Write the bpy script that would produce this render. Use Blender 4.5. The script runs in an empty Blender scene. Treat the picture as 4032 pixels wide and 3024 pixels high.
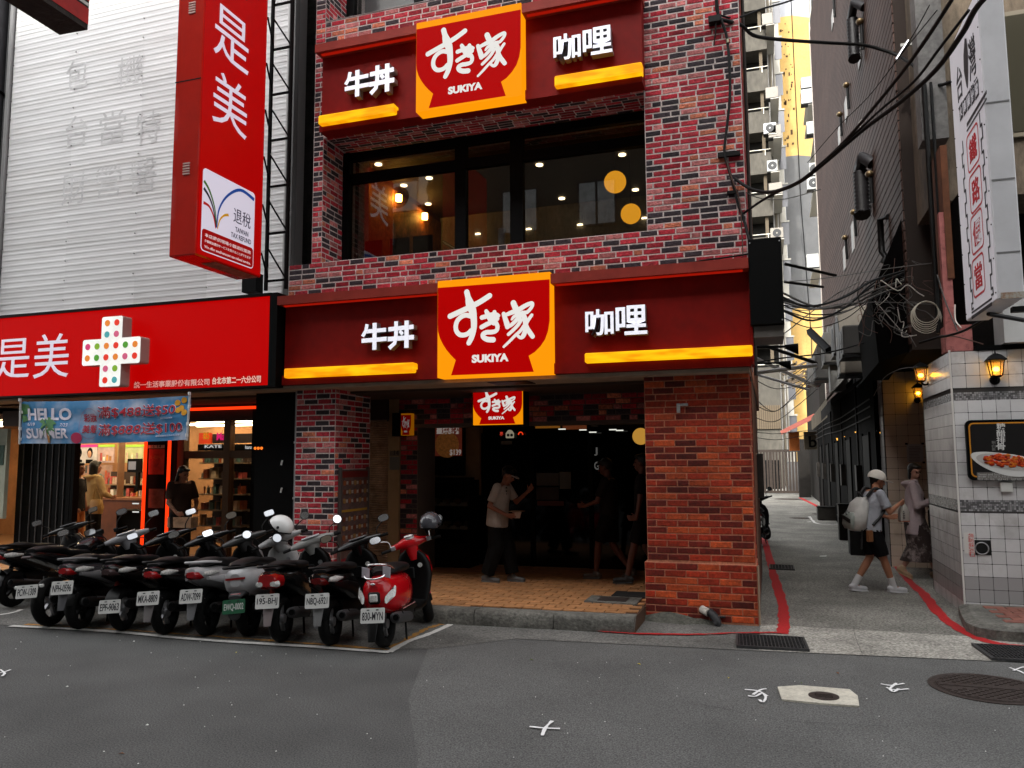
import bpy, math, random
from mathutils import Vector, Matrix, noise as mnoise
random.seed(7)
R_ = math.radians
SC = bpy.context.scene
COL = SC.collection

# ------------------------------------------------------------------ camera
CW, CHT = 4032.0, 3024.0
FPX, YAW, PITCH, ROLL, EYE = 3059.0, R_(18.194), R_(5.654), R_(-0.321), 1.72
_f = Vector((-math.sin(YAW)*math.cos(PITCH), math.cos(YAW)*math.cos(PITCH), math.sin(PITCH)))
_r = Vector((math.cos(YAW), math.sin(YAW), 0)); _u = _r.cross(_f)
CR = _r*math.cos(ROLL)+_u*math.sin(ROLL); CU = -_r*math.sin(ROLL)+_u*math.cos(ROLL); CF = _f
cd = bpy.data.cameras.new('camera'); cam = bpy.data.objects.new('camera', cd); COL.objects.link(cam)
mm = Matrix((CR, CU, -CF)).transposed().to_4x4(); mm.translation = (0, 0, EYE); cam.matrix_world = mm
cd.sensor_width = 36; cd.lens = FPX/CW*36; cd.clip_end = 500; cd.clip_start = .05
SC.camera = cam

# ------------------------------------------------------------------ light
w = bpy.data.worlds.new('World'); SC.world = w; w.use_nodes = True
nt = w.node_tree; bg = nt.nodes['Background']
sky = nt.nodes.new('ShaderNodeTexSky'); sky.sky_type = 'NISHITA'; sky.sun_disc = False
SUN_EL, SUN_AZ = R_(38), R_(192)      # azimuth: direction the light comes from, clockwise from +y
sky.sun_elevation = SUN_EL; sky.sun_rotation = SUN_AZ; sky.air_density = 1.6; sky.dust_density = 5; sky.ozone_density = 1
hs = nt.nodes.new('ShaderNodeHueSaturation'); hs.inputs['Saturation'].default_value = .1
nt.links.new(sky.outputs[0], hs.inputs['Color']); nt.links.new(hs.outputs[0], bg.inputs[0]); bg.inputs[1].default_value = .15
sl = bpy.data.lights.new('sun', 'SUN'); sl.energy = .65; sl.angle = R_(1); sl.color = (1, .96, .9)
so = bpy.data.objects.new('sun', sl); COL.objects.link(so); so.location = (0, -5, 20)
d = Vector((math.sin(SUN_AZ)*math.cos(SUN_EL), math.cos(SUN_AZ)*math.cos(SUN_EL), math.sin(SUN_EL)))
so.rotation_euler = d.to_track_quat('Z', 'Y').to_euler()
SC.view_settings.view_transform = 'Standard'; SC.view_settings.look = 'None'
EXPO = 1.9; SC.view_settings.exposure = EXPO; EK = 2**-EXPO; SC.view_settings.gamma = 1
SC.cycles.max_bounces = 6; SC.cycles.diffuse_bounces = 3; SC.cycles.glossy_bounces = 3
SC.cycles.transparent_max_bounces = 6; SC.cycles.transmission_bounces = 4
SC.cycles.use_denoising = True; SC.cycles.sample_clamp_indirect = 4

# ------------------------------------------------------------------ pixel rays of the survey photograph -> metres
def ray(x, y): return CF*FPX + CR*(x-CW/2) - CU*(y-CHT/2)
EYEV = Vector((0, 0, EYE))
def aY(x, y, Y): d = ray(x, y); return EYEV + d*(Y/d.y)
def aX(x, y, X): d = ray(x, y); return EYEV + d*(X/d.x)
def aZ(x, y, Z=0.0): d = ray(x, y); return EYEV + d*((Z-EYE)/d.z)

# ------------------------------------------------------------------ object helpers
ORG = {}
def tagp(o, label=None, cat=None, group=None, kind=None):
    if label: o['label'] = label
    if cat: o['category'] = cat
    if group: o['group'] = group
    if kind: o['kind'] = kind
    return o
def org(p): return ORG.get(p.name, Vector((0, 0, 0))) if p else Vector((0, 0, 0))
def thing(name, label, cat, loc=(0, 0, 0), group=None):
    o = bpy.data.objects.new(name, None); o.empty_display_size = .2; COL.objects.link(o)
    o.location = loc; ORG[o.name] = Vector(loc)
    return tagp(o, label, cat, group)
def newobj(name, me, parent=None, loc=None):
    o = bpy.data.objects.new(name, me); COL.objects.link(o)
    if parent: o.parent = parent
    if loc is not None: o.location = Vector(loc)-org(parent)
    ORG[o.name] = org(parent)
    return o
class MB:
    def __init__(s): s.v = []; s.f = []; s.m = []; s.sm = []
    def add(s, vs, fs, mi=0, smooth=False):
        b = len(s.v); s.v += [tuple(p) for p in vs]
        for f in fs: s.f.append(tuple(b+i for i in f)); s.m.append(mi); s.sm.append(smooth)
        return s
    def quad(s, a, b, c, d, mi=0): return s.add([a, b, c, d], [(0, 1, 2, 3)], mi)
    def poly(s, pts, mi=0): return s.add(pts, [tuple(range(len(pts)))], mi)
    def box(s, x0, x1, y0, y1, z0, z1, mi=0):
        if x0 > x1: x0, x1 = x1, x0
        if y0 > y1: y0, y1 = y1, y0
        if z0 > z1: z0, z1 = z1, z0
        return s.obox(Vector(((x0+x1)/2, (y0+y1)/2, (z0+z1)/2)), Vector(((x1-x0)/2, 0, 0)), Vector((0, (y1-y0)/2, 0)), Vector((0, 0, (z1-z0)/2)), mi)
    def obox(s, c, a, b, d, mi=0):
        c = Vector(c); P = [c+a*i+b*j+d*k for k in (-1, 1) for j in (-1, 1) for i in (-1, 1)]
        F = [(0, 2, 3, 1), (4, 5, 7, 6), (0, 1, 5, 4), (2, 6, 7, 3), (0, 4, 6, 2), (1, 3, 7, 5)]
        return s.add(P, F, mi)
    def bbox(s, x0, x1, y0, y1, z0, z1, r=.01, mi=0):
        # box with chamfered edges
        def P(i, j, k, e):
            x, y, z = (x0, x1)[i], (y0, y1)[j], (z0, z1)[k]
            sx, sy, sz = (1, -1)[i], (1, -1)[j], (1, -1)[k]
            return [(x, y+sy*r, z+sz*r), (x+sx*r, y, z+sz*r), (x+sx*r, y+sy*r, z)][e]
        V = []; I = {}
        for i in (0, 1):
            for j in (0, 1):
                for k in (0, 1):
                    for e in (0, 1, 2): I[i, j, k, e] = len(V); V.append(P(i, j, k, e))
        F = []
        for i in (0, 1):
            q = [I[i, 0, 0, 0], I[i, 1, 0, 0], I[i, 1, 1, 0], I[i, 0, 1, 0]]; F.append(q if i else q[::-1])
            q = [I[0, i, 0, 1], I[0, i, 1, 1], I[1, i, 1, 1], I[1, i, 0, 1]]; F.append(q if i else q[::-1])
            q = [I[0, 0, i, 2], I[1, 0, i, 2], I[1, 1, i, 2], I[0, 1, i, 2]]; F.append(q if i else q[::-1])
            for j in (0, 1):
                F.append([I[i, j, 0, 0], I[i, j, 1, 0], I[i, j, 1, 1], I[i, j, 0, 1]])
                F.append([I[i, 0, j, 0], I[i, 1, j, 0], I[i, 1, j, 2], I[i, 0, j, 2]])
                F.append([I[0, i, j, 1], I[1, i, j, 1], I[1, i, j, 2], I[0, i, j, 2]])
                for k in (0, 1): F.append([I[i, j, k, 0], I[i, j, k, 1], I[i, j, k, 2]])
        return s.add(V, F, mi)
    def cyl(s, p, q, r0, r1=None, n=12, mi=0, caps=True, smooth=True):
        r1 = r0 if r1 is None else r1; p = Vector(p); q = Vector(q); a = (q-p).normalized()
        u = a.orthogonal().normalized(); v = a.cross(u)
        V = []
        for c, r in ((p, r0), (q, r1)):
            for i in range(n): t = 2*math.pi*i/n; V.append(c+u*math.cos(t)*r+v*math.sin(t)*r)
        s.add(V, [(i, (i+1) % n, n+(i+1) % n, n+i) for i in range(n)], mi, smooth)
        if caps: s.add(V[:n], [tuple(range(n))[::-1]], mi); s.add(V[n:], [tuple(range(n))], mi)
        return s
    def tube(s, pts, r, n=6, mi=0, closed=False):
        pts = [Vector(p) for p in pts]; N = len(pts); rr = r if isinstance(r, (list, tuple)) else [r]*N
        V = []; up = None
        for i, p in enumerate(pts):
            a = pts[(i+1) % N]-pts[i-1] if closed else pts[min(i+1, N-1)]-pts[max(i-1, 0)]
            if a.length < 1e-9: a = Vector((0, 0, 1))
            a.normalize()
            if up is None: up = a.orthogonal().normalized()
            up = (up-a*up.dot(a)); up = up.normalized() if up.length > 1e-6 else a.orthogonal().normalized()
            v = a.cross(up)
            for k in range(n): t = 2*math.pi*k/n; V.append(p+(up*math.cos(t)+v*math.sin(t))*rr[i])
        F = []
        for i in range(N if closed else N-1):
            b = i*n; c = ((i+1) % N)*n
            for k in range(n): F.append((b+k, b+(k+1) % n, c+(k+1) % n, c+k))
        s.add(V, F, mi, True)
        if not closed: s.add(V[:n], [tuple(range(n))[::-1]], mi); s.add(V[-n:], [tuple(range(n))], mi)
        return s
    def sphere(s, c, r, seg=14, rings=9, mi=0, M=None, z0=-1.0, z1=1.0):
        c = Vector(c); rx, ry, rz = r if isinstance(r, (tuple, list)) else (r, r, r)
        V = []; F = []
        t0 = math.acos(max(-1, min(1, z1))); t1 = math.acos(max(-1, min(1, z0)))
        for i in range(rings+1):
            t = t0+(t1-t0)*i/rings
            for j in range(seg):
                a = 2*math.pi*j/seg; p = Vector((rx*math.sin(t)*math.cos(a), ry*math.sin(t)*math.sin(a), rz*math.cos(t)))
                if M: p = M @ p
                V.append(c+p)
        for i in range(rings):
            for j in range(seg): F.append((i*seg+j, (i+1)*seg+j, (i+1)*seg+(j+1) % seg, i*seg+(j+1) % seg))
        return s.add(V, F, mi, True)
    def prism(s, poly, o, U, V, N, mi=0, mside=None):
        # poly in (u,v), extruded along N; front (at +N) and back caps
        o = Vector(o); U = Vector(U); V = Vector(V); N = Vector(N); n = len(poly)
        A = [o+U*a+V*b for a, b in poly]; B = [p+N for p in A]
        s.add(B, [tuple(range(n))], mi); s.add(A, [tuple(range(n))[::-1]], mi)
        s.add(A+B, [(i, (i+1) % n, n+(i+1) % n, n+i) for i in range(n)], mi if mside is None else mside)
        return s
    def loft(s, secs, mi=0, cap=True, smooth=True):
        n = len(secs[0]); V = [p for c in secs for p in c]; F = []
        for i in range(len(secs)-1):
            for k in range(n): F.append((i*n+k, i*n+(k+1) % n, (i+1)*n+(k+1) % n, (i+1)*n+k))
        s.add(V, F, mi, smooth)
        if cap: s.add(secs[0], [tuple(range(n))[::-1]], mi); s.add(secs[-1], [tuple(range(n))], mi)
        return s
    def mesh(s, name, mats, o=Vector((0, 0, 0)), merge=0):
        me = bpy.data.meshes.new(name)
        me.from_pydata([(x-o.x, y-o.y, z-o.z) for x, y, z in s.v], [], s.f)
        for m in (mats if isinstance(mats, (list, tuple)) else [mats]): me.materials.append(m)
        me.polygons.foreach_set('material_index', s.m); me.polygons.foreach_set('use_smooth', s.sm)
        me.update(); return me
    def build(s, name, mats, parent=None, label=None, cat=None, group=None, kind=None):
        o = newobj(name, s.mesh(name, mats, org(parent)), parent)
        return tagp(o, label, cat, group, kind)
def sec(c, U, V, hw, hh, n=12, e=2.6):
    c = Vector(c); U = Vector(U); V = Vector(V); out = []
    for k in range(n):
        t = 2*math.pi*k/n; a, b = math.cos(t), math.sin(t)
        out.append(c+U*(math.copysign(abs(a)**(2/e), a)*hw)+V*(math.copysign(abs(b)**(2/e), b)*hh))
    return out
def arc(p, q, sag, n=14, side=Vector((0, 0, 0))):
    p = Vector(p); q = Vector(q)
    return [p.lerp(q, i/n)-Vector((0, 0, sag*4*(i/n)*(1-i/n)))+side*(4*(i/n)*(1-i/n)) for i in range(n+1)]
def smoothpts(P, k=4):
    P = [Vector(p) for p in P]; out = []
    for i in range(len(P)-1):
        a, b, c, d = P[max(i-1, 0)], P[i], P[i+1], P[min(i+2, len(P)-1)]
        for j in range(k):
            t = j/k; out.append(.5*((2*b)+(c-a)*t+(2*a-5*b+4*c-d)*t*t+(3*b-a-3*c+d)*t**3))
    return out+[P[-1]]

# ------------------------------------------------------------------ materials
def sr(r, g, b):
    f = lambda c: (c/255/12.92) if c/255 <= .04045 else ((c/255+.055)/1.055)**2.4
    return (f(r), f(g), f(b))
MATS = {}
def M(name, col=(.5, .5, .5), rough=.6, metal=0, n=None, bump=None, emit=None, es=1, dirt=None, rnd=0, spec=.32, trans=0, alpha=1, coat=0, stretch=None):
    if name in MATS: return MATS[name]
    m = bpy.data.materials.new(name); m.use_nodes = True; T = m.node_tree; N = T.nodes; L = T.links
    b = N['Principled BSDF']; b.inputs['Base Color'].default_value = (*col, 1); b.inputs['Roughness'].default_value = rough
    b.inputs['Metallic'].default_value = metal; b.inputs['Specular IOR Level'].default_value = spec
    b.inputs['Transmission Weight'].default_value = trans; b.inputs['Alpha'].default_value = alpha; b.inputs['Coat Weight'].default_value = coat
    if emit: b.inputs['Emission Color'].default_value = (*emit, 1); b.inputs['Emission Strength'].default_value = es*EK*1.1
    vec = None
    if n or bump or dirt:
        tc = N.new('ShaderNodeNewGeometry'); mp = N.new('ShaderNodeMapping'); L.new(tc.outputs['Position'], mp.inputs['Vector']); vec = mp.outputs[0]
        if stretch: mp.inputs['Scale'].default_value = stretch
    src = None
    if n or rnd:
        rgb = N.new('ShaderNodeHueSaturation'); rgb.inputs['Color'].default_value = (*col, 1)
        val = None
        if n:
            t = N.new('ShaderNodeTexNoise'); t.inputs['Scale'].default_value = n[0]; t.inputs['Detail'].default_value = 6; t.inputs['Roughness'].default_value = .65
            L.new(vec, t.inputs['Vector'])
            r = N.new('ShaderNodeMapRange'); r.inputs['From Min'].default_value = .3; r.inputs['From Max'].default_value = .7
            r.inputs['To Min'].default_value = 1-n[1]; r.inputs['To Max'].default_value = 1+n[1]; L.new(t.outputs['Fac'], r.inputs['Value']); val = r.outputs[0]
            if len(n) > 2:
                t2 = N.new('ShaderNodeTexNoise'); t2.inputs['Scale'].default_value = n[2]; t2.inputs['Detail'].default_value = 3; L.new(vec, t2.inputs['Vector'])
                r2 = N.new('ShaderNodeMapRange'); r2.inputs['From Min'].default_value = .3; r2.inputs['From Max'].default_value = .7
                r2.inputs['To Min'].default_value = 1-n[3]; r2.inputs['To Max'].default_value = 1+n[3]; L.new(t2.outputs['Fac'], r2.inputs['Value'])
                mu = N.new('ShaderNodeMath'); mu.operation = 'MULTIPLY'; L.new(val, mu.inputs[0]); L.new(r2.outputs[0], mu.inputs[1]); val = mu.outputs[0]
        if rnd:
            oi = N.new('ShaderNodeObjectInfo'); g = N.new('ShaderNodeNewGeometry'); ad = N.new('ShaderNodeMath'); ad.operation = 'ADD'
            L.new(oi.outputs['Random'], ad.inputs[0]); L.new(g.outputs['Random Per Island'], ad.inputs[1])
            fr = N.new('ShaderNodeMath'); fr.operation = 'FRACT'; L.new(ad.outputs[0], fr.inputs[0])
            r = N.new('ShaderNodeMapRange'); r.inputs['To Min'].default_value = 1-rnd; r.inputs['To Max'].default_value = 1+rnd; L.new(fr.outputs[0], r.inputs['Value'])
            if val: mu = N.new('ShaderNodeMath'); mu.operation = 'MULTIPLY'; L.new(val, mu.inputs[0]); L.new(r.outputs[0], mu.inputs[1]); val = mu.outputs[0]
            else: val = r.outputs[0]
        L.new(val, rgb.inputs['Value']); src = rgb.outputs[0]
    if dirt:
        t = N.new('ShaderNodeTexNoise'); t.inputs['Scale'].default_value = dirt[0]; t.inputs['Detail'].default_value = 8; t.inputs['Roughness'].default_value = .7; L.new(vec, t.inputs['Vector'])
        r = N.new('ShaderNodeMapRange'); r.inputs['From Min'].default_value = dirt[3] if len(dirt) > 3 else .5; r.inputs['From Max'].default_value = (dirt[3] if len(dirt) > 3 else .5)+.2
        r.inputs['To Max'].default_value = dirt[1]; L.new(t.outputs['Fac'], r.inputs['Value'])
        mx = N.new('ShaderNodeMix'); mx.data_type = 'RGBA'; L.new(r.outputs[0], mx.inputs[0]); mx.inputs[7].default_value = (*dirt[2], 1)
        if src: L.new(src, mx.inputs[6])
        else: mx.inputs[6].default_value = (*col, 1)
        src = mx.outputs[2]
    if src: L.new(src, b.inputs['Base Color'])
    if bump:
        t = N.new('ShaderNodeTexNoise'); t.inputs['Scale'].default_value = bump[0]; t.inputs['Detail'].default_value = 5; L.new(vec, t.inputs['Vector'])
        bp = N.new('ShaderNodeBump'); bp.inputs['Strength'].default_value = bump[1]; bp.inputs['Distance'].default_value = bump[2] if len(bump) > 2 else .01
        L.new(t.outputs['Fac'], bp.inputs['Height']); L.new(bp.outputs[0], b.inputs['Normal'])
    MATS[name] = m; return m
def E(name, col, s=1.0): return M(name, tuple(c*.04 for c in col), .6, spec=.04, emit=col, es=s)

# ------------------------------------------------------------------ lettering
_tc = {}
def glyphs(s, bold=0, res=3):
    k = (s, bold)
    if k not in _tc:
        c = bpy.data.curves.new('lettering', 'FONT'); c.body = s; c.offset = bold; c.resolution_u = res; c.extrude = .5
        o = bpy.data.objects.new('lettering', c)
        me = bpy.data.meshes.new_from_object(o)
        V = [v.co.copy() for v in me.vertices]; F = [tuple(p.vertices) for p in me.polygons]
        x0 = min(v.x for v in V); x1 = max(v.x for v in V); y0 = min(v.y for v in V); y1 = max(v.y for v in V)
        _tc[k] = ([((v.x-x0)/(x1-x0), (v.y-y0)/(y1-y0), v.z+.5) for v in V], F, (x1-x0)/(y1-y0))
        bpy.data.objects.remove(o); bpy.data.curves.remove(c); bpy.data.meshes.remove(me)
    return _tc[k]
def put(mb, s, bl, U, V, N, depth, bold=0, mi=0, keep=False, center=False):
    """one string fitted to the rectangle bl, bl+U, bl+V; N is the unit normal towards the reader"""
    G, F, asp = glyphs(s, bold); bl = Vector(bl); U = Vector(U); V = Vector(V); N = Vector(N)
    if keep:
        nu = U.normalized()*V.length*asp
        if center: bl = bl+(U-nu)*.5
        U = nu
    mb.add([bl+U*a+V*b+N*(c*depth) for a, b, c in G], F, mi)
def stamp(name, s, bl, U, V, N, depth, mat, parent, bold=0, **k):
    mb = MB(); put(mb, s, bl, U, V, N, depth, bold, **k); return mb.build(name, mat, parent)
X, Y_, Z = Vector((1, 0, 0)), Vector((0, 1, 0)), Vector((0, 0, 1))
BK = M('black_paint', (.0015, .0015, .0016), .55, spec=.08)
DK = M('dark_metal', (.006, .006, .006), .5, .2, spec=.2)
STEEL = M('steel', (.35, .35, .36), .35, .8, n=(30, .15))
CHROME = M('chrome', (.75, .75, .75), .12, 1)
CABLE = M('cable_rubber', (.005, .005, .005), .6, spec=.2)
GREYC = M('grey_cable', (.10, .095, .09), .7, spec=.2)
GLASS = M('window_glass', (.01, .01, .01), .03, alpha=.16, spec=.6)
def _ior(m, v): m.node_tree.nodes['Principled BSDF'].inputs['IOR'].default_value = v; return m
GLASSU = M('tinted_glass', (.003, .002, .001), .01, alpha=.5, spec=.6); _ior(GLASSU, 1.95)
# ================================================================== ground
asphalt = M('asphalt', (.088, .088, .086), .9, n=(95, .85, 1.3, .16), bump=(90, .7, .01), dirt=(70, .55, (.26, .26, .25), .63), spec=.3)
asphalt2 = M('asphalt_newer', (.112, .112, .109), .9, n=(95, .8, 1.1, .14), bump=(90, .7, .01), dirt=(75, .5, (.3, .3, .29), .62), spec=.3)
conc = M('street_concrete', (.14, .138, .128), .85, n=(50, .7, 1.5, .35), bump=(120, .6, .01), dirt=(6, .7, (.04, .04, .038), .5))
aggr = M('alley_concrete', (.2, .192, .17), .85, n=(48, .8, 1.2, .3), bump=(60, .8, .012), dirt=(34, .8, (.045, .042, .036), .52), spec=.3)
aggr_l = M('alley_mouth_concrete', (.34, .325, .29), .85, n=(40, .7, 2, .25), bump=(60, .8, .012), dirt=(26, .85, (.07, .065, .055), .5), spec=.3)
def sheet(name, pts, z, m, kind='structure', th=.003):
    mb = MB(); n = len(pts); mb.poly([(x, y, z) for x, y in pts]); return mb.build(name, m, kind=kind)
MB().quad((-90, -70, 0), (90, -70, 0), (90, 90, 0), (-90, 90, 0)).build('road', asphalt, kind='structure')
sheet('road_resurfacing', [(-2.05, 2.0), (-1.55, 3.2), (-2.0, 4.3), (-2.55, 5.3), (-3.1, 6.9), (-3.25, 7.3), (-.34, 7.5), (2, 7.75), (9, 8.3), (9, 1), (0, .5)], .002, asphalt2)
gutter = [(-14, 6.0), (-7.77, 6.40), (-3.9, 6.5), (-3.0, 6.75), (-2.65, 7.1), (-2.4, 7.36), (-.34, 7.52), (-.15, 7.53), (-.15, 8.2), (-.15, 12), (-14, 12)]
sheet('gutter_pavement', gutter, .005, conc)
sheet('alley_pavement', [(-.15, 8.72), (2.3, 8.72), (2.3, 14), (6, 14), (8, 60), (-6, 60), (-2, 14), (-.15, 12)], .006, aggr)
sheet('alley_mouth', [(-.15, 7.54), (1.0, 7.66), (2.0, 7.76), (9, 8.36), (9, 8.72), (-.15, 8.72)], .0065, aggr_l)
# painted lines ---------------------------------------------------
wp = M('white_road_paint', (.62, .61, .58), .7, n=(60, .2), bump=(150, .3, .004), dirt=(26, .85, (.16, .155, .14), .55))
yp = M('yellow_road_paint', (.45, .22, .045), .75, n=(60, .3), dirt=(15, .8, (.12, .1, .08), .46))
rp = M('red_road_paint', (.42, .014, .016), .75, n=(60, .25), dirt=(22, .55, (.13, .09, .08), .58))
def ribbon(name, pts, wd, z, m, label, cat, jit=.006, group=None):
    P = smoothpts([Vector((x, y, z)) for x, y in pts], 8); mb = MB(); V = []; 
    for i, p in enumerate(P):
        t = (P[min(i+1, len(P)-1)]-P[max(i-1, 0)]).normalized(); nn = Vector((-t.y, t.x, 0))
        j1 = random.uniform(-jit, jit); j2 = random.uniform(-jit, jit)
        V += [p+nn*(wd/2+j1), p-nn*(wd/2+j2)]
    mb.add(V, [(2*i, 2*i+1, 2*i+3, 2*i+2) for i in range(len(P)-1)])
    return mb.build(name, m, None, label, cat, group)
g2 = lambda x, y: tuple(aZ(x, y)[:2])
ribbon('parking_line', [g2(40, 2468), g2(400, 2487), g2(800, 2523), g2(1200, 2548), g2(1535, 2572)], .075, .011, wp, 'white painted edge line running behind the row of parked scooters', 'road marking')
ribbon('parking_line', [g2(1530, 2572), g2(1610, 2528), g2(1690, 2500), g2(1775, 2462)], .07, .0115, wp, 'short white painted line closing the scooter bay beside the red scooter', 'road marking')
ribbon('parking_line', [g2(100, 2461), g2(420, 2478), g2(800, 2506), g2(1180, 2533), g2(1530, 2562)], .045, .0085, yp, 'faded yellow stripe just inside the long white parking line', 'road marking', .02)
ribbon('parking_line', [g2(1540, 2554), g2(1620, 2510), g2(1680, 2478), g2(1740, 2460)], .05, .0085, yp, 'faded yellow stripe beside the front wheel of the red scooter', 'road marking', .02)
ribbon('parking_line', [g2(-200, 2440), g2(20, 2420), g2(85, 2402)], .05, .009, wp, 'faint white line on the pavement at the left edge of the picture', 'road marking')
ribbon('red_line', [g2(3007, 2120), g2(3030, 2200), g2(3048, 2270), g2(3078, 2370), g2(3088, 2440), g2(3082, 2500)], .115, .011, rp, 'red no-parking line along the alley side of the brick pillar', 'road marking', .012)
ribbon('red_line', [g2(3088, 2497), g2(2900, 2497), g2(2740, 2503), g2(2500, 2500), g2(2340, 2488)], .05, .0155, rp, 'thin red line running from the drain grate to the brick pillar front', 'road marking', .014)
ribbon('red_line', [g2(3500, 2190), g2(3580, 2290), g2(3640, 2345), g2(3700, 2420), g2(3790, 2488), g2(3900, 2532), g2(4032, 2550), g2(4200, 2556)], .115, .011, rp, 'red no-parking line curving round the white tiled corner', 'road marking', .012)
ribbon('red_line', [g2(3148, 1960), g2(3210, 1990), g2(3262, 2022), g2(3275, 2034)], .14, .011, rp, 'distant red line deep in the alley leading to the gate', 'road marking', .02)
ribbon('alley_line', [g2(3185, 2035), g2(3215, 2062), g2(3280, 2066), g2(3330, 2062)], .07, .011, wp, 'worn white corner mark painted in the alley', 'road marking', .02)
# surveyor marks
pm = M('chalk_paint', (.8, .8, .8), .7, n=(90, .15))
def strokes(name, sets, label, r=.012, cat='road marking'):
    mb = MB()
    for st in sets:
        P = smoothpts([aZ(x, y, .012) for x, y in st], 4)
        V = []
        for i, p in enumerate(P):
            t = (P[min(i+1, len(P)-1)]-P[max(i-1, 0)]).normalized(); nn = Vector((-t.y, t.x, 0))*r*random.uniform(.7, 1.2); V += [p+nn, p-nn]
        z = .001*sets.index(st)
        mb.add([v+Z*z for v in V], [(2*i, 2*i+1, 2*i+3, 2*i+2) for i in range(len(P)-1)])
    return mb.build(name, pm, None, label, cat)
strokes('paint_mark', [[(2085, 2860), (2145, 2866), (2205, 2868)], [(2175, 2838), (2148, 2865), (2135, 2896)]], 'white painted cross on the open asphalt in front of the shops')
strokes('paint_mark', [[(2932, 2714), (2985, 2720), (3022, 2740)], [(2965, 2735), (2995, 2716), (3018, 2712)], [(2945, 2740), (2975, 2742), (3000, 2730), (3015, 2745), (3005, 2765), (2990, 2755)]], 'white hand-painted number on asphalt left of the small manhole slab', .01)
strokes('paint_mark', [[(3468, 2692), (3510, 2698), (3560, 2690)], [(3490, 2706), (3520, 2716), (3578, 2712)], [(3530, 2690), (3505, 2712), (3520, 2724), (3538, 2712)]], 'white hand-painted number on asphalt between the two manholes', .01)
strokes('paint_mark', [[(3975, 2628), (4010, 2640), (4035, 2652)], [(3990, 2640), (4030, 2626), (4050, 2634)]], 'white paint squiggle at the right edge near the drain grate', .01)
strokes('paint_mark', [[(-10, 2650), (20, 2644), (42, 2636)], [(0, 2636), (18, 2650), (8, 2662)]], 'white paint squiggle on asphalt at the left edge', .01)
# grates
def grate(name, p, wx, wy, ang, label, nx=20, ny=9):
    t = thing(name, label, 'drain grate', (p[0], p[1], .007))
    rot = Matrix.Rotation(ang, 3, 'Z'); o = Vector((p[0], p[1], 0))
    def B(x0, x1, y0, y1, z0, z1, mb): 
        c = o+rot @ Vector(((x0+x1)/2, (y0+y1)/2, 0)); mb.obox(Vector((c.x, c.y, (z0+z1)/2)), rot @ Vector(((x1-x0)/2, 0, 0)), rot @ Vector((0, (y1-y0)/2, 0)), Vector((0, 0, (z1-z0)/2)))
    pit = MB(); B(0, wx, 0, wy, .0068, .008, pit); pit.build('pit', M('pit_dark', (.003, .003, .003), .9), t)
    fr = MB(); e = .02
    B(0, wx, 0, e, .008, .03, fr); B(0, wx, wy-e, wy, .008, .03, fr); B(0, e, e, wy-e, .008, .03, fr); B(wx-e, wx, e, wy-e, .008, .03, fr)
    fr.build('frame', M('grate_iron', (.06, .06, .062), .55, .5, n=(60, .4)), t)
    for i in range(1, ny): m_ = MB(); y = wy*i/ny; B(e, wx-e, y-.0035, y+.0035, .01, .026, m_); m_.build('bar', MATS['grate_iron'], t)
    for i in range(1, nx): m_ = MB(); x = wx*i/nx; B(x-.0035, x+.0035, e, wy-e, .0105, .0268, m_); m_.build('crossbar', MATS['grate_iron'], t)
grate('drain_grate', (-.345, 7.58), .63, .52, .05, 'iron drain grate in the road edge below the brick pillar', 20, 9)
grate('drain_grate', (1.74, 7.74), .8, .56, .06, 'iron drain grate at the right edge in front of the white tiled corner', 26, 9)
grate('drain_grate', (-.06, 13.0), .38, .5, .0, 'small flat grate on the alley ground beside the red line', 8, 6)
# manholes
def disc(mb, c, r, z0, z1, n=36, mi=0): mb.cyl((c[0], c[1], z0), (c[0], c[1], z1), r, r, n, mi)
iron = M('rusty_cast_iron', (.055, .042, .038), .6, .4, n=(50, .4), bump=(60, .5, .01))
t = thing('manhole_cover', 'large round cast iron manhole cover with raised pattern near the right edge', 'manhole cover', (1.5, 6.83, 0))
mb = MB(); disc(mb, (1.5, 6.83), .405, .003, .009); disc(mb, (1.5, 6.83), .36, .009, .012); mb.build('rim', iron, t)
mb = MB()
for i in range(-9, 10):
    for j in range(-9, 10):
        x, y = i*.036, j*.036
        if x*x+y*y < .33**2 and (i+j) % 2 == 0 and abs(j-i*.3) > 1.2: mb.box(1.5+x-.014, 1.5+x+.014, 6.83+y-.006, 6.83+y+.006, .0115, .018)
mb.tube([(1.5+.345*math.cos(a*math.pi/18), 6.83+.345*math.sin(a*math.pi/18), .013) for a in range(36)], .006, 6, closed=True)
o = mb.build('raised_pattern', iron, t, kind='stuff')
MB().box(1.17, 1.83, 6.80, 6.86, .0117, .0165).build('nameplate', iron, t)
slabm = M('manhole_slab', (.55, .52, .44), .85, n=(40, .2, 5, .12), bump=(60, .6, .01), dirt=(20, .5, (.25, .22, .17), .55))
t = thing('manhole_slab', 'pale rectangular concrete slab with a small round iron lid set in the asphalt', 'manhole cover', (.27, 6.25, 0))
P = [aZ(*p) for p in ((3062, 2712), (3150, 2706), (3345, 2722), (3378, 2748), (3384, 2788), (3240, 2778), (3080, 2762), (3070, 2735))]
mb = MB(); mb.prism([(p.x, p.y) for p in P[::-1]], (0, 0, .003), X, Y_, Z*.013); mb.build('slab', slabm, t)
cc = aZ(3244, 2750)
mb = MB(); disc(mb, cc, .105, .0155, .0195); mb.build('lid', iron, t)
mb = MB(); [mb.box(cc.x-.06, cc.x+.06, cc.y+k*.03-.006, cc.y+k*.03+.006, .0193, .023) for k in (-1, 0, 1)]; mb.build('lid_pattern', iron, t)
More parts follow.
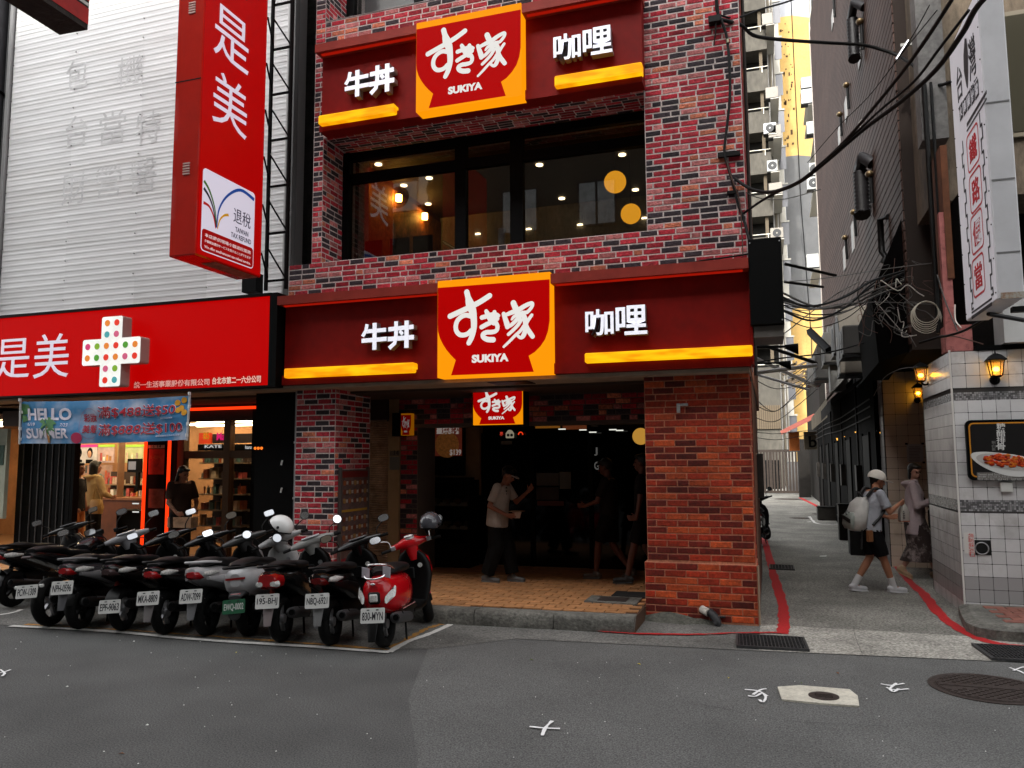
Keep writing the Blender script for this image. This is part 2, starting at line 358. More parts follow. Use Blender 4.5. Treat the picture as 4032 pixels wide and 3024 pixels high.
for (px, py, r, z, lab) in ((3150, 2041, .3, .0, 'round manhole cover on the alley ground behind the pillar'), (3235, 2025, .28, .0, 'square-looking manhole cover beside the distant red line'), (3100, 1966, .55, 0, 'large round manhole cover just before the alley gate')):
    c = aZ(px, py); t = thing('manhole_cover', lab, 'manhole cover', (c.x, c.y, 0)); mb = MB(); disc(mb, c, r, .007, .013, 24); mb.build('lid', iron, t); mb = MB(); disc(mb, c, r*.8, .013, .016, 24); mb.build('inner_plate', iron, t)
# litter: tiny leaves and chips
lf = [M('leaf_yellow', (.45, .38, .05), .6), M('leaf_brown', (.2, .08, .03), .7), M('leaf_green', (.1, .14, .03), .6), M('paper_chip', (.75, .74, .7), .8)]
for px, py, k, lab in ((3298, 2654, 1, 'small reddish brown dead leaf on asphalt above the manhole slab'), (3155, 2692, 2, 'small green leaf on asphalt beside the manhole slab'), (2868, 2672, 0, 'tiny yellow leaf on asphalt above the painted number'), (2516, 2618, 0, 'tiny yellow green leaf on asphalt below the arcade kerb'), (478, 2972, 1, 'orange brown leaf on asphalt near the bottom left'), (2092, 2601, 2, 'tiny green leaf on asphalt in front of the kerb'), (930, 2572, 0, 'tiny yellow petal on the asphalt behind the scooters')):
    c = aZ(px, py); a = random.random()*6; mb = MB(); L_ = .022
    u = Vector((math.cos(a), math.sin(a), 0))*L_; v = Vector((-math.sin(a), math.cos(a), 0))*L_*.4
    mb.add([c-u+Z*.006, c+v+Z*.012, c+u+Z*.007, c-v+Z*.014], [(0, 3, 2, 1)]); mb.build('fallen_leaf', lf[k], None, lab, 'leaf')
mb = MB()
for i in range(240):
    y = random.uniform(2.2, 7.2); x = random.uniform(-8, 2.5); s_ = random.uniform(.002, .005)*(1 if random.random() < .93 else 2)
    mb.add([(x-s_, y-s_, .004), (x+s_, y-s_*.6, .004), (x+s_*.7, y+s_, .004), (x-s_*.8, y+s_*.8, .004), (x, y, .004+s_)], [(0, 1, 4), (1, 2, 4), (2, 3, 4), (3, 0, 4)])
mb.build('gravel_chips', lf[3], None, 'pale stone chips and bits of litter scattered over the asphalt', 'gravel', kind='stuff')
# cracks in the asphalt
ck = M('tar_crack', (.018, .018, .018), .9)
for pts, lab in (([(2760, 2772), (2900, 2800), (3020, 2828), (3180, 2843), (3330, 2850), (3500, 2860)], 'long thin crack running through the asphalt below the manhole slab'), ([(3362, 2466), (3366, 2500), (3380, 2540), (3400, 2585)], 'crack across the pale concrete at the alley mouth')):
    P = smoothpts([aZ(x, y, .0095) for x, y in pts], 9); mb = MB(); V = []
    for i, p in enumerate(P):
        j = Vector((random.uniform(-.004, .004), random.uniform(-.006, .006), 0)); wd = random.uniform(.0015, .005)
        V += [p+j+Vector((0, wd, 0)) if lab[0] == 'l' else p+j+Vector((wd, 0, 0)), p+j]
    mb.add(V, [(2*i, 2*i+1, 2*i+3, 2*i+2) for i in range(len(P)-1)]); mb.build('crack', ck, None, lab, 'crack')

# ================================================================== bricks
def brick_unit(seed, m):
    rd = random.Random(seed); j = lambda a: rd.uniform(-a, a)
    mb = MB(); c1, c2 = .035, .09
    O = [(0+j(.012), 0, 0+j(.03)), (1+j(.012), 0, 0+j(.03)), (1+j(.012), 0, 1+j(.03)), (0+j(.012), 0, 1+j(.03))]
    Bk = [(x, 1, z) for x, y, z in O]; Fr = [(O[0][0]+c1, -.25+j(.1), O[0][2]+c2), (O[1][0]-c1, -.25+j(.1), O[1][2]+c2), (O[2][0]-c1, -.25+j(.1), O[2][2]-c2), (O[3][0]+c1, -.25+j(.1), O[3][2]-c2)]
    mb.add(Bk+O+Fr, [(8, 9, 10, 11)]+[(4+i, 4+(i+1) % 4, 8+(i+1) % 4, 8+i) for i in range(4)]+[(i, (i+1) % 4, 4+(i+1) % 4, 4+i) for i in range(4)])
    return mb.mesh('brick', m), mb
def bm_(nm, c, **k): return M(nm, c, .8, n=(30, .5, 1.3, .3), bump=(45, 1, .012), rnd=.3, dirt=(5, .55, (.075, .045, .04), .56), spec=.25, **k)
PAL_A = [(bm_('brick_red', (.35, .024, .036)), 36), (bm_('brick_rose', (.43, .14, .135)), 17), (bm_('brick_charcoal', (.032, .023, .028)), 27), (bm_('brick_salmon', (.5, .15, .085)), 8), (bm_('brick_crimson', (.28, .012, .022)), 12)]
PAL_B = [(M('brick_rust', (.29, .024, .007), .7, n=(30, .45, 1.6, .3), bump=(40, .8, .005), rnd=.3), 50), (M('brick_orange', (.42, .062, .015), .7, n=(30, .45, 1.6, .3), bump=(40, .8, .005), rnd=.25), 24), (M('brick_maroon', (.12, .01, .005), .7, n=(30, .45, 1.6, .3), bump=(40, .8, .005), rnd=.3), 30)]
UN = {}
for k, pal in (('A', PAL_A), ('B', PAL_B)):
    for i, (m, wt) in enumerate(pal):
        for s_ in range(3): UN[k, i, s_] = brick_unit(hash((i, s_)) % 999, m)
mortarA = M('pale_mortar', (.54, .47, .45), .9, n=(2, .25, 40, .25), dirt=(3, .7, (.12, .08, .07), .54), bump=(60, .5, .006))
mortarB = M('terracotta_mortar', (.42, .17, .10), .9, n=(2, .3, 40, .25), bump=(60, .5, .006))
def bricks(spec, pal, parent, limit, bw, bh, jt, th=.011, half=.12, sort=True):
    """spec: list of (origin, udir, vdir, ndir, W, H). ndir points out of the wall"""
    P = PAL_A if pal == 'A' else PAL_B; wt = [w_ for _, w_ in P]; B = []
    for (o, U, V, N, Wd, Ht) in spec:
        o, U, V, N = Vector(o), Vector(U), Vector(V), Vector(N); nr = max(1, round(Ht/bh)); hh = Ht/nr
        for r in range(nr):
            u = -bw*(.5 if r % 2 else 0)-random.uniform(0, .02); 
            while u < Wd-1e-4:
                w_ = bw*(.55 if random.random() < half else 1)
                a, b = max(u, 0), min(u+w_, Wd)
                if b-a > .03: B.append((o+U*(a+jt/2)+V*(r*hh+jt/2), U, V, N, b-a-jt, hh-jt, random.choices(range(len(P)), wt)[0], random.randrange(3)))
                u += w_
    if sort: B.sort(key=lambda b: (b[0]-EYEV).length/max(.2, abs((b[0]-EYEV).normalized().dot(b[3]))))
    rest = MB()
    for k, (p, U, V, N, w_, h_, ci, si) in enumerate(B):
        me, mb = UN[pal, ci, si]
        if k < limit:
            ob = newobj('brick', me, parent)
            mw = Matrix((U*w_, -N*th, V*h_)).transposed().to_4x4(); mw.translation = p-org(parent)
            ob.matrix_local = mw
        else: rest.add([p+U*(x*w_)-N*(y*th)+V*(z*h_) for x, y, z in mb.v], mb.f, ci)
    if rest.v: rest.build('bricks_beyond', [m for m, _ in P], parent, kind='stuff')

# ================================================================== restaurant building
FY = 8.65; SY = 8.35; WY = 9.2
XR = -.14
bld = thing('restaurant_building', 'narrow brick-faced restaurant building with two red signboards and a dark upper window', 'building', (-3.5, FY, 0))
mb = MB()
mb.box(-5.94, XR, FY+.003, FY+.5, 3.70, 4.30)               # band under window
mb.box(XR-1.08, XR, FY+.003, 9.9, 4.30, 9.5)              # right column
mb.box(-5.60, -5.453, FY+.003, 9.9, 4.30, 9.5)             # left column
mb.box(-5.45, XR-1.08, FY+.003, 9.6, 5.988, 7.62)            # lintel zone behind the upper sign
mb.box(-5.9, XR, 9.2, 9.6, 2.75, 4.30)                     # wall behind lower sign
mb.build('wall', mortarA, bld)
MB().box(XR-.3, XR-.012, FY+.52, 16.5, 2.7, 9.5).build('side_wall', mortarB, bld)
dcon = M('stained_concrete', (.16, .15, .135), .9, n=(3, .35, 20, .2), bump=(20, .5, .02), dirt=(2, .7, (.04, .036, .03), .5), stretch=(1, 1, .35))
MB().box(-5.9, XR-.31, 12.9, 16.5, 0, 12).build('rear_wall', dcon, bld)
S = [((-5.94, FY, 3.82), X, Z, -Y_, 5.80, .49),
     ((XR-1.08, FY, 4.31), X, Z, -Y_, 1.08, 3.9),
     ((-5.60, FY, 4.31), X, Z, -Y_, .15, 3.9),
     ((-5.45, FY, 7.16), X, Z, -Y_, 4.23, .44),
     ((-5.45, FY, 4.31), Y_, Z, X, .55, 1.68),
     ((-5.45, FY, 7.62), Y_, Z, X, .55, .6),
     ((-5.43, FY+.01, 5.985), X, Y_, -Z, 4.2, .54)]
bricks(S, 'A', bld, 300, .2, .069, .0165)
MB().box(-5.45, XR-1.08, FY+.003, WY+.2, 7.6, 7.615).build('sill', mortarA, bld)
MB().box(-5.45, XR-1.08, FY+.003, WY, 4.302, 4.31).build('sill', mortarA, bld)
# side strip bricks towards the alley (seen edge-on)
bricks([((XR, FY, 4.31), Y_, Z, X, 1.2, 3.9)], 'A', bld, 0, .2, .069, .0125)
# third floor window (only its foot is in view)
mb = MB(); mb.box(-5.45, XR-1.08, WY+.02, WY+.04, 7.6, 9.4); mb.build('window_glass_upper', GLASS, bld)
mb = MB(); mb.box(-5.45, -5.32, WY-.03, WY+.06, 7.61, 9.4); mb.box(-4.4, -4.3, WY-.03, WY+.06, 7.61, 9.4); mb.box(-5.32, XR-1.08, WY-.03, WY+.06, 7.61, 7.66); mb.build('window_frame_upper', BK, bld)
MB().box(-5.45, XR-1.08, 9.7, 9.75, 7.6, 9.5).build('curtain', M('grey_curtain', (.25, .26, .26), .9), bld)
MB().box(-5.6, XR, WY, 13, 9.5, 9.6).build('roof', dcon, bld)
# second floor window ------------------------------------------------
wf = MB(); Z0, Z1 = 4.31, 5.97
xs = [aY(1345, 900, WY).x, aY(1378, 900, WY).x, aY(1795, 850, WY).x, aY(1838, 850, WY).x, aY(2012, 800, WY).x, aY(2062, 800, WY).x, XR-1.06]
zt = aY(1380, 690, WY).z; zt0 = zt-.13
ztop = 5.86
wf.box(xs[0]-.1, xs[1], WY-.05, WY+.06, Z0, Z1); wf.box(xs[2], xs[3], WY-.04, WY+.06, Z0, Z1); wf.box(xs[4], xs[5], WY-.04, WY+.06, Z0, Z1)
wf.box(xs[1], xs[2], WY-.03, WY+.06, ztop, Z1); wf.box(xs[3], xs[4], WY-.03, WY+.06, ztop, Z1); wf.box(xs[5], xs[6], WY-.03, WY+.06, ztop, Z1)
for a, b in ((1, 2), (3, 4), (5, 6)): wf.box(xs[a], xs[b], WY-.035, WY+.055, zt0, zt); wf.box(xs[a], xs[b], WY-.03, WY+.05, Z0, Z0+.05)
win = wf.build('window', BK, bld)
for a, b in ((1, 2), (3, 4), (5, 6)):
    MB().box(xs[a], xs[b], WY+.01, WY+.016, zt, ztop).build('pane', GLASSU, win); MB().box(xs[a], xs[b], WY+.01, WY+.016, Z0+.05, zt0).build('pane', GLASSU, win)
# dining room behind it
rm = M('dining_room_wall', (.045, .006, .002), .8); mb = MB()
mb.box(-6.0, -.4, 13.2, 13.3, 4.2, 7.0); mb.box(-5.72, -5.62, 9.3, 13.2, 4.2, 7.0); mb.box(-.5, -.4, 9.92, 13.2, 4.2, 7.0); mb.build('room_wall', rm, bld)
MB().box(-5.62, -.5, 9.3, 13.2, 6.2, 6.3).build('room_ceiling', M('room_ceiling', (.02, .007, .003), .7), bld)
MB().box(-5.62, -.5, 9.62, 13.2, 3.95, 4.05).build('room_floor', M('room_floor', (.03, .02, .015), .6), bld)
dlm = E('downlight', (1, .78, .42), 13)
for px, py in ((1690, 702), (1490, 648), (1590, 731), (1686, 804), (2124, 650), (2212, 782), (2450, 610), (2502, 748), (1882, 924), (2082, 905), (2284, 888), (2538, 862), (2400, 488)):
    p = aZ(px, py, 6.185)
    if p.y > 9.5 and p.y < 13:
        mb = MB(); mb.cyl((p.x, p.y, 6.18), (p.x, p.y, 6.195), .055, n=16); mb.build('ceiling_downlight', dlm, bld)
    else:
        p = aY(px, py, 12.9); mb = MB(); mb.cyl((p.x, p.y, p.z), (p.x, p.y, p.z+.02), .05, n=16); mb.build('ceiling_downlight', dlm, bld)
for px, py, r, lab in ((2422, 717, .155, 'upper glowing yellow globe lamp hanging behind the upstairs window'), (2484, 842, .14, 'lower glowing yellow globe lamp hanging behind the upstairs window')):
    p = aY(px, py, 10.5); t = thing('globe_lamp', lab, 'lamp', p, 'round yellow lamps upstairs')
    MB().sphere(p, r, 20, 12).build('globe', E('globe_lamp', (1, .42, .02), 2.2), t)
    MB().cyl(p+Z*r, (p.x, p.y, 6.2), .006, n=6).build('cord', BK, t)
# mural and lit wall behind left pane
mur = M('mural_paint', (.16, .05, .008), .7, n=(5, .6, 18, .4), dirt=(7, .95, (.02, .008, .004), .5))
MB().box(-5.61, -5.6, 9.4, 13.1, 4.05, 6.1).build('mural', mur, bld)
for yy in (10.0, 11.0, 12.0): 
    mb = MB(); mb.cyl((-5.52, yy, 5.9), (-5.52, yy, 6.0), .05, n=12); mb.build('wall_spot', E('spot_glow', (1, .5, .08), 150), bld)
for px in (1730, 2300): 
    p = aY(px, 988, WY-.02); 
MB().box(aY(1563, 990, WY-.05).x, aY(1600, 990, WY-.05).x, WY-.062, WY-.05, Z0+.005, Z0+.045).build('window_label', M('label_white', (.5, .55, .55), .6), bld)
MB().box(aY(2285, 930, WY-.05).x, aY(2330, 930, WY-.05).x, WY-.062, WY-.05, Z0+.005, Z0+.05).build('window_label', MATS['label_white'], bld)
p = aY(1975, 960, 9.32); MB().box(p.x-.04, p.x+.04, 9.3, 9.36, Z0, Z0+.42).build('window_stay', M('stay_white', (.5, .5, .5), .5), bld)
p = aY(1700, 980, 9.5)
for i, px in enumerate((1455, 1560, 1650)):                          # tables and chairs under the window
    p = aY(px, 1000, 9.9); mb = MB(); mb.box(p.x-.05, p.x+.25, 9.8, 9.83, 4.05, 4.9); mb.build('chair_back', M('chair_dark', (.02, .01, .008), .6), bld)

# ---- lettering strokes of the brush logo, in crop pixels of a panel whose corners are known
LC = ((25, 1555), (1470, 1350), (1440, 85), (25, 365))   # BL BR TR TL
def crop_uv(x, y):
    bl, br, tr, tl = LC; u, v = .5, .5
    for _ in range(12):
        fx = (1-u)*(1-v)*bl[0]+u*(1-v)*br[0]+u*v*tr[0]+(1-u)*v*tl[0]-x; fy = (1-u)*(1-v)*bl[1]+u*(1-v)*br[1]+u*v*tr[1]+(1-u)*v*tl[1]-y
        a = -(1-v)*bl[0]+(1-v)*br[0]+v*tr[0]-v*tl[0]; b = -(1-u)*bl[0]-u*br[0]+u*tr[0]+(1-u)*tl[0]
        c = -(1-v)*bl[1]+(1-v)*br[1]+v*tr[1]-v*tl[1]; d_ = -(1-u)*bl[1]-u*br[1]+u*tr[1]+(1-u)*tl[1]
        D = a*d_-b*c; u -= (fx*d_-b*fy)/D; v -= (a*fy-c*fx)/D
    return u, v
STK = [([(192, 782), (320, 712), (450, 640), (580, 560), (700, 470)], 60), ([(408, 458), (425, 520), (450, 600), (482, 680), (500, 780), (503, 870), (492, 950), (470, 1020), (438, 1085)], [62, 64, 100, 90, 72, 68, 62, 60, 54]),
       ([(462, 752), (400, 745), (340, 772), (290, 825), (268, 890), (275, 950), (310, 990), (360, 997), (420, 975), (465, 930)], 52),
       ([(605, 752), (660, 732), (720, 712), (775, 700), (815, 706)], [50, 50, 60, 60, 40]), ([(660, 668), (690, 720), (720, 760), (760, 800)], [44, 60, 70, 60]), ([(765, 668), (755, 720), (750, 780)], [46, 60, 60]),
       ([(603, 872), (660, 835), (720, 800), (800, 745)], 50), ([(750, 770), (795, 815), (805, 860), (785, 900), (730, 920), (665, 930), (622, 960), (630, 995), (680, 1015), (752, 1012)], [60, 48, 46, 46, 50, 50, 52, 54, 58, 60]),
       ([(1002, 528), (1020, 570), (1040, 610)], [62, 64, 70]), ([(882, 676), (900, 730), (925, 800), (930, 835)], [44, 52, 62, 50]), ([(905, 690), (980, 650), (1060, 612), (1130, 560), (1185, 525), (1232, 505), (1235, 540), (1205, 590), (1175, 625)], [46, 60, 66, 60, 56, 48, 46, 46, 46]),
       ([(1175, 625), (1120, 640), (1060, 665), (1010, 700), (985, 735)], [46, 50, 50, 44, 30]), ([(1085, 690), (1040, 740), (985, 800), (935, 838)], [60, 56, 50, 40]), ([(1100, 730), (1060, 800), (1000, 870), (945, 925)], [50, 48, 46, 44]),
       ([(1120, 640), (1150, 720), (1158, 800), (1150, 870), (1125, 930), (1095, 950), (1055, 925)], [60, 70, 66, 64, 60, 44, 36]), ([(1135, 800), (1090, 870), (1030, 930), (960, 1010), (888, 1085)], [44, 44, 40, 38, 32]),
       ([(1232, 655), (1190, 720), (1160, 780)], [42, 46, 46]), ([(1150, 760), (1180, 830), (1215, 880), (1245, 920)], [56, 62, 64, 60])]
STK = [([crop_uv(x, y) for x, y in p], r) for p, r in STK]
def brush(mb, bl, U, V, N, mi=0, k=1/1440):
    dz = 0
    for si_, (pts, wd) in enumerate(STK):
        kw = 1.12 if si_ < 10 else .92
        P = smoothpts([Vector((u, v, 0)) for u, v in pts], 5); n = len(P); wl = wd if isinstance(wd, list) else [wd]*len(pts)
        ul, vl = U.length, V.length; Q = [Vector((p.x*ul, p.y*vl, 0)) for p in P]; Vv = []; W_ = []
        for i, p in enumerate(Q):
            t = (Q[min(i+1, n-1)]-Q[max(i-1, 0)]).normalized(); nn = Vector((-t.y, t.x, 0)); f = i/(n-1)*(len(wl)-1); a = min(int(f), len(wl)-2); wv = (wl[a]*(1-f+a)+wl[a+1]*(f-a))*k*ul/2*kw
            Vv.append((p+nn*wv, p-nn*wv, t, wv, p))
        un, vn = U.normalized(), V.normalized(); T = lambda q, h: bl+un*q.x+vn*q.y+N*h
        h = .002+dz; dz += .0005
        mb.add([T(q, h) for a in Vv for q in a[:2]], [(2*i+1, 2*i, 2*i+2, 2*i+3) for i in range(n-1)], mi)
        for e, sg in ((Vv[0], -1), (Vv[-1], 1)):
            a, b, t, r, p = e; cs = []
            for j in range(9): th = -math.pi/2+math.pi*j/8; nn = Vector((-t.y, t.x, 0)); cs.append(T(p+t*sg*math.cos(th)*r+nn*math.sin(th)*r, h+.00025))
            mb.add(cs, [tuple(range(9)) if sg > 0 else tuple(range(9))], mi)
BOWL = [crop_uv(*p) for p in ((25, 900), (32, 985), (60, 1070), (100, 1140), (150, 1205), (205, 1260), (268, 1312), (208, 1530), (1262, 1364), (1196, 1163), (1270, 1110), (1340, 1030), (1395, 940), (1430, 830), (1447, 700), (1444, 180), (25, 450))]
def logo(parent, bl, Wd, Ht, N=-Y_, U=X, s=1.0, es=1.0, d_=.1, suffix=''):
    U_ = U*Wd; V_ = Z*Ht
    body = MB(); c = bl+U_*.5+V_*.5-N*(d_/2); body.obox(c, U_*.5, N*(d_/2), V_*.5); 
    panel = body.build('logo_panel', E('sign_orange'+suffix, (1.0, .31, .002), .95*es), parent)
    mb = MB(); mb.poly([bl+U_*min(max(u, .002), .998)+V_*min(max(v, .02), .93)+N*.003 for u, v in BOWL][::-1]); mb.build('bowl_emblem', E('sign_red'+suffix, (.62, .0, .0), .6*es), panel)
    mb = MB(); brush(mb, bl+N*.003, U_, V_, N); mb.build('brush_lettering', E('sign_white'+suffix, (.9, .88, .84), .8*es), panel)
    stamp('roman_lettering', 'SUKIYA', bl+U_*.315+V_*.135+N*.003, U_*.325, V_*.082, N, .003, MATS['sign_white'+suffix], panel, .05)
    return panel
BARS = {'丼': [([(.02, .72), (.98, .76)], .16), ([(0, .36), (1, .38)], .17), ([(.32, 1), (.32, .5), (.27, .2), (.06, .02)], .15), ([(.72, 1.0), (.72, .0)], .17), ([(.46, .64), (.58, .5)], .13)],
        '牛': [([(.12, .7), (.97, .72)], .15), ([(0, .36), (1, .38)], .16), ([(.52, 1), (.52, 0)], .17), ([(.22, .97), (.17, .72), (.04, .52)], .14)]}
def lightbar():
    m = M('light_bar', (.3, .12, .002), .5, emit=(1, .42, .004), es=1.0, spec=.1); T = m.node_tree; b = T.nodes['Principled BSDF']
    if 'glow' not in T.nodes:
        g = T.nodes.new('ShaderNodeNewGeometry'); mp = T.nodes.new('ShaderNodeMapping'); mp.inputs['Scale'].default_value = (2.2, 1, 12); nz = T.nodes.new('ShaderNodeTexNoise'); nz.inputs['Scale'].default_value = 1.5; nz.inputs['Detail'].default_value = 2
        cr = T.nodes.new('ShaderNodeValToRGB'); cr.name = 'glow'; cr.color_ramp.elements[0].position = .36; cr.color_ramp.elements[0].color = (.8, .27, .001, 1); cr.color_ramp.elements[1].position = .62; cr.color_ramp.elements[1].color = (1, .52, .004, 1)
        T.links.new(g.outputs['Position'], mp.inputs[0]); T.links.new(mp.outputs[0], nz.inputs[0]); T.links.new(nz.outputs['Fac'], cr.inputs[0]); T.links.new(cr.outputs[0], b.inputs['Emission Color'])
    return m
def board(Yf, x0, x1, z0, z1, lx0, lx1, lz0, lz1, label, bars, chars, rimw=.11):
    t = thing('signboard', label, 'sign', ((x0+x1)/2, Yf, z0))
    face = M('sign_board_red', (.2, .004, .002), .6, n=(1.2, .3, 9, .1), dirt=(2.4, .5, (.06, .003, .002), .5), spec=.15); rim = M('sign_hood', (.26, .03, .02), .6, n=(4, .2), spec=.2)
    MB().box(x0, x1, Yf+.05, Yf+.22, z0, z1-.03).build('board', face, t)
    MB().box(x0-.01, lx0-.004, Yf-.12, Yf+.3, z1-rimw, z1).build('hood', rim, t); MB().box(lx1+.004, x1+.01, Yf-.12, Yf+.3, z1-rimw, z1).build('hood', rim, t)
    MB().box(x0, lx0-.003, Yf-.0, Yf+.049, z0, z0+.12).build('bottom_lip', face, t); MB().box(lx1+.003, x1, Yf, Yf+.049, z0, z0+.12).build('bottom_lip', face, t)
    MB().box(x0+.05, lx0-.05, Yf-.07, Yf-.03, z1-rimw-.018, z1-rimw-.003).build('strip_light', E('red_strip', (1, .02, .005), .3), t); mb = MB(); mb.box(lx1+.05, x1-.05, Yf-.07, Yf-.03, z1-rimw-.018, z1-rimw-.003); mb.build('strip_light', E('red_strip', (1, .02, .005), .3), t)
    logo(t, Vector((lx0, Yf-.13, lz0)), lx1-lx0, lz1-lz0, d_=.2)
    bm2 = lightbar()
    for a, b, c, d_ in bars: MB().bbox(a, b, Yf-.08, Yf+.049, c, d_, .012).build('light_bar', bm2, t)
    cm = M('letter_face', (.8, .8, .85), .4, emit=(.62, .62, .7), es=.75, n=(9, .12)); cs = M('letter_side', (.35, .35, .37), .4, .6)
    for ch, a, b, c, d_ in chars:
        mb = MB()
        if ch in BARS:
            for bi, (pl, w_) in enumerate(BARS[ch]):
                pl = [Vector((a+(b-a)*u, c+(d_-c)*v)) for u, v in pl]; hw = w_*(d_-c)/2; L_ = []; R__ = []
                for i, q in enumerate(pl):
                    tt = (pl[min(i+1, len(pl)-1)]-pl[max(i-1, 0)]).normalized(); nn = Vector((-tt.y, tt.x)); L_.append(q+nn*hw); R__.append(q-nn*hw)
                mb.prism([tuple(q) for q in L_+R__[::-1]], (0, Yf+.03, 0), X, Z, -Y_*(.1+.0012*bi), 1)
        else: put(mb, ch, (a, Yf+.03, c), X*(b-a), Z*(d_-c), -Y_, .1, .018, 1)

        for i, f in enumerate(mb.f):
            vs = [Vector(mb.v[k]) for k in f]; nrm = (vs[1]-vs[0]).cross(vs[2]-vs[0])
            if abs(nrm.y) > .9*nrm.length and vs[0].y < Yf-.06: mb.m[i] = 0
        mb.build('character', [cm, cs], t)
    return t
def ch(Y, px0, px1, pyt, pyb, s):  # four-corner character boxes measured at their centre
    c = (pyt+pyb)/2; a = aY(px0, c, Y); b = aY(px1, c, Y); h0 = aY((px0+px1)/2, pyb, Y).z; h1 = aY((px0+px1)/2, pyt, Y).z
    return (s, a.x, b.x, h0, h1)
LB = lambda x0, x1, y0, y1, Y: (aY(x0, y0, Y).x, aY(x1, y0, Y).x)
lo = board(SY, -5.80, XR, 2.685, 3.80, -3.61, -2.25, 2.68, 3.82, 'lower red signboard with lit bowl logo above the restaurant arcade',
      [(-5.72, -3.94, 2.765, 2.885), (-1.88, -.12, 2.785, 2.892)],
      [ch(SY-.1, 1419, 1518, 1270, 1376, '牛'), ch(SY-.1, 1522, 1626, 1262, 1370, '丼'), ch(SY-.1, 2302, 2414, 1215, 1322, '咖'), ch(SY-.1, 2422, 2546, 1200, 1316, '哩')])
up = board(SY+.05, -5.36, XR-1.06, 5.955, 7.08, -3.93, -2.58, 5.95, 7.09, 'upper red signboard with lit bowl logo between the second and third floor',
      [(-5.33, -4.25, 6.02, 6.14), (-2.20, -1.19, 6.02, 6.15)],
      [ch(SY-.05, 1353, 1448, 272, 376, '牛'), ch(SY-.05, 1450, 1548, 250, 360, '丼'), ch(SY-.05, 2176, 2284, 125, 232, '咖'), ch(SY-.05, 2292, 2408, 100, 208, '哩')])
# ================================================================== pillars and arcade
PX0, PX1 = -1.295, -.17
pil = thing('brick_pillar', 'orange glazed brick pillar at the alley corner under the lower signboard', 'pillar', ((PX0+PX1)/2, FY+.3, 0))
mb = MB(); mb.box(PX0, PX1, FY+.003, FY+.6, .0, 2.66); mb.box(PX0-.03, PX1+.01, FY-.027, FY+.63, 0, .62); mb.build('core', mortarB, pil)
bricks([((PX0, FY, .64), X, Z, -Y_, PX1-PX0, 2.02), ((PX0-.03, FY-.03, .02), X, Z, -Y_, PX1-PX0+.04, .6)], 'B', pil, 300, .226, .0725, .0115, half=.03)
bricks([((PX1, FY, .64), Y_, Z, X, .6, 2.02), ((PX1+.01, FY-.03, .02), Y_, Z, X, .66, .6)], 'B', pil, 0, .226, .0725, .0115, half=.03)
MB().box(PX1+.014, PX1+.03, FY-.04, FY-.015, .02, .62).build('corner_trim', M('corner_trim', (.3, .22, .15), .7), pil)
# thing details on pillar: metal bracket, scratches, broken base pipe
p = aY(2672, 1600, FY-.03)
t = thing('wall_bracket', 'small white metal bracket fixed high on the orange brick pillar', 'bracket', p)
mb = MB(); mb.box(p.x-.02, p.x+.015, FY-.05, FY-.012, p.z-.07, p.z+.03); mb.box(p.x-.02, p.x+.1, FY-.035, FY-.02, p.z+.005, p.z+.03); mb.build('plate', M('galvanised', (.45, .45, .45), .4, .6, n=(30, .3)), t)
p = aY(2790, 2430, FY-.06)
t = thing('broken_pipe', 'broken black and white pipe stub jammed at the foot of the orange brick pillar', 'pipe', (p.x, p.y, 0))
MB().tube(smoothpts([(p.x-.05, FY-.02, .13), (p.x+.03, FY-.08, .12), (p.x+.09, FY-.13, .05), (p.x+.08, FY-.14, .015)], 3), .045, 8).build('elbow', M('old_pipe', (.02, .02, .022), .5, n=(20, .3)), t)
MB().tube([(p.x-.07, FY-.03, .15), (p.x-.0, FY-.09, .125)], .042, 8).build('white_end', M('old_pipe_white', (.5, .47, .42), .6, n=(20, .5)), t)
MB().tube([(p.x+.08, FY-.05, .08), (p.x+.17, FY-.04, .08)], .012, 6).build('stub', MATS['old_pipe'], t)
mb = MB(); 
mm_ = random.Random(3); N_ = 12
V = [(-1.5+i*.085, FY-.03-.16*max(0, 1-abs(i-6)/6.5)*(1+mm_.uniform(-.2, .2)), .0) for i in range(N_+1)]; W_ = [(-1.5+i*.085, FY-.03, .09*max(0, 1-abs(i-5)/7)+mm_.uniform(0, .02)) for i in range(N_+1)]
mb.add(V+W_, [(i, i+1, N_+2+i, N_+1+i) for i in range(N_)]); mb.build('mortar_heap', M('mortar_heap', (.09, .09, .075), .9, n=(25, .5), bump=(30, .8, .02)), None, 'dark mossy cement fillet along the foot of the brick pillar', 'cement')
# left pillar
lp = thing('brick_pillar', 'mixed red brick pillar behind the helmets, left of the restaurant arcade', 'pillar', (-5.5, FY+.3, .16))
MB().box(-5.78, -5.203, FY+.003, 9.56, .0, 2.66).build('core', mortarA, lp)
bricks([((-5.78, FY, .17), X, Z, -Y_, .578, 2.49), ((-5.20, FY, .17), Y_, Z, X, .91, 2.49)], 'A', lp, 300, .2, .069, .0145)
